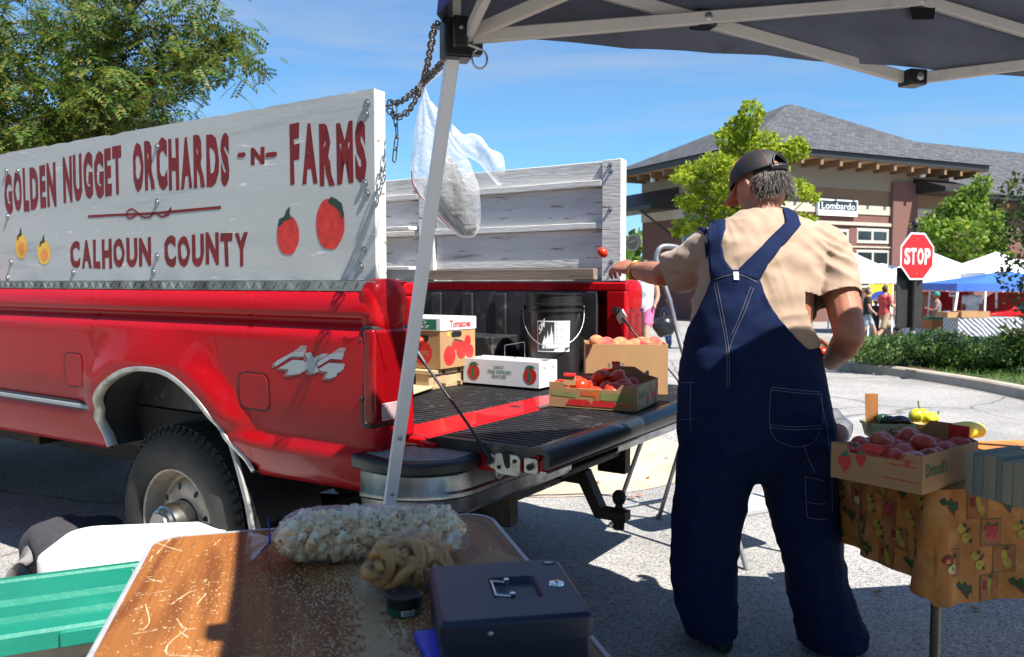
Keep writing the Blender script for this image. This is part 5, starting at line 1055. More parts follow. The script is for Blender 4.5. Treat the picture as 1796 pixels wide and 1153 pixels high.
PLB = ('largest peach at the left front of the tall carton', 'peach tucked behind the largest one at the left of the tall carton', 'second peach along the front edge of the tall carton', 'third peach along the front edge of the tall carton', 'fourth peach along the front edge of the tall carton', 'fifth peach along the front edge of the tall carton', 'peach at the right front corner of the tall carton', 'peach in the middle row at the right side of the tall carton', 'peach in the middle row left of centre in the tall carton', 'peach in the middle row right of centre in the tall carton', 'peach in the back row at the left of the tall carton', 'peach in the back row right of centre in the tall carton', 'peach in the back row left of centre in the tall carton', 'peach in the back corner at the right of the tall carton')
for q_, (x, y, z) in zip(PLB, ((.075,.05,.0), (.052,.11,.012), (.125,.055,-.004), (.185,.05,-.012), (.225,.06,-.008), (.262,.05,-.002), (.30,.06,.004), (.30,.12,.0), (.155,.12,.0), (.22,.14,-.01), (.10,.17,.0), (.26,.20,-.004), (.17,.20,-.004), (.32,.19,-.01))):
    produce('peach', PM[rnd.randrange(3)], q_, 'peach', wl(o0, rz, x, y, CH-.012+z), 'peaches in the tall carton', 1.2, rnd.uniform(.95, 1.08))
# --- berry tray with tomatoes on the tailgate
def berry_tray(name, label, p0, p1, zb, dep, h_, body_m, nstrawb=True, brand_x=True):
    o0, rz, w_ = boxframe(p0, p1, zb); t_ = thing(name, label, 'produce tray', o0, rz); T = .004
    fy = frame((0, 0, 0), (1,0,0), (0,0,1), (0,1,0)); fyb = frame((0, dep-T, 0), (1,0,0), (0,0,1), (0,1,0)); fx = frame((w_-T, 0, 0), (0,1,0), (0,0,1), (1,0,0)); fx0 = frame((0, 0, 0), (0,1,0), (0,0,1), (1,0,0))
    mb = MB(); prof = [(0,0),(w_,0),(w_,h_*1.02),(w_*.84,h_),(w_*.78,h_*.80),(w_*.22,h_*.78),(w_*.17,h_),(0,h_*1.0)]
    mb.prism(prof, 0, T, fy); mb.prism([(0,0),(w_,0),(w_,h_),(w_*.86,h_*1.12),(w_*.72,h_*1.42),(w_*.48,h_*1.42),(w_*.36,h_*1.1),(0,h_)], 0, T, fyb)
    sd_ = [(T,0),(dep-T,0),(dep-T,h_*1.0),(T,h_*1.02)]; mb.prism(sd_, 0, T, fx); mb.prism([(T,0),(dep-T,0),(dep-T,h_),(dep*.8,h_*.9),(dep*.2,h_*.9),(T,h_)], 0, T, fx0); mb.box(T, w_-T, T, dep-T, 0, .004)
    bd = mb.build('tray_body', body_m, t_, bevel=.0008)
    return t_, bd, o0, rz, w_, h_, dep, T
q0, q1, q2 = onz(963, 713, TGZ), onz(1116, 724, TGZ), onz(1197, 708, TGZ)
tr_ = berry_tray('produce_tray', 'open printed cardboard berry tray of red tomatoes at the edge of the tailgate', q0, q1, TGZ+.001, .30, .098, m_card)
t_, bd, o0, rz, w_, h_, dep, T = tr_
fy = frame((0, -.0006, 0), (1,0,0), (0,0,1), (0,-1,0)); fx = frame((w_+.0006, 0, 0), (0,1,0), (0,0,1), (1,0,0))
m_cardg = mat('greenish printed card', (.22,.23,.07), .75, var=.2, scale=20); m_cardpale = mat('pale printed card', (.44,.34,.19), .75, var=.12, scale=9)
mb = MB(); mb.flat([(.012,.045),(.115,.04),(.115,.058),(.012,.066)], fy, .0004); mb.flat([(w_-.142,.036),(w_-.012,.036),(w_-.012,.066),(w_-.142,.066)], fy, .0004); mb.build('printed_panels', m_cardg, bd, kind='stuff')
mb = MB(); mb.flat([(.135,.05),(.20,.048),(.20,.07),(.135,.07)], fy, .0004); mb.flat([(w_-.165,.03),(w_-.148,.03),(w_-.148,.075),(w_-.165,.075)], fy, .0005); mb.flat([(w_-.13,.018),(w_-.02,.018),(w_-.02,.028),(w_-.13,.028)], fy, .0004); mb.build('printed_blocks', m_inkor, bd, kind='stuff')
mb = MB()
for x in (.125, .125+.10): mb.flat([(x-.055,.010),(x+.045,.010),(x+.05,.024),(x+.035,.034),(x-.04,.034)], fy, .0007)
mb.build('hand_slots', m_inkred, bd, kind='stuff')
mb = MB(); mb.flat([(.004,.004),(dep-.004,.004),(dep-.004,h_*.97),(.004,h_*.97)], fx, .0002); pp_ = mb.build('side_print', m_cardpale, bd)
def strawb(mb, ml, fr, x, z, s, h=.0007):
    mb.flat([(x, z-s*1.3), (x+s*.7, z-s*.3), (x+s*.85, z+s*.35), (x+s*.4, z+s*.8), (x-s*.4, z+s*.8), (x-s*.85, z+s*.35), (x-s*.7, z-s*.3)], fr, h)
    ml.flat([(x-s*.6, z+s*.75), (x-s*.2, z+s*.95), (x+s*.3, z+s*1.5), (x+s*.25, z+s*.95), (x+s*.7, z+s*.8), (x, z+s*.6)], fr, h+.0003)
mb = MB(); ml = MB(); put_text(ml, "Driscoll's", fx, .022, .115, .042, .075, .0007, .015)
for y, z, s in ((.145,.034,.026), (.180,.070,.018), (.215,.045,.022), (.255,.030,.024), (.27,.075,.018)): strawb(mb, ml, fx, y, z, s)
mb.build('printed_berries', m_inkred, pp_, kind='stuff'); ml.build('brand_lettering', m_inkgrn, pp_, kind='stuff')
mb = MB(); mb.obox((.085, .006, h_+.012), (.022,0,0), (0,.003,.002), (0,.004,.020)); mb.obox((.185, dep-.03, h_+.034), (.016,0,0), (0,.003,0), (0,-.004,.026)); mb.obox((.15, dep-.006, h_+.012), (.03,0,0), (0,.002,0), (0,0,.012)); fl_ = mb.build('tray_flaps', m_card, t_, kind='stuff')
mb = MB(); mb.obox((.085, .0045, h_+.030), (.024,0,0), (0,.004,.002), (0,.001,.004)); mb.obox((.185, dep-.034, h_+.059), (.017,0,0), (0,.004,0), (0,-.001,.004)); mb.obox((.15, dep-.008, h_+.025), (.031,0,0), (0,.003,0), (0,0,.004)); mb.build('flap_edges', m_inkred, fl_, kind='stuff')
mb = MB(); mb.box(.006, w_-.006, .006, dep-.006, .03, .034); mb.build('tray_liner', m_card, t_)
ROWN = ('front row', 'second row', 'third row', 'back row', 'farthest row'); COLN = ('at the left end', 'second from the left', 'third from the left', 'fourth from the left', 'at the right end')
TL = lambda i, j: 'red tomato in the tailgate berry tray, %s, %s' % (ROWN[j], COLN[i])
for i in range(5):
    for j in range(4):
        x, y = .045+i*.066+rnd.uniform(-.01, .01)+(.02 if j % 2 else 0), .045+j*.068+rnd.uniform(-.01, .01)
        if x < w_-.04: produce('tomato', TM[rnd.randrange(5)], TL(i, j), 'tomato', wl(o0, rz, x, y, .063+.012*sin(i*2.1+j)+rnd.uniform(0, .012)), 'tomatoes in the tailgate tray', .9, rnd.uniform(.92, 1.08))
for x, y, TL in ((.16,.15,'left one of two red tomatoes heaped on top in the tailgate berry tray'), (.22,.18,'right one of two red tomatoes heaped on top in the tailgate berry tray')): produce('tomato', TM[rnd.randrange(5)], TL, 'tomato', wl(o0, rz, x, y, .107), 'tomatoes in the tailgate tray', .9, 1.02)
# tomato tossed from the hand
t3 = at(1057, 443, 2.95); o = bpy.data.objects.new('tomato', TM[1]); COL.objects.link(o); o.location = t3; o.rotation_euler = (.6, .5, 1); o.scale = (.60, .60, .66); tag(o, 'small red tomato in mid air beside the outstretched hand', 'tomato')
# ------------------------------------------------------------------ right-hand table with fruit cloth
RZ = .70; K = V3((1.216, 2.303, RZ)); ey_ = V3((-.154, .988, 0)); ex_ = V3((ey_.y, -ey_.x, 0)); rang = math.atan2(ex_.y, ex_.x)
rt = thing('produce_table', 'folding table under the fruit print tablecloth holding tomatoes and paper bags', 'table', V3((K.x, K.y, 0)), rang)
TW2, TD2 = 1.8, .62
mb = MB(); mb.box(.008, TW2, .008, TD2, RZ-.03, RZ-.006); mb.build('tabletop', m_white, rt)
m_leg = mat('bronze table leg', (.16,.13,.10), .4, .8, var=.3, scale=12)
for x in (.05, TW2-.06):
    for y in (.045, TD2-.06): mb = MB(); mb.tube([(x, y, RZ-.03), (x, y, .0)], .0145, 12); mb.build('leg', m_leg, rt, 40)
m_cloth = mat('printed tablecloth', (.44,.165,.03), .8, var=.35, scale=7, bump=.12, bscale=200, dirt=(.27,.075,.018), dscale=10, dlo=.45, dhi=.75, spots=[((.55,.29,.10), 6, .5, .7, (1,1,1))])
clo = thing('tablecloth', 'orange tablecloth printed with fruit draped over the right hand table', 'tablecloth', V3((K.x, K.y, 0)), rang)
def cp_(s, d):
    """s < 0 along the left side (back), s > 0 along the front; d down from the top edge"""
    r_ = .03; e = 1 if abs(s) > r_ else 0
    hem = .30+.012*sin(s*9)+(.02 if s > 0 else 0)-.06*max(0, -s-.25)-.05*math.exp(-(s/.05)**2)*0
    d = max(0, d); amp = (d/.3)**1.2*(.018 if s < 0 else .010); wv = amp*(sin(s*21+.6)+.5*sin(s*43+2))
    pull = .5+.5*math.exp(-(s/.06)**2)
    fl = .008+d*.05*pull+wv+.035*(d/.3)*math.exp(-(s/.045)**2)
    if s < -r_: p = V3((-fl, -s, 0))
    elif s > r_: p = V3((s, -fl, 0))
    else:
        a = (s+r_)/(2*r_)*PI/2; p = V3((r_, r_, 0))+V3((-cos(a), -sin(a), 0))*(r_+fl)
    return V3((p.x, p.y, RZ+.002-d*(hem/.30)-.0*e))
ss = [-.64+.02*i for i in range(31)]+[-.03+.006*i for i in range(11)]+[.05+.02*i for i in range(76)]
mb = MB(); G = []
inn = []
for s in ss:
    base = cp_(s, 0); col = [V3((min(TW2, max(.03, base.x+.03)), max(.03, base.y+.03), RZ+.004)) if abs(s) < .04 else (V3((.03, base.y, RZ+.004)) if s < 0 else V3((base.x, .03, RZ+.004)))]
    col += [base+V3((0,0,.0015))]+[cp_(s, .3*k/14) for k in range(0, 15)]; G.append(col)
mb.grid(G); mb.add([(.02, .02, RZ+.0035), (TW2, .02, RZ+.0035), (TW2, TD2, RZ+.0035), (.02, TD2, RZ+.0035)], [(0,1,2,3)]); cb_ = mb.build('cloth', m_cloth, clo, 60)
def cn_(s, d, h):
    p = cp_(s, d); a = cp_(s+.004, d)-cp_(s-.004, d); b = cp_(s, d+.004)-cp_(s, d-.004); n_ = b.cross(a).normalized()
    if (s < 0 and n_.x > 0) or (s >= 0 and n_.y > 0): n_ = -n_
    return p+n_*h
CM = {k: mat('cloth print '+k, c, .8, var=.3, scale=40) for k, c in dict(frame=(.13,.10,.02), panel=(.30,.10,.03), red=(.22,.012,.012), pear=(.36,.26,.03), green=(.03,.06,.015), cream=(.55,.48,.22), brown=(.10,.03,.012), berry=(.42,.03,.03)).items()}
PB = {k: MB() for k in CM}
def motif(kind, s0, d0, sz):
    def put(k, poly, h): PB[k].flat(poly, lambda a, b, hh: cn_(s0+a*sz, d0-b*sz, hh), h)
    if kind[0] == 'F':
        put('frame', [(-1,-1.05),(0,-1.05),(1,-1.05),(1,0),(1,1.05),(0,1.05),(-1,1.05),(-1,0)], .0008); put('panel', [(-.93,-.98),(0,-.98),(.93,-.98),(.93,0),(.93,.98),(0,.98),(-.93,.98),(-.93,0)], .0014)
    if kind in ('Fapple', ): put('red', circ(-.3, .25, .42, .42, 12), .0020); put('cream', circ(.0, -.45, .5, .38, 12), .0026); put('brown', circ(0, -.45, .08, .15, 8), .0032); put('green', [(.1,.5),(.5,.7),(.6,.35),(.3,.3)], .0026)
    if kind == 'Fpear': put('pear', [(-.1,.8),(.15,.7),(.3,.2),(.7,-.4),(.6,-.75),(.3,-.8),(-.05,-.4),(-.25,.3)], .0022); put('red', circ(-.45, .2, .3, .4, 12), .0020); put('green', [(-.1,.7),(.2,.95),(.5,.85),(.2,.65)], .0026)
    if kind == 'Fberry':
        put('green', [(-.8,.3),(-.3,.85),(.1,.5),(.6,.75),(.7,.1),(.2,.2),(-.3,.1)], .0020)
        for k in range(9): put('berry', circ(-.35+.33*(k % 3)+.1*(k//3), .35-.32*(k//3), .2, .2, 8), .0024+.0004*(k % 3))
    if kind == 'pears': put('pear', circ(-.25, .45, .5, .42, 12), .0010); put('pear', circ(.25, -.35, .52, .44, 12), .0016); put('brown', [(.2,.1),(.7,.55),(.85,.4),(.4,0)], .0022); put('green', [(-.1,.75),(.25,1.0),(.35,.6),(.1,.5)], .0020); put('green', [(.5,-.6),(.9,-.4),(.95,-.8),(.7,-.9)], .0020); put('brown', circ(.25, -.3, .06, .06, 8), .0024)
    if kind == 'leaf': put('green', [(-1,.5),(-.5,.8),(-.2,.4),(.2,.75),(.5,.3),(.9,.4),(1.0,-.4),(.7,-.3),(.5,-.8),(.1,-.2),(-.3,-.1),(-.7,.1)], .0012); put('brown', [(-.2,-.2),(.5,-.9),(.6,-.8),(-.1,-.1)], .0016)
kinds = [['leaf','Fpear','leaf','pears'], ['pears','Fberry','pears','Fapple'], ['Fapple','pears','Fpear','leaf']]
for r_ in range(4):
    for q in range(-7, 17):
        s0 = q*.092+.046*(r_ % 2)+.04; d0 = .042+.074*r_; kd = kinds[r_ % 3][q % 4]
        if abs(s0) < .035: continue
        motif(kd, s0, d0, .035 if kd[0] == 'F' else .030)
for k in PB: PB[k].build('fruit_print', CM[k], cb_, 0, kind='stuff')
# tray of tomatoes along the left edge
q1 = onz(1617, 869, RZ+.006); ty_ = V3((-.62, .785, 0))
tr2 = berry_tray('produce_tray', 'open brown berry tray of pinkish tomatoes on the fruit print tablecloth', q1+ty_*.275, q1, RZ+.006, .36, .108, m_card)
t_, bd, o0, rz, w_, h_, dep, T = tr2
fy = frame((0, -.0006, 0), (1,0,0), (0,0,1), (0,-1,0)); fx = frame((w_+.0006, 0, 0), (0,1,0), (0,0,1), (1,0,0))
mb = MB(); ml = MB()
for x, z, s in ((.045,.055,.026), (.095,.072,.020)): strawb(mb, ml, fy, x, z, s)
for z, a, b in ((.088,.12,.17), (.088,.18,.26), (.072,.18,.26), (.03,.16,.265)): mb.flat([(a,z),(b,z),(b,z+.0025),(a,z+.0025)], fy, .0006)
mb.build('printed_berries', m_inkred, bd, kind='stuff'); put_text(ml, "Driscoll's", fx, .02, .15, .045, .085, .0007, .015); ml.build('brand_lettering', m_inkgrn, bd, kind='stuff')
mb = MB(); mb.obox((.13, .002, h_+.002), (.028,0,0), (0,.004,0), (0,0,.010)); mb.obox((.22, dep-.004, h_+.02), (.03,0,0), (0,.004,0), (0,0,.022)); mb.build('tray_flaps', m_inkred, t_, kind='stuff')
mb = MB(); mb.box(.006, w_-.006, .006, dep-.006, .03, .034); mb.build('tray_liner', m_card, t_)
TL2 = lambda i, j: 'pinkish tomato in the tray on the fruit cloth, %s, %s' % (ROWN[j], COLN[i if i < 3 else 4])
for i in range(4):
    for j in range(5): produce('tomato', TMP[rnd.randrange(4)], TL2(i, j), 'tomato', wl(o0, rz, .042+i*.064+rnd.uniform(-.006, .006), .042+j*.070+rnd.uniform(-.01, .01), .070+rnd.uniform(0, .012)), 'tomatoes in the tray on the cloth', .9, rnd.uniform(.88, 1.04), .028 if (i+j) % 4 == 0 else None)
for x, y, TL2 in ((.10,.12,'nearest of three pinkish tomatoes heaped on top in the tray on the fruit cloth'), (.19,.19,'rightmost of three pinkish tomatoes heaped on top in the tray on the fruit cloth'), (.12,.26,'farthest of three pinkish tomatoes heaped on top in the tray on the fruit cloth')): produce('tomato', TMP[rnd.randrange(4)], TL2, 'tomato', wl(o0, rz, x, y, .105), 'tomatoes in the tray on the cloth', .9, 1.0)
# bundle of folded paper bags
s0 = onz(1690, 866, RZ+.006); sdir = (onz(1796, 893, RZ+.006)-s0).normalized(); sp_ = thing('paper_bag_stack', 'bundle of folded blue grey paper bags standing on edge on the tablecloth', 'paper bags', s0, math.atan2(sdir.y, sdir.x))
mbg = [mat('folded paper %d' % k, c, .8, var=.1, scale=20, stretch=(4,4,.3)) for k, c in enumerate(((.25,.24,.17), (.18,.20,.17), (.28,.26,.18), (.20,.19,.15)))]
x = 0
for k in range(17):
    tk = rnd.choice((.014,.018,.024,.030)); hz = .122+rnd.uniform(-.004,.004); y0 = rnd.uniform(-.003,.003); mb = MB()
    rows = [[(rnd.uniform(-.0004,.0004)+a, y0+b*.21+.004*sin(b*9+k), z) for a, z in ((.0006,0),(tk-.0006,0),(tk-.0006,hz-.006),(tk*.5,hz),(.0006,hz-.006))] for b in [i/6 for i in range(7)]]
    mb.skin(rows); o = mb.build('paper_bag', mbg[rnd.randrange(4)], sp_, 50, bevel=.001); o.location = (x, 0, .001); x += tk
# pulp baskets, slat, peppers, squash
m_pulp = mat('green pulp basket', (.30,.36,.22), .85, var=.2, scale=30, bump=.3, bscale=200); m_splint = mat('splint wood basket', (.55,.38,.16), .7, var=.25, scale=10, stretch=(.4,3,3))
def basket(loc, rz, w_, d_, h_, m, label):
    t = thing('fruit_basket', label, 'basket', loc, rz); mb = MB(); f = lambda s, z: [(a, b, z) for a, b in rrect(-w_/2*s, w_/2*s, -d_/2*s, d_/2*s, .012)]
    mb.skin([f(.84, .003), f(1.0, h_), f(.97, h_), f(.82, .010)]); mb.build('basket_wall', m, t, 30)
    mb = MB(); pts = [V3(p) for p in f(1.012, h_-.004)]; mb.skin(mb.ring(pts, 1, 4, [(-.002,-.006),(.002,-.006),(.002,.006),(-.002,.006)], True, (0,0,1)), False, True); mb.build('basket_rim', m, t, 40); return t
b1 = onz(1566, 772, RZ+.006); b1 = b1+V3((0, .055, 0)); basket(b1, -.12, .165, .11, .058, m_pulp, 'pale green pulp basket of dark peppers with a wooden slat standing in it')
b2 = onz(1632, 768, RZ+.006)+V3((0,.06,0)); basket(b2, .25, .125, .11, .05, m_splint, 'splint wood basket of yellow peppers behind the tomato tray')
sl = thing('pepper_sign_stick', 'thin reddish wooden slat standing upright in the pepper basket', 'wooden stick', b1+V3((-.058,-.012,.02)), -.12)
mb = MB(); mb.skin([[(x0, -.002, z), (x1, -.002, z), (x1, .002, z), (x0, .002, z)] for x0, x1, z in ((-.022,.020,0), (-.028,.018,.085), (-.031,.016,.150))]); mb.build('stick_blade', mat('reddish slat wood', (.42,.17,.05), .7, var=.2, scale=8, stretch=(6,1,.5)), sl)
m_dkpep = mat('dark green pepper', (.012,.045,.015), .18, coat=.5); m_purp = mat('purple pepper', (.045,.012,.022), .2, coat=.5); m_ypep = mat('yellow pepper', (.62,.60,.03), .2, coat=.4, sss=.1); m_squash = mat('yellow squash', (.78,.62,.06), .35, var=.1)
def pep(name, m, p0, p1, r, label, cat, group=None, stem=True):
    p0, p1 = V3(p0), V3(p1); t = thing(name, label, cat, p0, 0, group); d = p1-p0; n = 12; up = V3((0,0,.012)); P = [d*(i/n)+up*sin(PI*i/n) for i in range(n+1)]; rr = [r*(.35+.65*math.sqrt(max(0, sin(PI*min(1, (i/n)*.9+.08))))) for i in range(n+1)]; rr[0] *= .5; rr[-1] = r*.25
    mb = MB(); mb.tube(P, rr, 12); mb.build('body', m, t, 180)
    if stem: mb = MB(); mb.tube([P[0], P[0]-d.normalized()*.015+V3((0,0,.012)), P[0]-d.normalized()*.02+V3((0,0,.028))], .003, 6); mb.build('stem', m_stem, t)
W = lambda b, x, y, z, a=-.12: V3(b)+Matrix.Rotation(a, 3, 'Z') @ V3((x, y, z))
pep('pepper', m_dkpep, W(b1,-.03,-.02,.056), W(b1,.035,-.015,.060), .017, 'dark green pepper lying nearest the wooden slat in the pulp basket', 'pepper')
pep('pepper', m_dkpep, W(b1,-.04,.02,.060), W(b1,.03,.03,.058), .015, 'dark green pepper at the back of the pulp basket', 'pepper')
pep('pepper', m_purp, W(b1,.0,-.030,.062), W(b1,.085,-.015,.058), .017, 'dark purple pepper overhanging the right end of the pulp basket', 'pepper')
pep('pepper', m_ypep, W(b2,-.045,.0,.055,.25), W(b2,-.015,.0,.075,.25), .028, 'largest yellow pepper at the left of the splint basket', 'pepper')
pep('pepper', m_ypep, W(b2,.005,.02,.085,.25), W(b2,.01,-.01,.045,.25), .022, 'yellow pepper standing with its stem up in the splint basket', 'pepper')
pep('pepper', m_ypep, W(b2,.05,-.01,.062,.25), W(b2,-.005,-.03,.055,.25), .021, 'yellow pepper lying at the front of the splint basket', 'pepper')
sq = onz(1662, 785, RZ+.006); pep('squash', m_squash, V3((sq.x, sq.y+.05, RZ+.035)), V3((sq.x+.19, sq.y+.10, RZ+.047)), .034, 'long yellow squash lying behind the paper bags', 'squash')
for k, (a, b) in enumerate(((1660,783),(1672,787))):
    p = onz(a, b, RZ+.03); produce('tomato', TM[k], ('round red tomato beside the yellow squash', 'red tomato half hidden between tray and paper bags')[k], 'tomato', V3((p.x, p.y+.03, RZ+.034)), None, .5, .9)
nb = onz(1478, 770, RZ+.04); ob = thing('onion_bag', 'clear bag of reddish onions half hidden by the man', 'produce bag', V3((nb.x-.01, nb.y+.05, RZ+.006)))
mb = MB(); mb.ball((0,0,.04), 1, 16, 10, lambda p: V3((p.x-0, p.y, p.z-.04))*1+V3((0,0,.04)) if False else V3((p.x*.05, p.y*.05, .04+(p.z-.04)*.04))*1+V3((1,1,1))*.006*noise.noise(p*4)); mb.build('onions', mat('russet onion skin', (.34,.09,.03), .5, var=.4, scale=30), ob, 180)
mb = MB(); rows = []
for i in range(16):
    t = i/15; rr = .056*math.sqrt(max(.03, sin(PI*min(.96, t*.72+.12))))*(1 if t < .6 else 1-.9*(t-.6)/.4)+.004; rows.append([V3((rr*cos(a)*(1+.12*noise.noise((t*6, 3*a, 1))), rr*sin(a), .002+.135*t)) for a in [2*PI*k/24 for k in range(24)]])
mb.skin(rows); mb.build('bag_film', clear_film('whitish bag film', .25), ob, 180)
# ------------------------------------------------------------------ foliage helpers
def leaf_quads(rs, P, size, aspect=.5, droop=.2, jit=.35, face=None):
    n = len(P); d = rs.normal(size=(n,3)); d[:,2] -= droop; d /= np.linalg.norm(d, axis=1)[:,None]
    u = rs.normal(size=(n,3)); u -= d*(u*d).sum(1)[:,None]; u /= np.linalg.norm(u, axis=1)[:,None]; nn = np.cross(d, u)
    L_ = size*(1+jit*rs.uniform(-1,1,n))[:,None]
    V = np.stack([P, P+d*L_*.5+u*L_*aspect*.5+nn*L_*.08, P+d*L_, P+d*L_*.5-u*L_*aspect*.5+nn*L_*.08], 1).reshape(-1,3)
    return V, np.arange(4*n).reshape(-1,4)
def blob_points(rs, c, r, n, shell=.55):
    v = rs.normal(size=(n,3)); v /= np.linalg.norm(v, axis=1)[:,None]; q = rs.uniform(shell, 1, n)**.6; return np.array(c)+v*q[:,None]*np.array(r)
LEAFM = {}
def tree(label, loc, h, clumps, leafm, trunk_r=.08, lean=(0,0), per=90, size=.09, aspect=.5, droop=.2, seed=1, group=None, name='tree', trunk=True, cat='tree', limbs=True):
    """clumps: list of (x, y, z, rx, ry, rz) relative to the foot"""
    t = thing(name, label, cat, loc, 0, group); rs = np.random.RandomState(seed); PP = []
    for x, y, z, rx, ry, rz in clumps: PP.append(blob_points(rs, (x, y, z), (rx, ry, rz), int(per*(rx*rz)/.25+8)))
    P = np.concatenate(PP); V, F = leaf_quads(rs, P, size, aspect, droop); me = mesh_np('crown', V, F, [leafm]); o = bpy.data.objects.new('crown', me); COL.objects.link(o); o.parent = t
    if trunk:
        mb = MB(); top = V3((lean[0], lean[1], h)); pts = [V3((0,0,-.05)), V3((lean[0]*.2+.02, lean[1]*.2, h*.3)), V3((lean[0]*.6-.02, lean[1]*.6, h*.65)), top]; P_ = smoothpath(pts, 4); mb.tube(P_, [trunk_r*(1.25 if i == 0 else 1-.85*i/len(P_)) for i in range(len(P_))], 9)
        if limbs:
            for x, y, z, rx, ry, rz in clumps[::2]:
                k = min(1, max(.25, (z-.5*math.hypot(x, y)-.2)/h)); j = min(len(P_)-1, int(k*(len(P_)-1))); a = P_[j]; b = V3((x, y, z)); mb.tube([a, a.lerp(b, .5)+V3((0,0,-.03*h*.2)), b], [trunk_r*.42, trunk_r*.28, trunk_r*.1], 6)
        mb.build('trunk', m_bark, t, 60)
    return t
m_bark = mat('tree bark', (.07,.052,.038), .9, var=.4, scale=12, bump=.6, bscale=30, stretch=(1,1,.25))
L_loc = leafmat('locust leaves', [(.022,.050,.010), (.04,.085,.013), (.065,.125,.018), (.11,.15,.022), (.19,.155,.028)], .35)
L_brt = leafmat('bright young leaves', [(.09,.16,.012), (.19,.28,.016), (.30,.37,.022), (.42,.46,.04)], .42)
L_mid = leafmat('mid green leaves', [(.03,.07,.010), (.055,.12,.016), (.09,.17,.02), (.16,.21,.03)], .35)
L_drk = leafmat('dark glossy leaves', [(.012,.03,.008), (.025,.055,.012), (.045,.08,.016), (.10,.085,.02)], .25)
L_shr = leafmat('sage green leaves', [(.07,.13,.035), (.10,.18,.05), (.14,.23,.07), (.19,.27,.10)], .3)
# ------------------------------------------------------------------ honey locust behind the truck
lt_ = thing('locust_tree', 'large feathery locust tree rising behind the painted board at upper left', 'tree', V3((-5.75, 9.6, 0)))
rs = np.random.RandomState(5)
limb = [[(0,0,1.6),(.7,-.3,2.8),(1.3,-.5,3.9),(1.95,-.6,4.6)],[(0,0,1.8),(-.5,-.3,2.9),(-.9,-.6,3.9),(-1.6,-.8,4.8)],[(0,0,1.9),(.2,.4,3.2),(.5,.7,4.6),(.9,.8,5.8)],[(0,0,2.1),(-.4,.3,3.5),(-.8,.8,4.9),(-1.2,1.2,6.0)],[(0,0,2.0),(.5,-.5,2.6),(1.1,-.8,3.0),(1.85,-.9,3.25)],[(0,0,2.2),(-.8,-.4,2.7),(-1.7,-.7,3.2),(-2.6,-.7,3.5)],[(0,0,2.4),(.1,-.8,3.4),(.2,-1.4,4.2),(.4,-1.9,4.9)],[(.7,-.3,2.8),(1.3,-.2,3.3),(1.9,-.2,3.7),(2.45,-.2,4.05)]]
mb = MB(); mb.tube(smoothpath([(0,0,-.05),(.03,0,.8),(-.02,.02,1.6),(.02,0,2.4)], 4), [.13]*3+[.115]*4+[.10]*3+[.09]*3, 10); cl = []
for q in limb:
    P_ = smoothpath(q, 6); mb.tube(P_, [.055*(1-.8*i/len(P_)) for i in range(len(P_))], 7)
    for i in range(4, len(P_)):
        for _ in range(2):
            b = P_[i]; e = b+V3((rs.normal()*.35, rs.normal()*.35, rs.normal()*.22+.06)); cl.append(e); mb.tube([b, b.lerp(e, .6)+V3((0,0,.05)), e], [.014, .009, .004], 5)
mb.build('trunk', m_bark, lt_, 60)
nl = 7; base = []
for k in range(nl):
    x = .02+.026*k
    for s in (-1, 1): base.append([(x, 0, 0), (x+.016, s*.018, .003), (x+.022, s*.050, -.003), (x-.003, s*.032, .001)])
base = np.array(base).reshape(-1, 3)
FP = []
for c in cl:
    n = rs.randint(16, 26); v = rs.normal(size=(n,3))*np.array((.20,.20,.10)); FP.append(np.array(c)[None]+v)
FP = np.concatenate(FP); n = len(FP); az = rs.uniform(0, 2*PI, n); pit = rs.normal(-.32, .38, n); rol = rs.normal(0, .5, n)
X = np.stack([np.cos(az)*np.cos(pit), np.sin(az)*np.cos(pit), np.sin(pit)], 1); Yv = np.stack([-np.sin(az), np.cos(az), np.zeros(n)], 1); Z = np.cross(X, Yv); Y2 = Yv*np.cos(rol)[:,None]+Z*np.sin(rol)[:,None]; Z2 = np.cross(X, Y2); s_ = rs.uniform(.9, 1.5, n)[:,None,None]
V = FP[:,None,:]+s_*(base[None,:,0:1]*X[:,None]+base[None,:,1:2]*Y2[:,None]+base[None,:,2:3]*Z2[:,None]-np.array((0,0,1))*(base[None,:,0:1]**2)*1.1)
me = mesh_np('crown', V.reshape(-1,3), np.arange(V.shape[0]*V.shape[1]).reshape(-1,4), [L_loc]); o = bpy.data.objects.new('crown', me); COL.objects.link(o); o.parent = lt_
# ------------------------------------------------------------------ brick building
CB = at(1312, 263, 38); EZ = CB.z; BR = math.atan2(.425, .905); GB = -.75
bld = thing('brick_building', 'single storey brick shop building with wide eaves and a grey shingled hip roof', 'building', V3((CB.x, CB.y, GB)), BR)
a1 = V3((cos(BR), sin(BR), 0)); a2 = V3((-sin(BR), cos(BR), 0)); ez = EZ-GB
def onface(px, py, yv=1.4):
    """picture point -> (x, z) in the building frame on the right face"""
    r = ray(px, py); o = EYE-V3((CB.x, CB.y, GB)); t = (yv-o.dot(a2))/r.dot(a2); P = o+r*t; return P.dot(a1), P.z
def onleft(px, py, xv=1.4):
    r = ray(px, py); o = EYE-V3((CB.x, CB.y, GB)); t = (xv-o.dot(a1))/r.dot(a1); P = o+r*t; return P.dot(a2), P.z
m_brick, t_, p_, N_, L_ = newmat('red brick'); tcn = N_('ShaderNodeTexCoord'); bk_ = N_('ShaderNodeTexBrick'); mpn = N_('ShaderNodeMapping'); mpn.inputs['Rotation'].default_value = (PI/2, 0, 0); L_(tcn.outputs['Object'], mpn.inputs['Vector']); L_(mpn.outputs[0], bk_.inputs['Vector'])
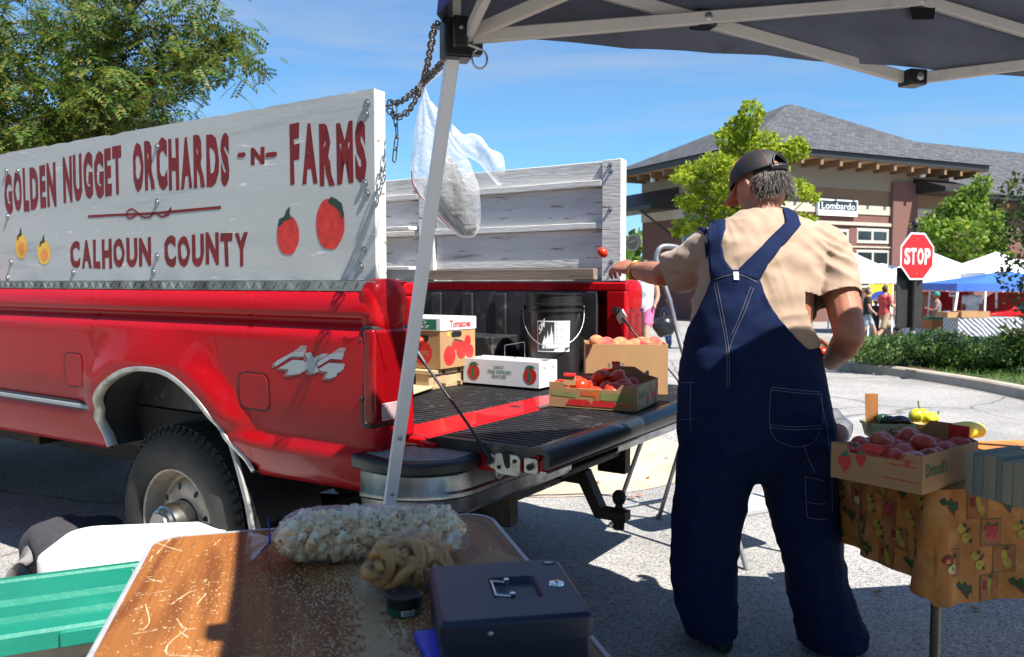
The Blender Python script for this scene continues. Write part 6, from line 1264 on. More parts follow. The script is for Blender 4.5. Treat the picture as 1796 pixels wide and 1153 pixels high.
bk_.inputs['Color1'].default_value = (.17,.055,.042,1); bk_.inputs['Color2'].default_value = (.12,.045,.036,1); bk_.inputs['Mortar'].default_value = (.20,.15,.12,1); bk_.inputs['Scale'].default_value = 4.5; bk_.inputs['Mortar Size'].default_value = .02; L_(bk_.outputs['Color'], p_.inputs['Base Color']); p_.inputs['Roughness'].default_value = .9
m_tanbr = mat('tan brick', (.22,.13,.075), .9, var=.2, scale=14); m_lime = mat('cream limestone', (.46,.40,.32), .85, var=.1, scale=5); m_soff = mat('pine soffit', (.36,.23,.12), .7, var=.15, scale=3); m_beam = mat('stained beam', (.20,.12,.06), .7, var=.2, scale=5)
m_shing, t_, p_, N_, L_ = newmat('grey roof shingles'); tcn = N_('ShaderNodeTexCoord'); bk_ = N_('ShaderNodeTexBrick'); L_(tcn.outputs['Object'], bk_.inputs['Vector']); bk_.inputs['Color1'].default_value = (.12,.125,.135,1); bk_.inputs['Color2'].default_value = (.05,.052,.06,1); bk_.inputs['Mortar'].default_value = (.045,.045,.05,1); bk_.inputs['Scale'].default_value = 1.5; bk_.inputs['Mortar Size'].default_value = .03; bk_.inputs['Row Height'].default_value = .22; bk_.inputs['Brick Width'].default_value = .5; bk_.inputs['Bias'].default_value = .1
L_(bk_.outputs['Color'], p_.inputs['Base Color']); p_.inputs['Roughness'].default_value = .85; p_.inputs['Specular IOR Level'].default_value = .25
m_fasc = mat('dark bronze metal', (.028,.024,.022), .5, var=.2)
LX_, LY_ = 17.0, 12.0; pkz = at(1383, 184, 47).z-GB
WALL = bld
mb = MB(); mb.box(1.4, 15.6, 1.4, LY_-1.4, 0, 4.35); mb.build('wall', m_brick, bld)
for z0, z1, m, pr in ((4.35, 4.60, m_brick, 0), (5.62, 6.08, m_lime, .05), (6.08, 6.9, m_tanbr, 0), (6.9, ez+.02, mat('dark tan stucco', (.27,.21,.15), .85, var=.1), .04), (4.60, 5.62, m_brick, 0)):  # top band is a darker tan wall colour
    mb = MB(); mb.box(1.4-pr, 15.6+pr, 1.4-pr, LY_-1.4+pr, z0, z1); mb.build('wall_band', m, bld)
mb = MB(); mb.box(-.02, LX_+.02, -.02, LY_+.02, ez-.02, ez+.28); mb.build('fascia', m_fasc, bld); mb = MB(); mb.box(.05, LX_-.05, .05, LY_-.05, ez-.06, ez-.025); mb.build('soffit', m_soff, bld)
mb = MB(); e0 = ez+.29; mb.add([(-.15,-.15,e0), (LX_+.15,-.15,e0), (LX_+.15,LY_+.15,e0), (-.15,LY_+.15,e0), (8.1,6,pkz), (8.8,6,pkz)], [(0,1,5,4), (1,2,5), (2,3,4,5), (3,0,4)]); mb.build('roof', m_shing, bld, 0)
mb = MB(); mb.box(-.09, .09, 0, 1.34, -.16, .14); bm_ = mb.mesh('eave_beam', m_beam, 30)
for i in range(13): inst('eave_beam', bm_, bld, (.9+1.27*i, .06, ez-.22))
for i in range(8): inst('eave_beam', bm_, bld, (.06, 1.9+1.2*i, ez-.22), (0, 0, -PI/2))
mb = MB(); mb.lathe([(0,0),(.14,0),(.16,.10),(.10,.28),(.05,.32),(.05,.5)], 10); lmp = mb.mesh('eave_lamp', m_white, 30)
for px, py in ((1618,318),): x, z = onface(px, py, .7); inst('eave_lamp', lmp, bld, (x, .7, ez-.50))
y, z = onleft(1145, 323, .7); inst('eave_lamp', lmp, bld, (.7, y, ez-.5))
def win(px0, px1, py0, py1, n=2, fr=.10):
    x0, z1 = onface(px0, py0); x1, z0 = onface(px1, py1); mb = MB(); c = V3(((x0+x1)/2, 1.4, (z0+z1)/2)); w_, h_ = (x1-x0)/2, (z1-z0)/2
    mb.box(-w_, w_, -.06, .0, h_-fr, h_); mb.box(-w_, w_, -.06, .0, -h_, -h_+fr)
    for k in range(n+1): xx = -w_+fr/2+(2*w_-fr)*k/n; mb.box(xx-fr/2, xx+fr/2, -.055, .0, -h_+fr, h_-fr)
    o = mb.build('window', m_wfr, bld); o.location = c; mb = MB(); mb.box(-w_+.02, w_-.02, -.03, -.01, -h_+.02, h_-.02); mb.build('pane', m_glass, o); return o
m_wfr = mat('putty window frame', (.42,.41,.36), .6, var=.05)
for a, b in ((1425,1487),(1500,1557)):
    win(a, b, 400, 428, 2, .16); win(a, b, 438, 505, 2, .14)
win(1395, 1418, 400, 428, 1, .14)
def bandx(px0, px1, py0, py1, m, name, pr=.10):
    x0, z1 = onface(px0, py0); x1, z0 = onface(px1, py1); mb = MB(); mb.box(x0, x1, 1.4-pr, 1.4-.003, z0, z1); return mb.build(name, m, bld)
bandx(1380, 1577, 385, 399, m_lime, 'lintel', .14); bandx(1380, 1560, 429, 436, m_lime, 'window_sill', .12); bandx(1562, 1600, 320, 500, m_brick, 'pilaster', .22); bandx(1488, 1499, 400, 505, m_brick, 'pier', .07)
x0, z1 = onface(1430, 349); x1, z0 = onface(1498, 381); sg = MB(); sg.box(x0, x1, 1.18, 1.33, z0, z1); sgo = sg.build('shop_sign', m_white, bld); fS = frame((0, 1.178, 0), (1,0,0), (0,0,1), (0,-1,0)); hz = (z1-z0)
mb = MB(); mb.flat([(x0+.06, z0+.34*hz), (x1-.06, z0+.34*hz), (x1-.06, z1-.07), (x0+.06, z1-.07)], fS, .002); q = mb.build('sign_dark_panel', mat('slate sign blue', (.018,.028,.04), .5), sgo)
mb = MB(); put_text(mb, 'Lombardo', fS, x0+.22, x1-.20, z0+.40*hz, z1-.16, .006, .0); mb.build('sign_lettering', m_white, q, kind='stuff')
mb = MB()
for k, c in enumerate('HOMES'): put_text(mb, c, fS, x0+.22+k*.30, x0+.34+k*.30, z0+.10*hz, z0+.24*hz, .004)
mb.build('sign_lettering', m_inkdk, sgo, kind='stuff')
# right dark canopy and left awning
x0, z1 = onface(1612, 312, 1.0); x1, z0 = onface(1680, 345, 1.0); mb = MB(); mb.skin([[(x0, 1.38, z0), (x0, -.6, z0), (x0, -.6, z0+.25), (x0, 1.38, z1)], [(x1, 1.38, z0), (x1, -.6, z0), (x1, -.6, z0+.25), (x1, 1.38, z1)]]); mb.build('awning', m_fasc, bld)
y0, z1 = onleft(1092, 338, .2); y1, z0 = onleft(1160, 366, .2); ya, yb = min(y0, y1), max(y0, y1)
mb = MB(); mb.skin([[(1.38, ya, z0), (-.5, ya, z0), (-.5, ya, z0+.2), (1.38, ya, z1)], [(1.38, yb+2, z0), (-.5, yb+2, z0), (-.5, yb+2, z0+.2), (1.38, yb+2, z1)]]); aw = mb.build('awning', m_fasc, bld)
ys, zs = onleft(1155, 408, 1.3); mb = MB(); mb.tube([(-.4, ya+1.2, z0), (1.36, ya+.2, z0-1.6)], .06, 8); mb.build('awning_strut', m_fasc, aw)
y0, z1 = onleft(1112, 426, 1.36); mb = MB(); fO = frame((1.36, y0, z1), (0,-1,0), (0,0,1), (-1,0,0)); mb.prism(circ(0, 0, .75, .52, 24), .0, .12, fO); ov = mb.build('oval_sign', m_lime, bld); mb = MB(); mb.flat(circ(0, 0, .64, .43, 24), fO, .124); q = mb.build('oval_panel', mat('olive sign', (.16,.15,.11), .6), ov); mb = MB(); put_text(mb, 'SALON', fO, -.45, .45, -.08, .16, .130) if False else mb.flat([(-.4,-.02),(.4,.10),(.4,.17),(-.4,.06)], fO, .130); mb.build('oval_script', m_lime, q)
for py0, py1 in ((366, 384), (455, 470)):
    _, za = onleft(1190, py0, 1.4); _, zb = onleft(1190, py1, 1.4); mb = MB(); mb.box(1.33, 1.398, 1.4, LY_-1.4, min(za, zb), max(za, zb)); mb.build('wall_band', m_lime, bld)
for py0, py1, p0, p1 in ((360,480,1196,1240),(398,480,1250,1300)):
    ya_, za = onleft(p1, py0, 1.36); yb_, zb = onleft(p0, py1, 1.36); mb = MB(); mb.box(1.34, 1.39, min(ya_,yb_), max(ya_,yb_), min(za,zb), max(za,zb)); q = mb.build('window', m_wfr, bld); mb = MB(); mb.box(1.325, 1.338, min(ya_,yb_)+.15, max(ya_,yb_)-.15, min(za,zb)+.15, max(za,zb)-.15); mb.build('pane', m_glass, q)
# wing behind
wez, wrz = at(1796, 353, 49.8).z-GB, at(1700, 258, 56.5).z-GB
wing = thing('building_wing', 'long low brick wing with a grey shingled roof at the right edge', 'building', V3((CB.x, CB.y, GB)), BR)
mb = MB(); mb.box(14.5, 40, 3.2, 13, 0, wez); mb.build('wall', m_brick, wing); mb = MB(); mb.box(14.0, 41, 2.0, 14.2, wez, wez+.25); mb.build('fascia', m_fasc, wing)
mb = MB(); e0 = wez+.26; mb.add([(13.8,1.9,e0),(41.2,1.9,e0),(41.2,14.3,e0),(13.8,14.3,e0),(13.8,8.1,wrz),(38,8.1,wrz)], [(0,1,5,4),(1,2,5),(2,3,4,5),(3,0,4)]); mb.build('roof', m_shing, wing, 0)
# ------------------------------------------------------------------ trees and shrubs
def cl_px(L, Y0, foot, dy=.5):
    rr = random.Random(3); out = []
    for px, py, rx, rz in L: p = at(px, py, Y0+rr.uniform(-dy, dy)); k = Y0/1422; out.append((p.x-foot.x, p.y-foot.y, p.z-foot.z, rx*k, rx*k*.8, rz*k))
    return out
ft = at(1302, 600, 17); ft.z = gz(ft.x, ft.y)+.0
tree('small bright yellow green street tree behind the man with the cap', ft, 4.3, cl_px([(1317,200,22,24),(1300,225,30,22),(1275,240,22,16),(1340,250,30,20),(1310,265,45,22),(1255,285,30,16),(1290,300,40,20),(1350,295,36,18),(1385,265,32,16),(1395,255,20,14),(1215,300,30,14),(1195,312,22,10),(1240,325,40,18),(1290,335,45,20),(1345,340,45,20),(1395,330,30,14),(1420,345,18,9),(1230,360,40,16),(1205,352,24,12),(1280,375,45,18),(1340,380,45,18),(1400,385,28,12),(1215,392,34,12),(1260,405,36,14),(1320,415,36,14),(1385,410,26,10),(1195,405,20,8)], 17, ft, .7), L_brt, .07, per=1500, size=.095, aspect=.6, droop=.5, seed=4)
ft = at(1690, 600, 33); ft.z = -.75
tree('mid green tree standing in front of the brick shop behind the white tents', ft, 4.6, cl_px([(1722,325,16,16),(1705,345,28,22),(1690,365,36,24),(1660,385,36,22),(1720,385,40,26),(1640,405,34,22),(1690,410,40,26),(1740,410,36,26),(1620,425,26,18),(1660,435,42,22),(1715,440,44,24),(1690,465,50,22),(1745,450,30,20),(1640,450,30,18),(1620,395,20,14)], 33, ft, 1.2), leafmat('light green leaves', [(.05,.10,.012), (.09,.18,.02), (.14,.25,.025), (.24,.30,.04)], .4), .12, per=300, size=.20, aspect=.6, seed=8)  # leaf colours are a lighter green for this tree
ft = V3((7.4, 11.3, .1))
tree('dark leaved tree overhanging the right edge near the blue tent', ft, 3.0, cl_px([(1785,350,40,36),(1785,400,30,30),(1800,430,50,40),(1790,480,46,30),(1790,530,36,16),(1795,570,30,16),(1775,580,22,10),(1830,380,60,60),(1850,470,60,60),(1840,560,50,40),(1790,615,16,14),(1800,320,28,20),(1890,420,60,70),(1890,300,60,50)], 10.6, ft, .6), L_drk, .07, per=420, size=.075, aspect=.6, droop=.3, seed=9)
def shrub(label, px, py, w_, h_, m, seed, group, size=.055):
    p = ong(px, py, .13); rs_ = random.Random(seed); cl_ = [(rs_.uniform(-w_, w_)*.6, rs_.uniform(-.2,.2), rs_.uniform(.3,.8)*h_, w_*.5, .3, h_*.45) for _ in range(7)]
    return tree(label, p, .1, cl_, m, .01, per=3200, size=size, aspect=.4, droop=-.5, seed=seed, group=group, name='shrub', trunk=False, cat='shrub')
for i, (px, py, w_, h_) in enumerate(((1520,637,.50,.34),(1565,638,.55,.36),(1608,640,.50,.30))): shrub(('rounded sage green shrub nearest the man along the kerb','middle sage green shrub left of the stop sign post','low sage green shrub below the stop sign post')[i], px, py, w_, h_, L_shr, 20+i, 'shrubs along the verge')
for i, (px, py, w_, h_) in enumerate(((1652,640,.45,.40),(1700,643,.55,.30),(1745,645,.55,.34),(1790,648,.5,.42))): shrub(('dark green upright shrub right of the stop sign','low green shrub in front of the patterned table cloth','green shrub beside the leg of the blue tent','tall dark shrub at the right edge of the verge')[i], px, py, w_, h_, L_mid if i % 2 else L_shr, 30+i, 'shrubs along the verge')
# grass on the verge
rs = np.random.RandomState(2); gp = []
poly = [V3((x, y, 0)) for x, y in ol2]
def inside(x, y):
    c = False; n_ = len(poly)
    for i in range(n_):
        a, b = poly[i], poly[i-1]
        if (a.y > y) != (b.y > y) and x < (b.x-a.x)*(y-a.y)/(b.y-a.y+1e-12)+a.x: c = not c
    return c
while len(gp) < 26000:
    x, y = rs.uniform(4.8, 13), rs.uniform(8.0, 16.2)
    if inside(x, y) and inside(x-.22, y-.1): gp.append((x, y, gz(x, y)+.105))
V, F = leaf_quads(rs, np.array(gp), .075, .14, -1.2); me = mesh_np('verge_grass', V, F, [leafmat('lawn grass', [(.04,.09,.012),(.07,.14,.018),(.11,.19,.03),(.16,.21,.05)], .3)]); o = bpy.data.objects.new('verge_grass', me); COL.objects.link(o); o['kind'] = 'stuff'
mb = MB(); pm_ = [ong(a, b, .14) for a, b in ((1575,640),(1600,634),(1640,633),(1665,640),(1640,648),(1595,648))]; mb.flat([(p.x, p.y) for p in pm_], lambda a, b, h: V3((a, b, gz(a, b)+.122))); mb.build('mulch_patch', m_mulch, kind='structure')
# ------------------------------------------------------------------ stop sign
sp = at(1600, 600, 14.0); sp.z = .1
st = thing('stop_sign', 'red octagonal stop sign on a black post with a black panel behind it', 'stop sign', sp, .42)
zc = at(1601, 450, 14.0).z-sp.z; fT = frame((0, -.05, zc), (1,0,0), (0,0,1), (0,-1,0)); R8 = .435
oc = lambda r_: [(r_*cos(PI/8+PI/4*k), r_*sin(PI/8+PI/4*k)) for k in range(8)]
mb = MB(); mb.tube([(0,0,0), (0,0,zc+.50)], .045, 12); mb.lathe([(.085,0),(.085,.30),(.06,.34),(.046,.36)], 14); mb.lathe([(.03,0),(.065,.03),(.07,.07),(.05,.11),(.02,.14),(0,.145)], 12, (0,0,zc+.50)); mb.build('post', m_fasc, st, 40)
mb = MB(); mb.prism(oc(R8), 0, .004, fT); pl_ = mb.build('sign_plate', m_white, st)
m_stop = mat('stop sign red', (.56,.012,.014), .4, var=.06, scale=5); mb = MB(); mb.flat(oc(R8-.03), fT, .0055); rf = mb.build('red_face', m_stop, pl_)
mb = MB()
for c, x0, x1 in (('S',-.315,-.175),('T',-.165,-.03),('O',.0,.145),('P',.175,.315)): put_text(mb, c, fT, x0, x1, -.14, .14, .007, .035)
mb.build('stop_lettering', m_white, rf, kind='stuff'); mb = MB(); mb.flat(circ(0, .30, .012, n=8), fT, .007); mb.flat(circ(0, -.30, .012, n=8), fT, .007); mb.build('sign_bolts', m_steel, pl_, kind='stuff')
zb0, zb1 = at(1595, 575, 14.1).z-sp.z, at(1595, 470, 14.1).z-sp.z; mb = MB(); mb.box(-.33, .30, .06, .085, zb0, zb1); mb.build('black_panel', m_fasc, st, bevel=.01)
# ------------------------------------------------------------------ market tents and stalls
m_wt = mat('white tent cloth', (.80,.80,.82), .7, var=.04, scale=4); m_bt = mat('blue tent cloth', (.03,.12,.50), .7, var=.08, scale=4)
def tent(label, px, Y0, rz, m, pky=445, evy=497, half=1.52, vh=.26, group='market tents across the road', slant=0):
    c = at(px, 500, Y0); g_ = gz(c.x, c.y); t = thing('market_tent', label, 'tent', V3((c.x, c.y, g_)), rz, group); ze = at(px, evy, Y0).z-g_+vh; zp = at(px, pky, Y0).z-g_
    mb = MB(); rows = []; n = 8; per_ = []
    for (x0, y0), (x1, y1) in (((-1,-1),(1,-1)),((1,-1),(1,1)),((1,1),(-1,1)),((-1,1),(-1,-1))):
        for k in range(n): per_.append((x0+(x1-x0)*k/n, y0+(y1-y0)*k/n, sin(PI*k/n)))
    rows.append([(half*x*1.01, half*y*1.01, ze-vh) for x, y, s in per_])
    for u in (0, .15, .3, .45, .6, .75, .9, 1): rows.append([(half*x*(1-u)*(1-.02*s), half*y*(1-u)*(1-.02*s), ze+(zp-ze)*(u**1.12)-.07*s*sin(PI*u)) for x, y, s in per_])
    mb.grid(rows, True); mb.build('canopy', m, t, 30)
    for x, y in ((-1,-1),(1,-1),(1,1),(-1,1)): mb = MB(); k = half*(1+slant); mb.bar([(k*x, k*y, 0), (half*x*.97, half*y*.97, ze)], .05, .05); mb.build('leg', m_white, t)
    mb = MB()
    for x, y in ((-1,-1),(1,-1),(1,1),(-1,1)): mb.bar([(half*x*.97, half*y*.97, ze-.1), (0, 0, zp-.15)], .03, .03)
    mb.build('frame', m_steel, t); return t
tent('white market tent partly hidden behind the man', 1462, 26, .10, m_wt, 428, 497); tent('white market tent peaking behind the stop sign', 1634, 30, .05, m_wt, 443, 497)
tent('white market tent right of the stop sign behind the blue one', 1745, 29, .12, m_wt, 442, 492); tent('blue market tent with slanted legs at the right edge', 1762, 22.5, -.20, m_bt, 476, 510, 1.75, .20, slant=.12); tent('white market tent farthest back between two others', 1545, 33, .0, m_wt, 462, 494)
def stall(label, px0, px1, pyt, Y0, m, rz=0, drop=.5, group='stall tables across the road'):
    a, b = at(px0, pyt, Y0), at(px1, pyt, Y0); c = (a+b)/2; g_ = gz(c.x, c.y); t = thing('stall_table', label, 'table', V3((c.x, c.y, g_)), rz, group); w_ = (b-a).length/2; zt_ = .74; mb = MB(); G = []
    per_ = [(x, -.38) for x in np.linspace(-w_, w_, 20)]+[(w_, y) for y in np.linspace(-.30, .38, 6)]+[(x, .38) for x in np.linspace(w_*.95, -w_, 20)]+[(-w_, y) for y in np.linspace(.30, -.30, 5)]
    rows = [[(x*.98, y*.96, zt_+.002) for x, y in per_], [(x, y, zt_) for x, y in per_], [(x*(1.01+.012*sin(9*x)), y*(1.03+.05*sin(11*x+y)), zt_-drop) for x, y in per_]]; mb.grid(rows, True); mb.flat([(x*.98, y*.96) for x, y in per_], lambda p, q, h: V3((p, q, zt_+.002))); mb.build('cloth', m, t, 40)
    for x in (-w_+.1, w_-.1):
        for y in (-.3, .3): mb = MB(); mb.tube([(x, y, 0), (x, y, zt_-.01)], .018, 8); mb.build('leg', m_steel, t)
    return t
m_cl1 = mat('pale blue white cloth', (.62,.68,.76), .8, var=.18, scale=7); m_cl2, t_, p_, N_, L_ = newmat('striped table cloth'); wv = N_('ShaderNodeTexWave'); wv.inputs['Scale'].default_value = 5; wv.bands_direction = 'DIAGONAL'; wv.inputs['Distortion'].default_value = 2; tcn = N_('ShaderNodeTexCoord'); L_(tcn.outputs['Object'], wv.inputs[0]); rp = N_('ShaderNodeValToRGB'); rp.color_ramp.elements[0].color = (.06,.07,.12,1); rp.color_ramp.elements[1].color = (.60,.60,.60,1); rp.color_ramp.elements[0].position = .35; rp.color_ramp.elements[1].position = .5; L_(wv.outputs['Fac'], rp.inputs[0]); L_(rp.outputs[0], p_.inputs['Base Color'])
m_cl3 = mat('grey cloth', (.34,.33,.35), .8, var=.1); m_cl4 = mat('rust cloth', (.40,.13,.04), .8, var=.2)
stall('long stall table under a pale blue and white cloth', 1598, 1790, 563, 25, m_cl1, 0, .60); stall('stall table under a grey and striped cloth below the blue tent', 1668, 1800, 590, 20.5, m_cl2, -.05, .45); stall('small stall table with a rust brown cloth left of the blue tent', 1618, 1660, 585, 23, m_cl4, .1, .25)
def crate(label, px, py, Y0, w_, d_, h_, m, zoff=.745, rz=0, name='stall_crate', cat='crate'):
    p = at(px, py, Y0); g_ = gz(p.x, p.y); t = thing(name, label, cat, V3((p.x, p.y, g_+zoff)), rz); mb = open_box(w_, d_, h_, .015, .01); o = mb.build('crate_body', m, t); o.location = (-w_/2, -d_/2, 0); return t
crate('tan cardboard box on the stall where the man in white works', 1700, 580, 20.4, .75, .45, .16, m_card, .745, .1); crate('long brown cardboard box beside the rust cloth table', 1665, 580, 20.4, .50, .40, .14, m_card, .745, .25); crate('green plastic crate on the pale blue stall table', 1640, 570, 24.8, .55, .35, .13, m_inkgrn); crate('second green plastic crate near the right end of the stall', 1745, 570, 24.8, .6, .35, .13, m_inkgrn)
for i in range(3):
    p = at(1672+i*1.5, 553-i*5.5, 24.9); t = thing('water_pack', ('lowest blue pack of bottles stacked on the stall', 'middle blue pack of bottles stacked on the stall', 'topmost blue pack of bottles stacked on the stall')[i], 'bottle pack', V3((p.x, p.y, gz(p.x, p.y)+.745+.10*i)), .05); mb = MB(); mb.box(-.28, .28, -.16, .16, .0, .095); mb.build('shrink_wrap', mat('blue shrink wrap', (.03,.22,.62), .3, var=.5, scale=9) if i == 0 else bpy.data.materials['blue shrink wrap'], t, bevel=.02)
p = at(1545, 522, 28); t = thing('yellow_banner', 'yellow vertical banner with a blue oval beside the white tent', 'banner', V3((p.x, p.y, gz(p.x, p.y))), 0); z0, z1 = at(1545, 548, 28).z-t.location.z, at(1545, 499, 28).z-t.location.z; mb = MB(); mb.box(-.40, .40, -.006, .006, z0, z1); bn = mb.build('banner_cloth', mat('yellow banner', (.72,.50,.03), .6, var=.25, scale=3), t); fN = frame((0, -.0065, 0), (1,0,0), (0,0,1), (0,-1,0)); mb = MB(); mb.flat(circ(0, z0+.55*(z1-z0), .34, .20, 20), fN, .002); mb.build('banner_oval', mat('banner blue', (.02,.06,.32), .5), bn); mb = MB(); mb.flat([(-.40, z0), (.40, z0), (.40, z0+.32*(z1-z0)), (-.40, z0+.32*(z1-z0))], fN, .0015); mb.build('banner_foot', m_white, bn)
mb = MB(); mb.bar([(-.41,.02,0), (-.41,.02,z1)], .04, .04); mb.bar([(.41,.02,0), (.41,.02,z1)], .04, .04); mb.build('banner_poles', m_white, t, kind='stuff')
p = at(1673, 516, 22.0); t = thing('price_sign', 'small white and red card on a thin stand in the stall', 'sign', V3((p.x, p.y, gz(p.x, p.y)+.0)), 0); zz = p.z-t.location.z; mb = MB(); mb.box(-.13, .13, -.006, .006, zz-.07, zz+.07); q = mb.build('card', m_cardw, t); mb = MB(); mb.flat([(-.1,zz-.02),(.1,zz-.02),(.1,zz+.03),(-.1,zz+.03)], frame((0,-.0065,0),(1,0,0),(0,0,1),(0,-1,0)), .001); mb.build('card_print', m_inkred, q); mb = MB(); mb.tube([(0,.01,0),(0,.01,zz)], .012, 6); mb.build('stand', m_steel, t)
p = at(1660, 420, 34); 
# red parked vehicles behind the stalls
def car(label, px, Y0, rz, L_=4.6, W_=1.85, suv=True):
    p = at(px, 560, Y0); g_ = gz(p.x, p.y); t = thing('parked_car', label, 'car', V3((p.x, p.y, g_)), rz); h1 = 1.0; h2 = 1.72
    sec = [(-L_/2, .45, .80), (-L_/2+.05, .30, .95), (-L_/2+.9, .28, 1.02), (-L_/2+1.3, .28, 1.06), (L_/2-.3, .28, 1.08), (L_/2-.02, .32, 1.0)]
    mb = MB(); mb.skin([[(x, -W_/2+.06, z0), (x, -W_/2, (z0+z1)/2), (x, -W_/2+.05, z1), (x, W_/2-.05, z1), (x, W_/2, (z0+z1)/2), (x, W_/2-.06, z0)] for x, z0, z1 in sec]); mb.build('body', m_red, t, 35, bevel=.03)
    mb = MB(); mb.skin([[(x0, -y, z), (x1, -y, z), (x1, y, z), (x0, y, z)] for z, x0, x1, y in ((1.04, -L_/2+1.25, L_/2-.12, W_/2-.07), (1.55, -L_/2+1.95, L_/2-.40, W_/2-.20), (1.68, -L_/2+2.15, L_/2-.55, W_/2-.27))]); cb = mb.build('cabin', m_red, t, 30, bevel=.03)
    for s in (-1, 1):
        mb = MB()
        mb.add([(-L_/2+1.5, s*(W_/2-.072), 1.10), (L_/2-.3, s*(W_/2-.072), 1.10), (L_/2-.46, s*(W_/2-.172), 1.50), (-L_/2+2.0, s*(W_/2-.172), 1.50)], [(0,1,2,3)]); mb.build('side_window', m_glass, cb)
        for x in (-L_/2+.95, L_/2-.85): mb = MB(); M = Matrix(((1,0,0),(0,0,1),(0,1,0))); mb.lathe([(0,-.11),(.28,-.11),(.34,-.08),(.34,.08),(.28,.11),(.2,.10),(.18,.06),(0,.06)], 24, (x, s*(W_/2-.10), .34), M if s > 0 else Matrix(((1,0,0),(0,0,-1),(0,1,0)))); w_ = mb.build('wheel', m_rubber, t, 30); mb = MB(); mb.lathe([(.20,.112),(.19,.09),(.08,.10),(0,.10)], 16, (x, s*(W_/2-.10), .34), M if s > 0 else Matrix(((1,0,0),(0,0,-1),(0,1,0)))); mb.build('rim', m_alu, w_, 30)
    return t
car('red car parked behind the stall at the right edge', 1775, 29, .3); car('red car parked behind the blue packs of bottles', 1668, 31, 1.4)
# ------------------------------------------------------------------ unseen trees added behind the stall to darken reflections and shade; far tree line
for i, (x, y) in enumerate(((-13,-10),(-8,-13),(-3.5,-12),(2,-14),(-17,-4),(9,-13),(-22,3),(18,-8))):
    rr = random.Random(60+i); cl_ = [(rr.uniform(-2,2), rr.uniform(-2,2), rr.uniform(1.6,7.5), 1.5, 1.5, 1.2) for _ in range(22)]
    tree('leafy tree added out of view behind the market stall, %s' % ('beyond the cooler', 'left of the middle pair', 'straight behind the wood grain table', 'behind the cash box', 'farthest left of the row', 'behind the produce table', 'alone beyond the truck cab', 'farthest right of the row')[i], V3((x, y, 0)), 5, cl_, L_mid, .16, per=30, size=.42, aspect=.7, seed=60+i, group='added trees behind the stall')
rs = np.random.RandomState(44); PP = []
for k in range(150):
    a = rs.uniform(-.2, PI+.2) if k < 120 else rs.uniform(0, 2*PI); d = rs.uniform(95, 130); PP.append(blob_points(rs, (d*cos(a), d*sin(a), rs.uniform(1, 5)), (7, 7, rs.uniform(3, 5)), 130))
P = np.concatenate(PP); P[:,2] = np.maximum(P[:,2], -.7); V, F = leaf_quads(rs, P, 1.6, .8, 0); me = mesh_np('far_tree_line', V, F, [L_mid]); o = bpy.data.objects.new('far_tree_line', me); COL.objects.link(o); o['kind'] = 'stuff'
# ------------------------------------------------------------------ people
def remesh(mb, vox, sm=6, disp=None, cuts=(), mats=(), name='body', smooth=180):
    me = bpy.data.meshes.new('tmp'); me.from_pydata(mb.v, [], mb.f); o = bpy.data.objects.new('tmp', me); COL.objects.link(o)
    m = o.modifiers.new('r', 'REMESH'); m.mode = 'VOXEL'; m.voxel_size = vox
    if sm: q = o.modifiers.new('s', 'SMOOTH'); q.iterations = sm; q.factor = .5
    bpy.context.view_layer.update(); r = bpy.data.meshes.new_from_object(o.evaluated_get(bpy.context.evaluated_depsgraph_get())); bpy.data.objects.remove(o); bpy.data.meshes.remove(me)
    bm = bmesh.new(); bm.from_mesh(r)
    if disp:
        bm.normal_update(); mv = [(v, v.normal*disp(v.co)) for v in bm.verts]
        for v, d in mv: v.co += d
    for pt, dr, rad in cuts:
        pt, dr = V3(pt), V3(dr).normalized(); fs = [f for f in bm.faces if (f.calc_center_median()-pt).length < rad]; g = list({v for f in fs for v in f.verts})+list({e for f in fs for e in f.edges})+fs
        bmesh.ops.bisect_plane(bm, geom=g, plane_co=pt, plane_no=dr, clear_outer=True)
    bm.to_mesh(r); bm.free(); r.name = name; r.materials.clear()
    for k in mats: r.materials.append(k)
    r.polygons.foreach_set('use_smooth', [True]*len(r.polygons)); return r
def addobj(name, me, parent=None, solid=0):
    o = bpy.data.objects.new(name, me); COL.objects.link(o); o.parent = parent
    if solid: s = o.modifiers.new('thick', 'SOLIDIFY'); s.thickness = solid; s.offset = -1
    return o
def limb_(mb, pts, rs_, n=14, sub=4): 
    P = smoothpath(pts, sub); rr = []
    for i in range(len(P)): t = i/sub; k = min(int(t), len(rs_)-2); f_ = t-k; rr.append(rs_[k]+(rs_[k+1]-rs_[k])*f_)
    mb.tube(P, rr, n); mb.ball(P[0], rr[0], n, 8); mb.ball(P[-1], rr[-1], n, 8)
m_skin = mat('tanned skin', (.36,.145,.085), .5, var=.18, scale=16, sss=.12, dirt=(.32,.085,.05), dscale=9, bump=.08, bscale=160)
m_skin2 = mat('light skin', (.50,.27,.18), .5, var=.1, scale=16)
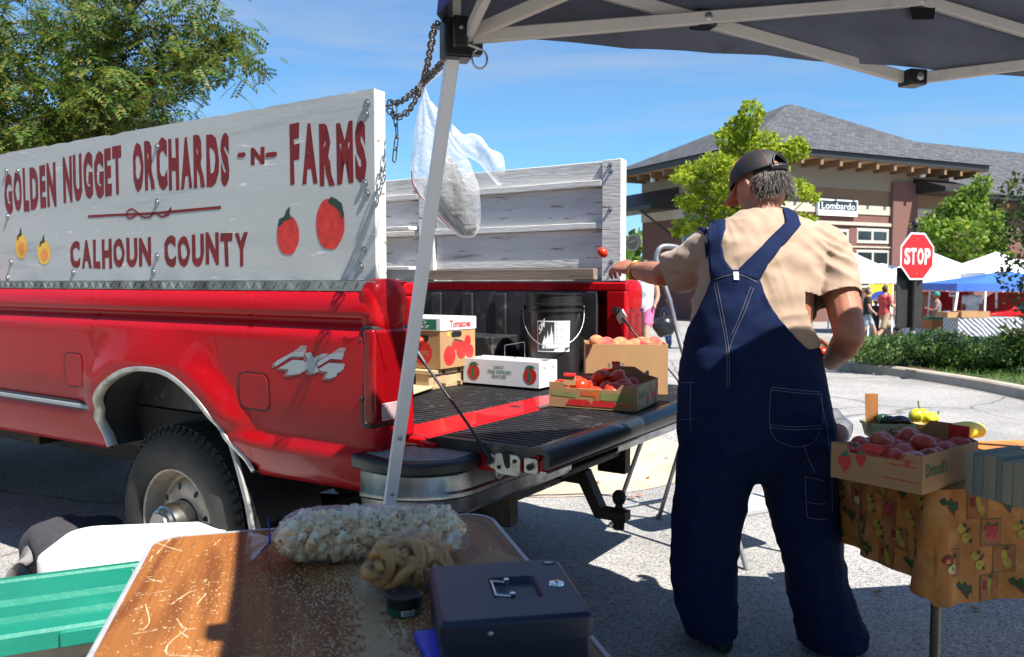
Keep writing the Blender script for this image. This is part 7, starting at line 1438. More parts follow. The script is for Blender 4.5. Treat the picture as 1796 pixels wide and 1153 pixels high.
def hand(mb, wr, fd, pn, th, curl=.5, s=1.0, spread=.16, tcurl=.4):
    """wr wrist, fd finger direction, pn back-of-hand normal, th thumb side"""
    fd = V3(fd).normalized(); pn = V3(pn); pn = (pn-fd*pn.dot(fd)).normalized(); sd = V3(th); sd = (sd-fd*sd.dot(fd)-pn*sd.dot(pn)).normalized()
    rows = []
    for t, w_, h_ in ((-.015,.026,.021), (.0,.027,.020), (.03,.035,.019), (.06,.040,.017), (.085,.041,.014), (.094,.036,.010)): rows.append([V3(wr)+fd*t*s+(sd*cos(a)*w_+pn*sin(a)*h_)*s for a in [2*PI*k/16 for k in range(16)]])
    mb.skin(rows)
    for i, (ln, r) in enumerate(((.068,.0092), (.078,.0096), (.072,.0092), (.056,.0080))):
        off = (.030-.0205*i)*s; d = (fd+sd*(spread*(1.4-i)*.75)).normalized(); p = V3(wr)+fd*.082*s+sd*off; P = [p-fd*.02*s, p]; ang = 0
        for q, f_ in enumerate((.46,.30,.24)): ang += curl*(.9 if q == 0 else 1.1)*(1+.12*i); P.append(P[-1]+(d*cos(ang)-pn*sin(ang))*ln*f_*s)
        mb.tube(P, [r*1.05*s, r*1.05*s, r*s, r*.92*s, r*.72*s], 10); mb.ball(P[-1], r*.74*s, 10, 6); mb.ball(P[2], r*1.05*s, 10, 6)
    p = V3(wr)+fd*.018*s+sd*.024*s-pn*.006*s; d = (fd*.72+sd*.62-pn*.3).normalized(); d2 = (fd*(.9)+sd*.2-pn*tcurl).normalized(); P = [p, p+d*.036*s, p+d*.036*s+d2*.032*s, p+d*.036*s+d2*.056*s+fd*.004]; mb.tube(P, [.016*s,.0125*s,.0105*s,.0075*s], 10); mb.ball(P[-1], .0078*s, 10, 6)
# ---- the man in overalls
Y0 = 2.78; YS = 1.018
FT = V3((at(1335, 1140, Y0*YS).x, Y0*YS, 0))
def ring_px(y, xl, xr, Yc, dh, n=40, e=2.35, tw=0):
    l, r = at(xl, y, Yc*YS), at(xr, y, Yc*YS); c = (l+r)/2-FT; hw = (r-l).length/2; out = []
    for k in range(n):
        a = 2*PI*k/n; ca, sa = cos(a), sin(a); out.append(c+V3((math.copysign(abs(ca)**(2/e), ca)*hw, math.copysign(abs(sa)**(2/e), sa)*dh, 0)))
    return out
def loft_px(mb, secs, sub=3, e=2.35):
    S_ = []
    for a, b in zip(secs, secs[1:]):
        for k in range(sub): S_.append([p+(q-p)*k/sub for p, q in zip(a, b)])
    S_.append(secs[-1]); mb.skin([ring_px(*q, e=e) for q in S_])
pt = lambda px, py, Y: at(px, py, Y*YS)-FT
torso = [(660,1206,1430,2.79,.165),(610,1203,1431,2.79,.172),(565,1211,1433,2.79,.172),(520,1219,1437,2.795,.165),(485,1222,1444,2.80,.155),(450,1226,1457,2.81,.145),(422,1234,1458,2.82,.13),(402,1248,1440,2.83,.112),(388,1266,1412,2.84,.095),(376,1286,1386,2.85,.078),(366,1297,1376,2.86,.068)]
shL, shR = pt(1262,428,2.82), pt(1443,432,2.80)
elL, wrL = pt(1163,482,3.01), pt(1112,474,3.20); elR, wrR = pt(1490,588,2.66), pt(1458,634,2.82)
# skin body, one continuous surface
mb = MB(); loft_px(mb, [(y, xl+14, xr-14, Yc, dh-.025) for y, xl, xr, Yc, dh in torso if y > 370]); 
limb_(mb, [pt(1336,392,2.85), pt(1336,366,2.87), pt(1334,345,2.885)], [.070,.066,.064])
HC = pt(1334,327,2.90); yaw = R(33); fwd = V3((-sin(yaw), cos(yaw), -.38)).normalized(); hs_ = V3((cos(yaw), sin(yaw), 0)); hu = hs_.cross(fwd).normalized()
HP = lambda a, b, c: HC+hs_*a+fwd*b+hu*c
mb.ball((0,0,0), 1, 28, 20, lambda p: HP(p.x*.078*(1-.10*max(0, -p.z)), p.y*.100, p.z*.118*(1.0 if p.z > 0 else .95)))
mb.ball((0,0,0), 1, 16, 12, lambda p: HP(p.x*.058, .035+p.y*.058, -.075+p.z*.058)); mb.ball(HP(0,.085,-.02), (.014,.02,.024), 10, 8); mb.ball(HP(0,.082,-.10), (.024,.02,.018), 10, 8)
mb.ball(HP(0,.10,-.018), (.013,.016,.016), 10, 8); mb.ball(HP(-.030,.082,.018), (.020,.014,.010), 10, 8); mb.ball(HP(.030,.082,.018), (.020,.014,.010), 10, 8); mb.ball(HP(0,.088,-.058), (.026,.012,.006), 10, 6)
for s in (-1, 1):
    mb.ball((0,0,0), 1, 14, 10, lambda p: HP(s*(.080+.012*p.x+.010*(-p.y)), -.004+p.y*.020, -.012+p.z*.036))
limb_(mb, [shL, shL.lerp(elL, .5)+V3((0,0,-.004)), elL], [.060,.054,.045]); limb_(mb, [elL, elL.lerp(wrL, .35), wrL], [.045,.045,.030])
limb_(mb, [shR, shR.lerp(elR, .5)+V3((.012,0,0)), elR], [.062,.060,.050]); limb_(mb, [elR, elR.lerp(wrR, .35)+V3((.004,0,-.004)), wrR], [.050,.049,.032])
fdL = (pt(1078,462,3.33)-wrL).normalized(); hand(mb, wrL+fdL*.01, fdL, V3((.05,-.75,.45)), V3((.1,.3,1)), .45, 1.13, .14, .1)
fdR = (pt(1436,630,2.95)-wrR).normalized(); hand(mb, wrR+fdR*.01, fdR, V3((.7,-.4,-.55)), V3((-.2,.3,1)), .62, 1.0, .08, .7)
for (x0, y0, Ya), (x1, y1, Yb), (x2, y2, Yc) in (((1258,800,2.79),(1240,960,2.80),(1245,1100,2.79)), ((1392,800,2.78),(1425,960,2.77),(1462,1110,2.77))): limb_(mb, [pt(x0,y0,Ya), pt(x1,y1,Yb), pt(x2,y2,Yc)], [.085,.062,.045])
me = remesh(mb, .0048, 3, None, (), [m_skin], 'person'); man = addobj('person', me); man.location = FT; tag(man, 'man seen from behind in denim overalls, tan shirt and mesh cap tossing a tomato', 'person')
# shirt
m_shirt = mat('tan cotton shirt', (.35,.245,.172), .85, var=.06, scale=9, bump=.10, bscale=420, sheen=.2)
def ridg(p): return (.45-abs(noise.noise(p))*2)
def shirt_w(c):
    a = ridg(V3((c.x*2.6+1, c.y*3, c.z*12+c.x*4)))*.0095+ridg(V3((c.x*3.4, c.y*4+3, c.z*19-c.x*9+noise.noise(c*4)*1.5)))*.0045+noise.noise(c*34)*.0012
    side = sstep(.02, .22, c.x-.0); a += side*ridg(V3((c.x*4+4, c.y*4, c.z*17+c.x*10+noise.noise(c*5)*1.2)))*.010
    d = math.hypot(c.x-shL.x, c.z-shL.z+.05); a += .006*sstep(.30, .10, d)*ridg(V3((c.x*24+c.z*9, c.y*6, c.z*5)))
    return a
mb = MB(); loft_px(mb, torso[:-1]+[(369,1294,1379,2.86,.072)])
hemL = shL.lerp(elL, .80); hemR = shR.lerp(elR, .60); dL = (elL-shL).normalized(); dR = (elR-shR).normalized()
limb_(mb, [pt(1285,430,2.82), shL+V3((0,0,-.012)), shL.lerp(elL, .5)+V3((0,0,-.022)), hemL+V3((0,0,-.016)), hemL+dL*.06+V3((0,0,-.016))], [.085,.088,.086,.083,.083], 20)
limb_(mb, [pt(1420,436,2.81), shR+V3((-.004,0,-.01)), shR.lerp(elR, .32)+V3((.010,0,0)), hemR+V3((.0,0,0)), hemR+dR*.06], [.085,.084,.080,.077,.078], 20)
me = remesh(mb, .0062, 7, shirt_w, ((hemL, dL, .16), (hemR, dR+V3((.0,-.15,.0)), .15), (pt(1336,371,2.86), V3((0,.35,1)), .11)), [m_shirt], 'shirt'); shirt = addobj('shirt', me, man, .0035)
# overalls: trunk and legs
m_denim, t_, p_, N_, L_ = newmat('indigo denim'); tcn = N_('ShaderNodeTexCoord'); n1 = N_('ShaderNodeTexNoise'); n1.inputs['Scale'].default_value = 22; n1.inputs['Detail'].default_value = 7; n1.inputs['Roughness'].default_value = .7; L_(tcn.outputs['Object'], n1.inputs[0]); rp = N_('ShaderNodeValToRGB'); rp.color_ramp.elements[0].position = .25; rp.color_ramp.elements[1].position = .8; rp.color_ramp.elements[0].color = (.0045,.0095,.037,1); rp.color_ramp.elements[1].color = (.009,.020,.070,1); L_(n1.outputs['Fac'], rp.inputs[0])
mpn = N_('ShaderNodeMapping'); mpn.inputs['Scale'].default_value = (900, 900, 160); L_(tcn.outputs['Object'], mpn.inputs['Vector']); n2 = N_('ShaderNodeTexNoise'); n2.inputs['Scale'].default_value = 1; L_(mpn.outputs[0], n2.inputs[0]); mx = N_('ShaderNodeMix'); mx.data_type = 'RGBA'; mx.blend_type = 'OVERLAY'; mx.inputs['Factor'].default_value = .55; L_(rp.outputs[0], mx.inputs['A']); L_(n2.outputs['Fac'], mx.inputs['B']); L_(mx.outputs['Result'], p_.inputs['Base Color']); p_.inputs['Roughness'].default_value = .9; p_.inputs['Specular IOR Level'].default_value = .15
bpn = N_('ShaderNodeBump'); bpn.inputs['Strength'].default_value = .25; bpn.inputs['Distance'].default_value = .002; L_(n2.outputs['Fac'], bpn.inputs['Height']); L_(bpn.outputs[0], p_.inputs['Normal'])
trunk = [(606,1206,1430,2.79,.182),(640,1195,1437,2.785,.195),(690,1191,1446,2.78,.20),(740,1190,1458,2.775,.20),(780,1190,1464,2.775,.190),(808,1198,1455,2.78,.165),(828,1225,1430,2.78,.12),(842,1280,1370,2.78,.06)]
legL = [(760,1196,1328,2.78,.178),(800,1190,1325,2.78,.172),(840,1187,1319,2.785,.156),(880,1182,1309,2.79,.138),(930,1179,1298,2.79,.118),(980,1176,1292,2.79,.115),(1025,1178,1292,2.79,.113),(1060,1184,1292,2.79,.112),(1090,1196,1290,2.79,.110),(1115,1205,1288,2.785,.110)]
legR = [(760,1318,1460,2.775,.178),(800,1323,1464,2.775,.172),(840,1331,1466,2.775,.156),(880,1346,1468,2.775,.138),(930,1360,1471,2.77,.118),(980,1371,1477,2.77,.115),(1025,1380,1488,2.765,.113),(1065,1390,1502,2.76,.115),(1100,1398,1516,2.755,.118),(1135,1406,1520,2.755,.118)]
def den_w(c):
    v = sstep(.75, .45, c.z); a = ridg(V3((c.x*13, c.y*11, c.z*4.5+c.x*3)))*.0070*(.5+.5*v)+ridg(V3((c.x*6, c.y*6+5, c.z*15+c.x*5)))*.0055
    a += sstep(.34, .08, c.z)*ridg(V3((c.x*7, c.y*7+2, c.z*22)))*.006; return a
mb = MB(); loft_px(mb, trunk); loft_px(mb, legL, e=2.1); loft_px(mb, legR, e=2.1)
me = remesh(mb, .0075, 6, den_w, ((pt(1246,1106,2.79), (0,0,-1), .16), (pt(1462,1126,2.76), (0,0,-1), .17)), [m_denim], 'overalls'); ov = addobj('overalls', me, man, .004)
bm = bmesh.new(); bm.from_mesh(me); bvo = BVHTree.FromBMesh(bm); bm.free(); bm = bmesh.new(); bm.from_mesh(shirt.data); bvs = BVHTree.FromBMesh(bm); bm.free()
def drape(px, py, off=.006):
    o = EYE-FT; d = ray(px, py).normalized(); best = None
    for b in (bvo, bvs):
        h = b.ray_cast(o, d)
        if h[0] is not None and (best is None or h[3] < best[3]): best = h
    if best is None: return o+d*(Y0/d.y)
    n_ = best[1]; n_ = -n_ if n_.dot(d) > 0 else n_; return best[0]-d*off*.6+n_*off*.7
def relax(G, it=6):
    for _ in range(it):
        H = [r_[:] for r_ in G]
        for i in range(1, len(G)-1):
            for j in range(1, len(G[0])-1): H[i][j] = (G[i][j]*2+G[i-1][j]+G[i+1][j]+G[i][j-1]+G[i][j+1])/6
        G = H
    return G
def edge(tbl, y):
    for (ya, xa), (yb, xb) in zip(tbl, tbl[1:]):
        if ya <= y <= yb: return xa+(xb-xa)*(y-ya)/(yb-ya)
    return tbl[-1][1]
eL = [(474,1287),(482,1262),(492,1250),(515,1242),(545,1228),(575,1211),(600,1203),(700,1194)]; eR = [(474,1293),(482,1312),(492,1331),(515,1339),(545,1354),(575,1378),(600,1401),(625,1424),(650,1441),(700,1447)]
G = []
for i in range(56):
    y = 475+i*4.0; l, r = edge(eL, y), edge(eR, y); o_ = .010*(1-sstep(610, 690, y))-.006*sstep(640, 690, y); G.append([drape(l+(r-l)*j/40, y, o_) for j in range(41)])
mb = MB(); mb.grid(relax(G, 8)); bib = addobj('bib_back', mb.mesh('bib_back', m_denim, 180), man, .003)
def strap(L_, Rr_, front):
    G = []; n_ = 16
    for i in range(n_+1):
        t = i/n_; k = t*(len(L_)-1); a = min(int(k), len(L_)-2); f_ = k-a; l = [p+(q-p)*f_ for p, q in zip(L_[a], L_[a+1])]; r = [p+(q-p)*f_ for p, q in zip(Rr_[a], Rr_[a+1])]; G.append([drape(l[0]+(r[0]-l[0])*j/6, l[1]+(r[1]-l[1])*j/6, .012) for j in range(7)])
    G = relax(G, 3); up = []
    for k in range(1, 6):
        row = []
        for p in G[0]:
            q = p+V3((-front*.003*k, .022*k, .25)); h = bvs.ray_cast(q, V3((0,0,-1))); row.append(h[0]+V3((0,-.0,.008)) if h[0] is not None else p+V3((0,.026*k,-.02*k)))
        up.append(row)
    mb = MB(); mb.grid(up[::-1]+G); return addobj('strap', mb.mesh('strap', m_denim, 180), man, .003)
strap([(1243,392),(1243,430),(1246,470),(1250,494)], [(1274,388),(1267,430),(1272,458),(1292,484)], 1); strap([(1379,392),(1345,424),(1312,455),(1288,482)], [(1404,397),(1373,430),(1347,464),(1331,494)], -1)
m_st = mat('pale stitching', (.22,.21,.22), .8)
mb = MB()
bm = bmesh.new(); bm.from_mesh(bib.data); bvb = BVHTree.FromBMesh(bm); bm.free()
def dr2(px, py):
    o = EYE-FT; d = ray(px, py).normalized(); best = None
    for b in (bvo, bvs, bvb):
        h = b.ray_cast(o, d)
        if h[0] is not None and (best is None or h[3] < best[3]): best = h
    return o+d*(best[3]-.0052) if best else None
def stitch(pts, w=.55, dash=False):
    P = smoothpath([V3((a, b, 0)) for a, b in pts], 10); run = [P[0]]
    for p in P[1:]:
        while (p-run[-1]).length > 3.0: run.append(run[-1]+(p-run[-1]).normalized()*3.0)
    for i in range(0, len(run)-1):
        if dash and i % 3 == 2: continue
        a, b = run[i], run[i+1]; d = (b-a).normalized(); n_ = V3((-d.y, d.x, 0))*w*.5; q = [dr2(*(a+n_).xy), dr2(*(a-n_).xy), dr2(*(b-n_).xy), dr2(*(b+n_).xy)]
        if all(q): mb.add(q, [(0,1,2,3)])
for pl in ([(1252,496),(1262,545),(1271,590),(1275,625),(1275,680)],[(1257,495),(1267,545),(1275,588),(1279,622),(1279,680)],[(1322,505),(1305,550),(1287,590),(1277,620)],[(1317,503),(1300,548),(1283,588)],[(1253,491),(1270,485),(1290,480)],[(1293,480),(1312,487),(1330,496)],
    [(1353,679),(1395,684),(1440,688)],[(1353,684),(1395,689),(1440,692)],[(1353,680),(1350,715),(1350,745),(1358,768),(1380,781),(1405,784),(1428,775),(1441,750)],[(1350,745),(1395,749),(1443,746)],[(1350,750),(1395,754),(1443,751)],[(1440,690),(1443,720),(1443,746)],[(1412,836),(1432,841),(1450,844)],[(1412,880),(1432,884),(1452,884)],[(1416,908),(1435,911),(1452,911)],[(1412,836),(1414,880),(1416,908)],[(1410,780),(1416,800),(1430,830)],[(1194,672),(1206,671),(1218,672)],[(1194,736),(1206,736),(1218,735)],[(1212,672),(1210,720),(1212,760)],[(1440,700),(1452,760),(1458,820),(1460,900)],
    [(1247,396),(1246,440),(1250,475)],[(1270,394),(1264,430),(1268,455),(1284,474)],[(1398,397),(1368,430),(1342,464),(1330,486)],[(1382,395),(1346,428),(1312,460),(1294,476)]): stitch(pl)
addobj('stitching', mb.mesh('stitching', m_st, 0), ov)['kind'] = 'stuff'
mb = MB(); q = [dr2(a, b)-V3((0,.002,0)) for a, b in ((1286,477),(1295,477),(1296,491),(1287,491))]; mb.add(q, [(0,1,2,3)]); addobj('care_tag', mb.mesh('care_tag', m_white, 0), bib)
# hair, cap
m_hair = mat('greying brown hair', (.05,.038,.03), .6, var=.5, scale=60, stretch=(1,1,.2), dirt=(.22,.20,.18), dscale=34, dlo=.56, dhi=.72)
rs = np.random.RandomState(17); mb = MB()
G = [[HP(.0825*sin(a)*cos(e)*1.0, -.104*cos(a)*cos(e), .118*sin(e)-.004) for a in [-1.18+2.5*j/30 for j in range(31)]] for e in [-.62+.95*i/10 for i in range(11)]]; mb.grid(G); hair = addobj('hair', mb.mesh('hair', m_hair, 180), man, .004)
vs, fs = [], []
for k in range(1500):
    a = rs.uniform(-1.18, 1.35); e = rs.uniform(-.42, .18); p = HP(.084*sin(a)*cos(e), -.106*cos(a)*cos(e), .118*sin(e)-.004); ou = (p-HC).normalized(); ln = rs.uniform(.018, .045); sw = hs_*(.35*sin(a)+rs.normal()*.18+.25*max(0, a))+V3((0,0,-1))*(.75+.2*rs.normal())+ou*rs.uniform(.02,.28); sw.normalize(); sd = sw.cross(ou).normalized()*.0011; b0 = len(vs); q1_ = p+ou*.003+sw*ln*.5; q2_ = p+ou*(.004+.012*rs.rand())+sw*ln
    vs += [p-sd, p+sd, q1_+sd, q1_-sd, q2_]; fs += [(b0,b0+1,b0+2,b0+3), (b0+3,b0+2,b0+4)]
mb = MB(); mb.add(vs, fs); addobj('hair_strands', mb.mesh('hair_strands', m_hair, 0), hair)['kind'] = 'stuff'
m_capm, t_, p_, N_, L_ = newmat('black cap mesh'); tcn = N_('ShaderNodeTexCoord'); vo = N_('ShaderNodeTexVoronoi'); vo.inputs['Scale'].default_value = 330; vo.inputs['Randomness'].default_value = 0; L_(tcn.outputs['Object'], vo.inputs['Vector']); rp = N_('ShaderNodeValToRGB'); rp.color_ramp.elements[0].position = .25; rp.color_ramp.elements[1].position = .5; rp.color_ramp.elements[0].color = (.045,.032,.028,1); rp.color_ramp.elements[1].color = (.010,.009,.009,1); L_(vo.outputs['Distance'], rp.inputs[0]); L_(rp.outputs[0], p_.inputs['Base Color']); p_.inputs['Roughness'].default_value = .55; bpn = N_('ShaderNodeBump'); bpn.inputs['Strength'].default_value = .5; bpn.inputs['Distance'].default_value = .002; bpn.invert = True; L_(vo.outputs['Distance'], bpn.inputs['Height']); L_(bpn.outputs[0], p_.inputs['Normal'])
def capP(a, e, k=1.0): return HP(.0905*k*sin(a)*cos(e), (-.112 if cos(a) > 0 else -.114)*k*cos(a)*cos(e), .028+.105*k*sin(e))
mb = MB(); na, ne = 64, 22; vid = {}; vs = []; fs = []
for i in range(ne+1):
    e = PI/2*i/ne
    for j in range(na): vid[i, j] = len(vs); vs.append(capP(-PI+2*PI*j/na, e*.995))
for i in range(ne):
    for j in range(na):
        a = -PI+2*PI*(j+.5)/na; z = .105*sin(PI/2*(i+.5)/ne); x = .0905*sin(a)
        if cos(a) > 0 and (x/.036)**2+((z)/.044)**2 < 1: continue                # arched opening above the strap
        fs.append((vid[i, j], vid[i, (j+1) % na], vid[i+1, (j+1) % na], vid[i+1, j]))
mb.add(vs, fs); cap = addobj('mesh_cap', mb.mesh('mesh_cap', m_capm, 180), man, .002)
mb = MB(); mb.grid([[capP(a, e, 1.02) for a in [-.55+1.1*j/14 for j in range(15)]] for e in (-.14, -.02, .06)]); st_ = addobj('snap_strap', mb.mesh('snap_strap', m_black, 60), cap, .003)
mb = MB()
for j in range(6): mb.ball(capP(-.36+.14*j, -.04, 1.05), .0026, 8, 6)
addobj('strap_snaps', mb.mesh('strap_snaps', m_chass, 180), st_)['kind'] = 'stuff'
mb = MB(); mb.tube([HP(.036*cos(t)*1.03, -.112*math.sqrt(max(0, 1-(.036*cos(t)/.0905)**2-(.044*sin(t)/.125)**2))-.003, .028+.045*sin(t)) for t in [PI*k/20 for k in range(21)]], .0032, 6); addobj('opening_binding', mb.mesh('opening_binding', m_black, 180), cap)
m_ost = mat('orange cap piping', (.42,.10,.03), .7)
for a in (-.62, .62, -2.1, 2.1): 
    mb = MB(); mb.tube([capP(a*(1-.0*k), .02+1.5*k/16, 1.008) for k in range(17)], .0009, 5); addobj('cap_seam', mb.mesh('cap_seam', m_ost, 180), cap)
mb = MB(); mb.ball(HP(0,0,.135), (.007,.007,.005), 10, 8); addobj('cap_button', mb.mesh('cap_button', m_inkred, 180), cap)
mb = MB(); G = []
for i in range(7):
    t = i/6; G.append([HP(.080*sin(a)*(1-.10*t), .100*cos(a)+.075*t*cos(a*.9), .030-.020*t-.018*abs(sin(a))*t-.004*abs(sin(a))) for a in [-1.15+2.3*j/18 for j in range(19)]])
mb.grid(G); addobj('cap_brim', mb.mesh('cap_brim', mat('rust cap brim', (.30,.06,.025), .7), 180), cap, .004)
# bracelet, shoes
mb = MB(); d = (elL-wrL).normalized(); c = wrL+d*.02; u = d.orthogonal().normalized(); v = d.cross(u); mb.tube([c+u*.037*cos(a)+v*.037*sin(a) for a in [2*PI*k/24 for k in range(24)]], .0042, 8, closed=True); addobj('bracelet', mb.mesh('bracelet', mat('gold metal', (.70,.48,.16), .25, 1), 180), man)
m_shoe = mat('black work shoe', (.010,.010,.011), .6, var=.3)
for cx, Yc, tw in ((1256, 2.80, .12), (1462, 2.765, -.28)):
    b = V3((at(cx, 1120, Yc*YS).x-FT.x, Yc*YS-FT.y, 0)); M = Matrix.Rotation(tw, 3, 'Z'); mb = MB(); rows = []
    for y, w_, h_ in ((-.085,.020,.05),(-.075,.034,.085),(-.04,.040,.10),(.0,.042,.105),(.06,.046,.085),(.12,.050,.062),(.17,.045,.05),(.20,.026,.035),(.206,.010,.025)): rows.append([b+M @ V3((math.copysign(abs(cos(a))**.7, cos(a))*w_, y, .002+h_*.5+math.copysign(abs(sin(a))**.7, sin(a))*h_*.5)) for a in [2*PI*k/20 for k in range(20)]])
    mb.skin(rows); addobj('shoe', mb.mesh('shoe', m_shoe, 50), man)
for k, (a, b, Y_) in enumerate(((1441,618,2.915),(1437,637,2.93))):
    produce('tomato', TM[k], ('tomato held uppermost in the right hand of the man', 'tomato cupped lowest in the right hand of the man')[k], 'tomato', at(a, b, Y_), None, .4, .80)
# ---- grey step stool behind him
ss_ = ong(1072, 925); s2 = ong(1155, 910); s3 = ong(1310, 1000); wv_ = V3((.88, .47, 0)).normalized(); s_loc = (ss_+s2)/2
sx_ = (s2-ss_).normalized(); stl = thing('step_stool', 'grey metal folding step stool with a hand loop between the man and the truck', 'step stool', V3((ss_.x, ss_.y, 0)))
rel = lambda p: p-stl.location; A1, A2 = V3((0,0,0)), rel(s2); B2 = rel(s3); B1 = B2-(A2-A1)*1.25
m_tube = mat('grey painted tube', (.25,.265,.28), .4, .5, var=.15, scale=12)
hl = rel(at(1150,445,3.95)); hr = rel(at(1190,440,4.05)); top1 = V3(A1)+V3((.12,-.25,.80)); top2 = V3(A2)+V3((.10,-.24,.80))
mb = MB(); 
for a, b in ((A1, rel(at(1116,800,4.12))), (A2, rel(at(1196,775,4.22)))): mb.tube([a, b, b+(b-a)*.3], .012, 10); mb.ball(a+V3((0,0,.012)), .016, 10, 8)
mb.tube([A1.lerp(rel(at(1116,800,4.12)), .28), A2.lerp(rel(at(1196,775,4.22)), .25)], .011, 8); mb.build('rear_legs', m_tube, stl, 60)
f2t = rel(at(1190,590,4.0)); f2h = rel(at(1172,520,4.02)); mb = MB()
mb.tube(smoothpath([B2, B2+(f2t-B2)*.5, f2t, f2h, rel(at(1152,462,4.05)), rel(at(1156,437,4.06)), rel(at(1172,432,4.08)), rel(at(1196,440,4.12)), rel(at(1216,480,4.2)), V3(A2)+V3((.35,-.05,.95)), B2+V3((.34,.16,.5)), B2+V3((.36,.18,.0))], 5), .0125, 10); mb.build('front_frame', m_tube, stl, 60)
m_step = mat('grey step plastic', (.36,.38,.39), .5, var=.1)
pz = rel(at(1312,893,3.72)); mb = MB(); fr_ = frame(pz, wv_, (-wv_.y, wv_.x, 0), (0,0,1)); mb.prism([(a, b) for a, b in rrect(-.08, .33, -.02, .20, .04)], -.028, 0, fr_); mb.build('step', m_step, stl, bevel=.006)
pz = V3((B2.x*.55+A2.x*.45, B2.y*.55+A2.y*.45, .50)); mb = MB(); fr_ = frame(pz, wv_, (-wv_.y, wv_.x, 0), (0,0,1)); mb.prism([(a, b) for a, b in rrect(-.02, .33, -.05, .16, .04)], -.028, 0, fr_); mb.build('step', m_step, stl, bevel=.006)
# ---- people across the road
m_hairs = [mat('dark hair', (.03,.02,.015), .6), mat('light brown hair', (.22,.13,.06), .6), mat('brown hair', (.08,.045,.025), .6)]
def cloth(name, c): return bpy.data.materials.get(name) or mat(name, c, .85, var=.12, scale=8)
def human(label, px, py, Y_, h, face, top, bot, skin, hair, sleeve=.45, leg=.5, stride=.25, arms=((.1,.15),(.1,.15)), lean=0, cap_=None, pony=False, shoe=(.05,.05,.05), group=None, tank=False):
    p = at(px, py, Y_); g_ = V3((p.x, p.y, gz(p.x, p.y))); Z = h/1.75; J = lambda x, y, z: V3((x*Z, y*Z+lean*max(0, z-.9)*Z, z*Z)); b = MB()
    hipL, hipR = J(-.09,0,.92), J(.09,0,.92); knL, knR = J(-.10,.06+stride*.5,.49), J(.10,.06-stride*.45,.49); anL, anR = J(-.10,stride*.9,.09), J(.10,-stride*1.1,.09+abs(stride)*.18)
    shl, shr = J(-.18,0,1.42), J(.18,0,1.42); el = [shl+J(-.05-a*.1,b_*1.0,-.28)-J(0,0,0) if False else J(-.235,.16*b_-.02,1.15) for a, b_ in arms[:1]]+[J(.235,.16*arms[1][1]-.02,1.15)]
    wr = [J(-.235+.15*arms[0][0],.02+.42*arms[0][1],.95+.42*arms[0][0]), J(.235-.15*arms[1][0],.02+.42*arms[1][1],.95+.42*arms[1][0])]
    def trunk_(m, k=0): rows = [[J(x*math.copysign(abs(cos(a))**.85, cos(a)), 0, z)+V3((0, y*Z*sin(a), 0)) for a in [2*PI*q/16 for q in range(16)]] for z, x, y in ((.84,.15+k,.11+k),(.95,.165+k,.115+k),(1.10,.15+k,.105+k),(1.28,.175+k,.12+k),(1.40,.18+k,.10+k),(1.47,.10+k,.07+k),(1.50,.05,.05))]; m.skin(rows)
    trunk_(b); limb_(b, [J(0,.0,1.46), J(0,.01,1.52), J(0,.02,1.58)], [.055*Z]*3, 10); b.ball(J(0,.025,1.64), (.075*Z,.092*Z,.115*Z), 14, 10); b.ball(J(0,.115,1.625), .014*Z, 8, 6)
    for a_, k_, n_ in ((hipL,knL,anL),(hipR,knR,anR)): limb_(b, [a_, k_, n_], [.085*Z,.056*Z,.038*Z], 10); b.ball(n_+V3((0,.05*Z,-.045*Z)), (.042*Z,.11*Z,.04*Z), 10, 6)
    for a_, e_, w__ in ((shl,el[0],wr[0]),(shr,el[1],wr[1])): limb_(b, [a_, e_, w__], [.05*Z,.042*Z,.030*Z], 10); b.ball(w__+(w__-e_).normalized()*.06*Z, (.03*Z,.03*Z,.05*Z), 8, 6)
    o = addobj('person', remesh(b, .016, 3, None, (), [skin], 'person')); o.location = g_; o.rotation_euler = (0,0,face); tag(o, label, 'person', group)
    m = MB(); trunk_(m, .016)
    if not tank:
        for a_, e_ in ((shl,el[0]),(shr,el[1])): limb_(m, [a_, a_.lerp(e_, sleeve)], [.068*Z,.062*Z], 10)
    addobj('shirt', remesh(m, .016, 3, lambda c: .006*noise.noise(c*9), (), [top], 'shirt'), o)
    m = MB(); rows = [[J(x*cos(a), 0, z)+V3((0, y*Z*sin(a), 0)) for a in [2*PI*q/16 for q in range(16)]] for z, x, y in ((.80,.16,.12),(.90,.178,.13),(.99,.172,.125))]; m.skin(rows)
    for a_, k_, n_ in ((hipL,knL,anL),(hipR,knR,anR)):
        e_ = a_.lerp(k_, leg*2) if leg <= .5 else k_.lerp(n_, leg*2-1); pts_ = [a_, e_] if leg <= .5 else [a_, k_, e_]; limb_(m, pts_, [.098*Z]+[.088*Z]*(len(pts_)-1), 12)
    addobj('trousers' if leg > .6 else 'shorts', remesh(m, .016, 3, None, (), [bot], 'shorts'), o)
    m = MB(); m.ball((0,0,0), 1, 16, 10, lambda q: J(q.x*.084, .012+q.y*.100, 1.655+q.z*.118) if q.y < .35 or q.z > .35 else J(q.x*.07, .012+q.y*.07, 1.655+q.z*.10)); 
    if pony: limb_(m, [J(0,-.09,1.68), J(.02,-.16,1.60), J(.02,-.15,1.42)], [.035*Z,.04*Z,.018*Z], 8)
    addobj('hair', m.mesh('hair', hair, 180), o)
    if cap_: m = MB(); m.ball((0,0,0), 1, 16, 10, lambda q: J(q.x*.092, .012+q.y*.108, 1.675+max(-.02, q.z*.112))); m.ball(J(0,.13,1.685), (.07*Z,.07*Z,.010*Z), 12, 6); addobj('cap', m.mesh('cap', cap_, 60), o)
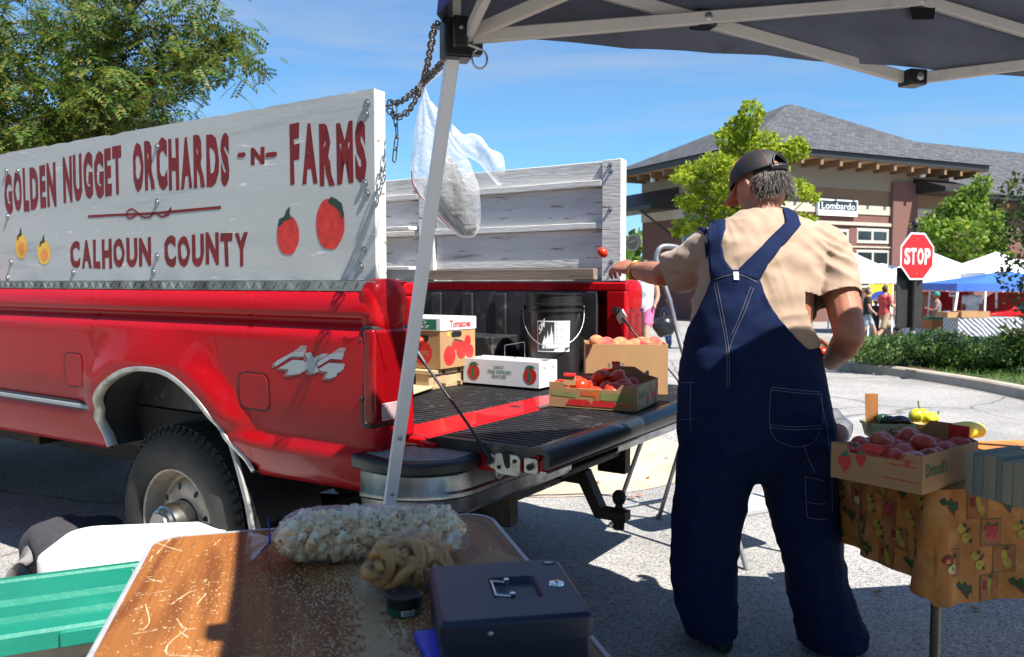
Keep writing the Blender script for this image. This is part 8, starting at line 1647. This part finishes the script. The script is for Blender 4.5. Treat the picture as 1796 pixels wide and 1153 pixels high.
    for n_ in (anL, anR): m = MB(); m.ball((0,0,0), 1, 12, 8, lambda q: n_+V3((q.x*.05*Z, .05*Z+q.y*.125*Z, max(-.082*Z, -.045*Z+q.z*.045*Z)))); addobj('shoe', m.mesh('shoe', cloth('shoe %.2f' % shoe[0], shoe), 180), o)
    return o
G_ = 'shoppers across the road'
human('woman in a white sleeveless top and pink shorts walking beyond the truck bed', 1131, 540, 13.6, 1.66, 2.6, cloth('white blouse', (.70,.71,.76)), cloth('pink shorts', (.52,.13,.26)), m_skin2, m_hairs[2], .2, .32, .20, ((.1,.1),(.0,-.1)), group=G_, tank=True)
p = at(1165, 572, 13.5); t = thing('black_bag', 'black shiny shopping bag hanging from the hand of the woman in pink shorts', 'bag', V3((p.x, p.y, p.z-.16)), 0); mb = MB(); mb.ball((0,0,.15), (.20,.12,.17), 18, 12, lambda q: q+V3((1,1,1))*.03*noise.noise(q*9)); mb.build('bag_body', mat('black film', (.012,.012,.014), .25, bump=.6, bscale=12), t, 180); mb = MB(); mb.tube(smoothpath([(-.08,0,.28),(-.05,0,.42),(.02,0,.46),(.08,0,.30)], 4), .012, 6); mb.build('bag_handle', m_black, t)
human('small child in blue with a white cap beyond the step stool', 1174, 570, 18, 1.12, 2.2, cloth('navy shirt', (.03,.05,.14)), cloth('blue jeans', (.06,.10,.22)), m_skin2, m_hairs[1], .45, .9, .1, cap_=m_white, group=G_)
human('woman in a black shirt and grey shorts walking left of the coral shirt', 1521, 560, 24.2, 1.72, -1.9, cloth('black tee', (.015,.015,.018)), cloth('grey denim shorts', (.30,.33,.37)), m_skin2, m_hairs[2], .45, .32, .30, ((.1,.1),(.1,.4)), group=G_, pony=True)
human('child in black with a white cap between the woman in black and the coral shirt', 1535, 566, 25.0, 1.42, -1.4, cloth('black tee', (.015,.015,.018)), cloth('black shorts', (.02,.02,.022)), m_skin2, m_hairs[0], .45, .38, .18, ((.5,.3),(.5,.3)), cap_=m_white, group=G_)
human('man in a coral red shirt and khaki shorts striding by the yellow banner', 1551, 556, 24.6, 1.80, -1.25, cloth('coral shirt', (.66,.085,.085)), cloth('khaki shorts', (.36,.27,.17)), m_skin2, m_hairs[0], .55, .46, .42, ((.55,.5),(.55,.5)), group=G_)
human('girl with a ponytail, grey top and black shorts left of the stop sign post', 1576, 572, 23.6, 1.34, .5, cloth('grey violet top', (.30,.30,.40)), cloth('black shorts', (.02,.02,.022)), m_skin2, m_hairs[1], .2, .34, -.40, ((.5,.4),(.4,.3)), group=G_, pony=True, tank=True)
human('woman in a grey tank top and teal headband behind the stall table', 1643, 548, 26.4, 1.66, 1.2, cloth('grey tank', (.16,.17,.18)), cloth('dark trousers', (.03,.03,.035)), m_skin, m_hairs[2], .2, .9, .1, ((.6,.7),(.3,.4)), cap_=cloth('teal band', (.02,.24,.20)), group=G_, tank=True)
human('dark haired man in a white tee shirt leaning over the stall under the blue tent', 1705, 575, 22.2, 1.66, 2.5, cloth('white tee', (.70,.71,.76)), cloth('dark trousers', (.03,.03,.035)), m_skin, m_hairs[0], .5, .9, .05, ((.25,.7),(.25,.6)), lean=.45, group=G_)
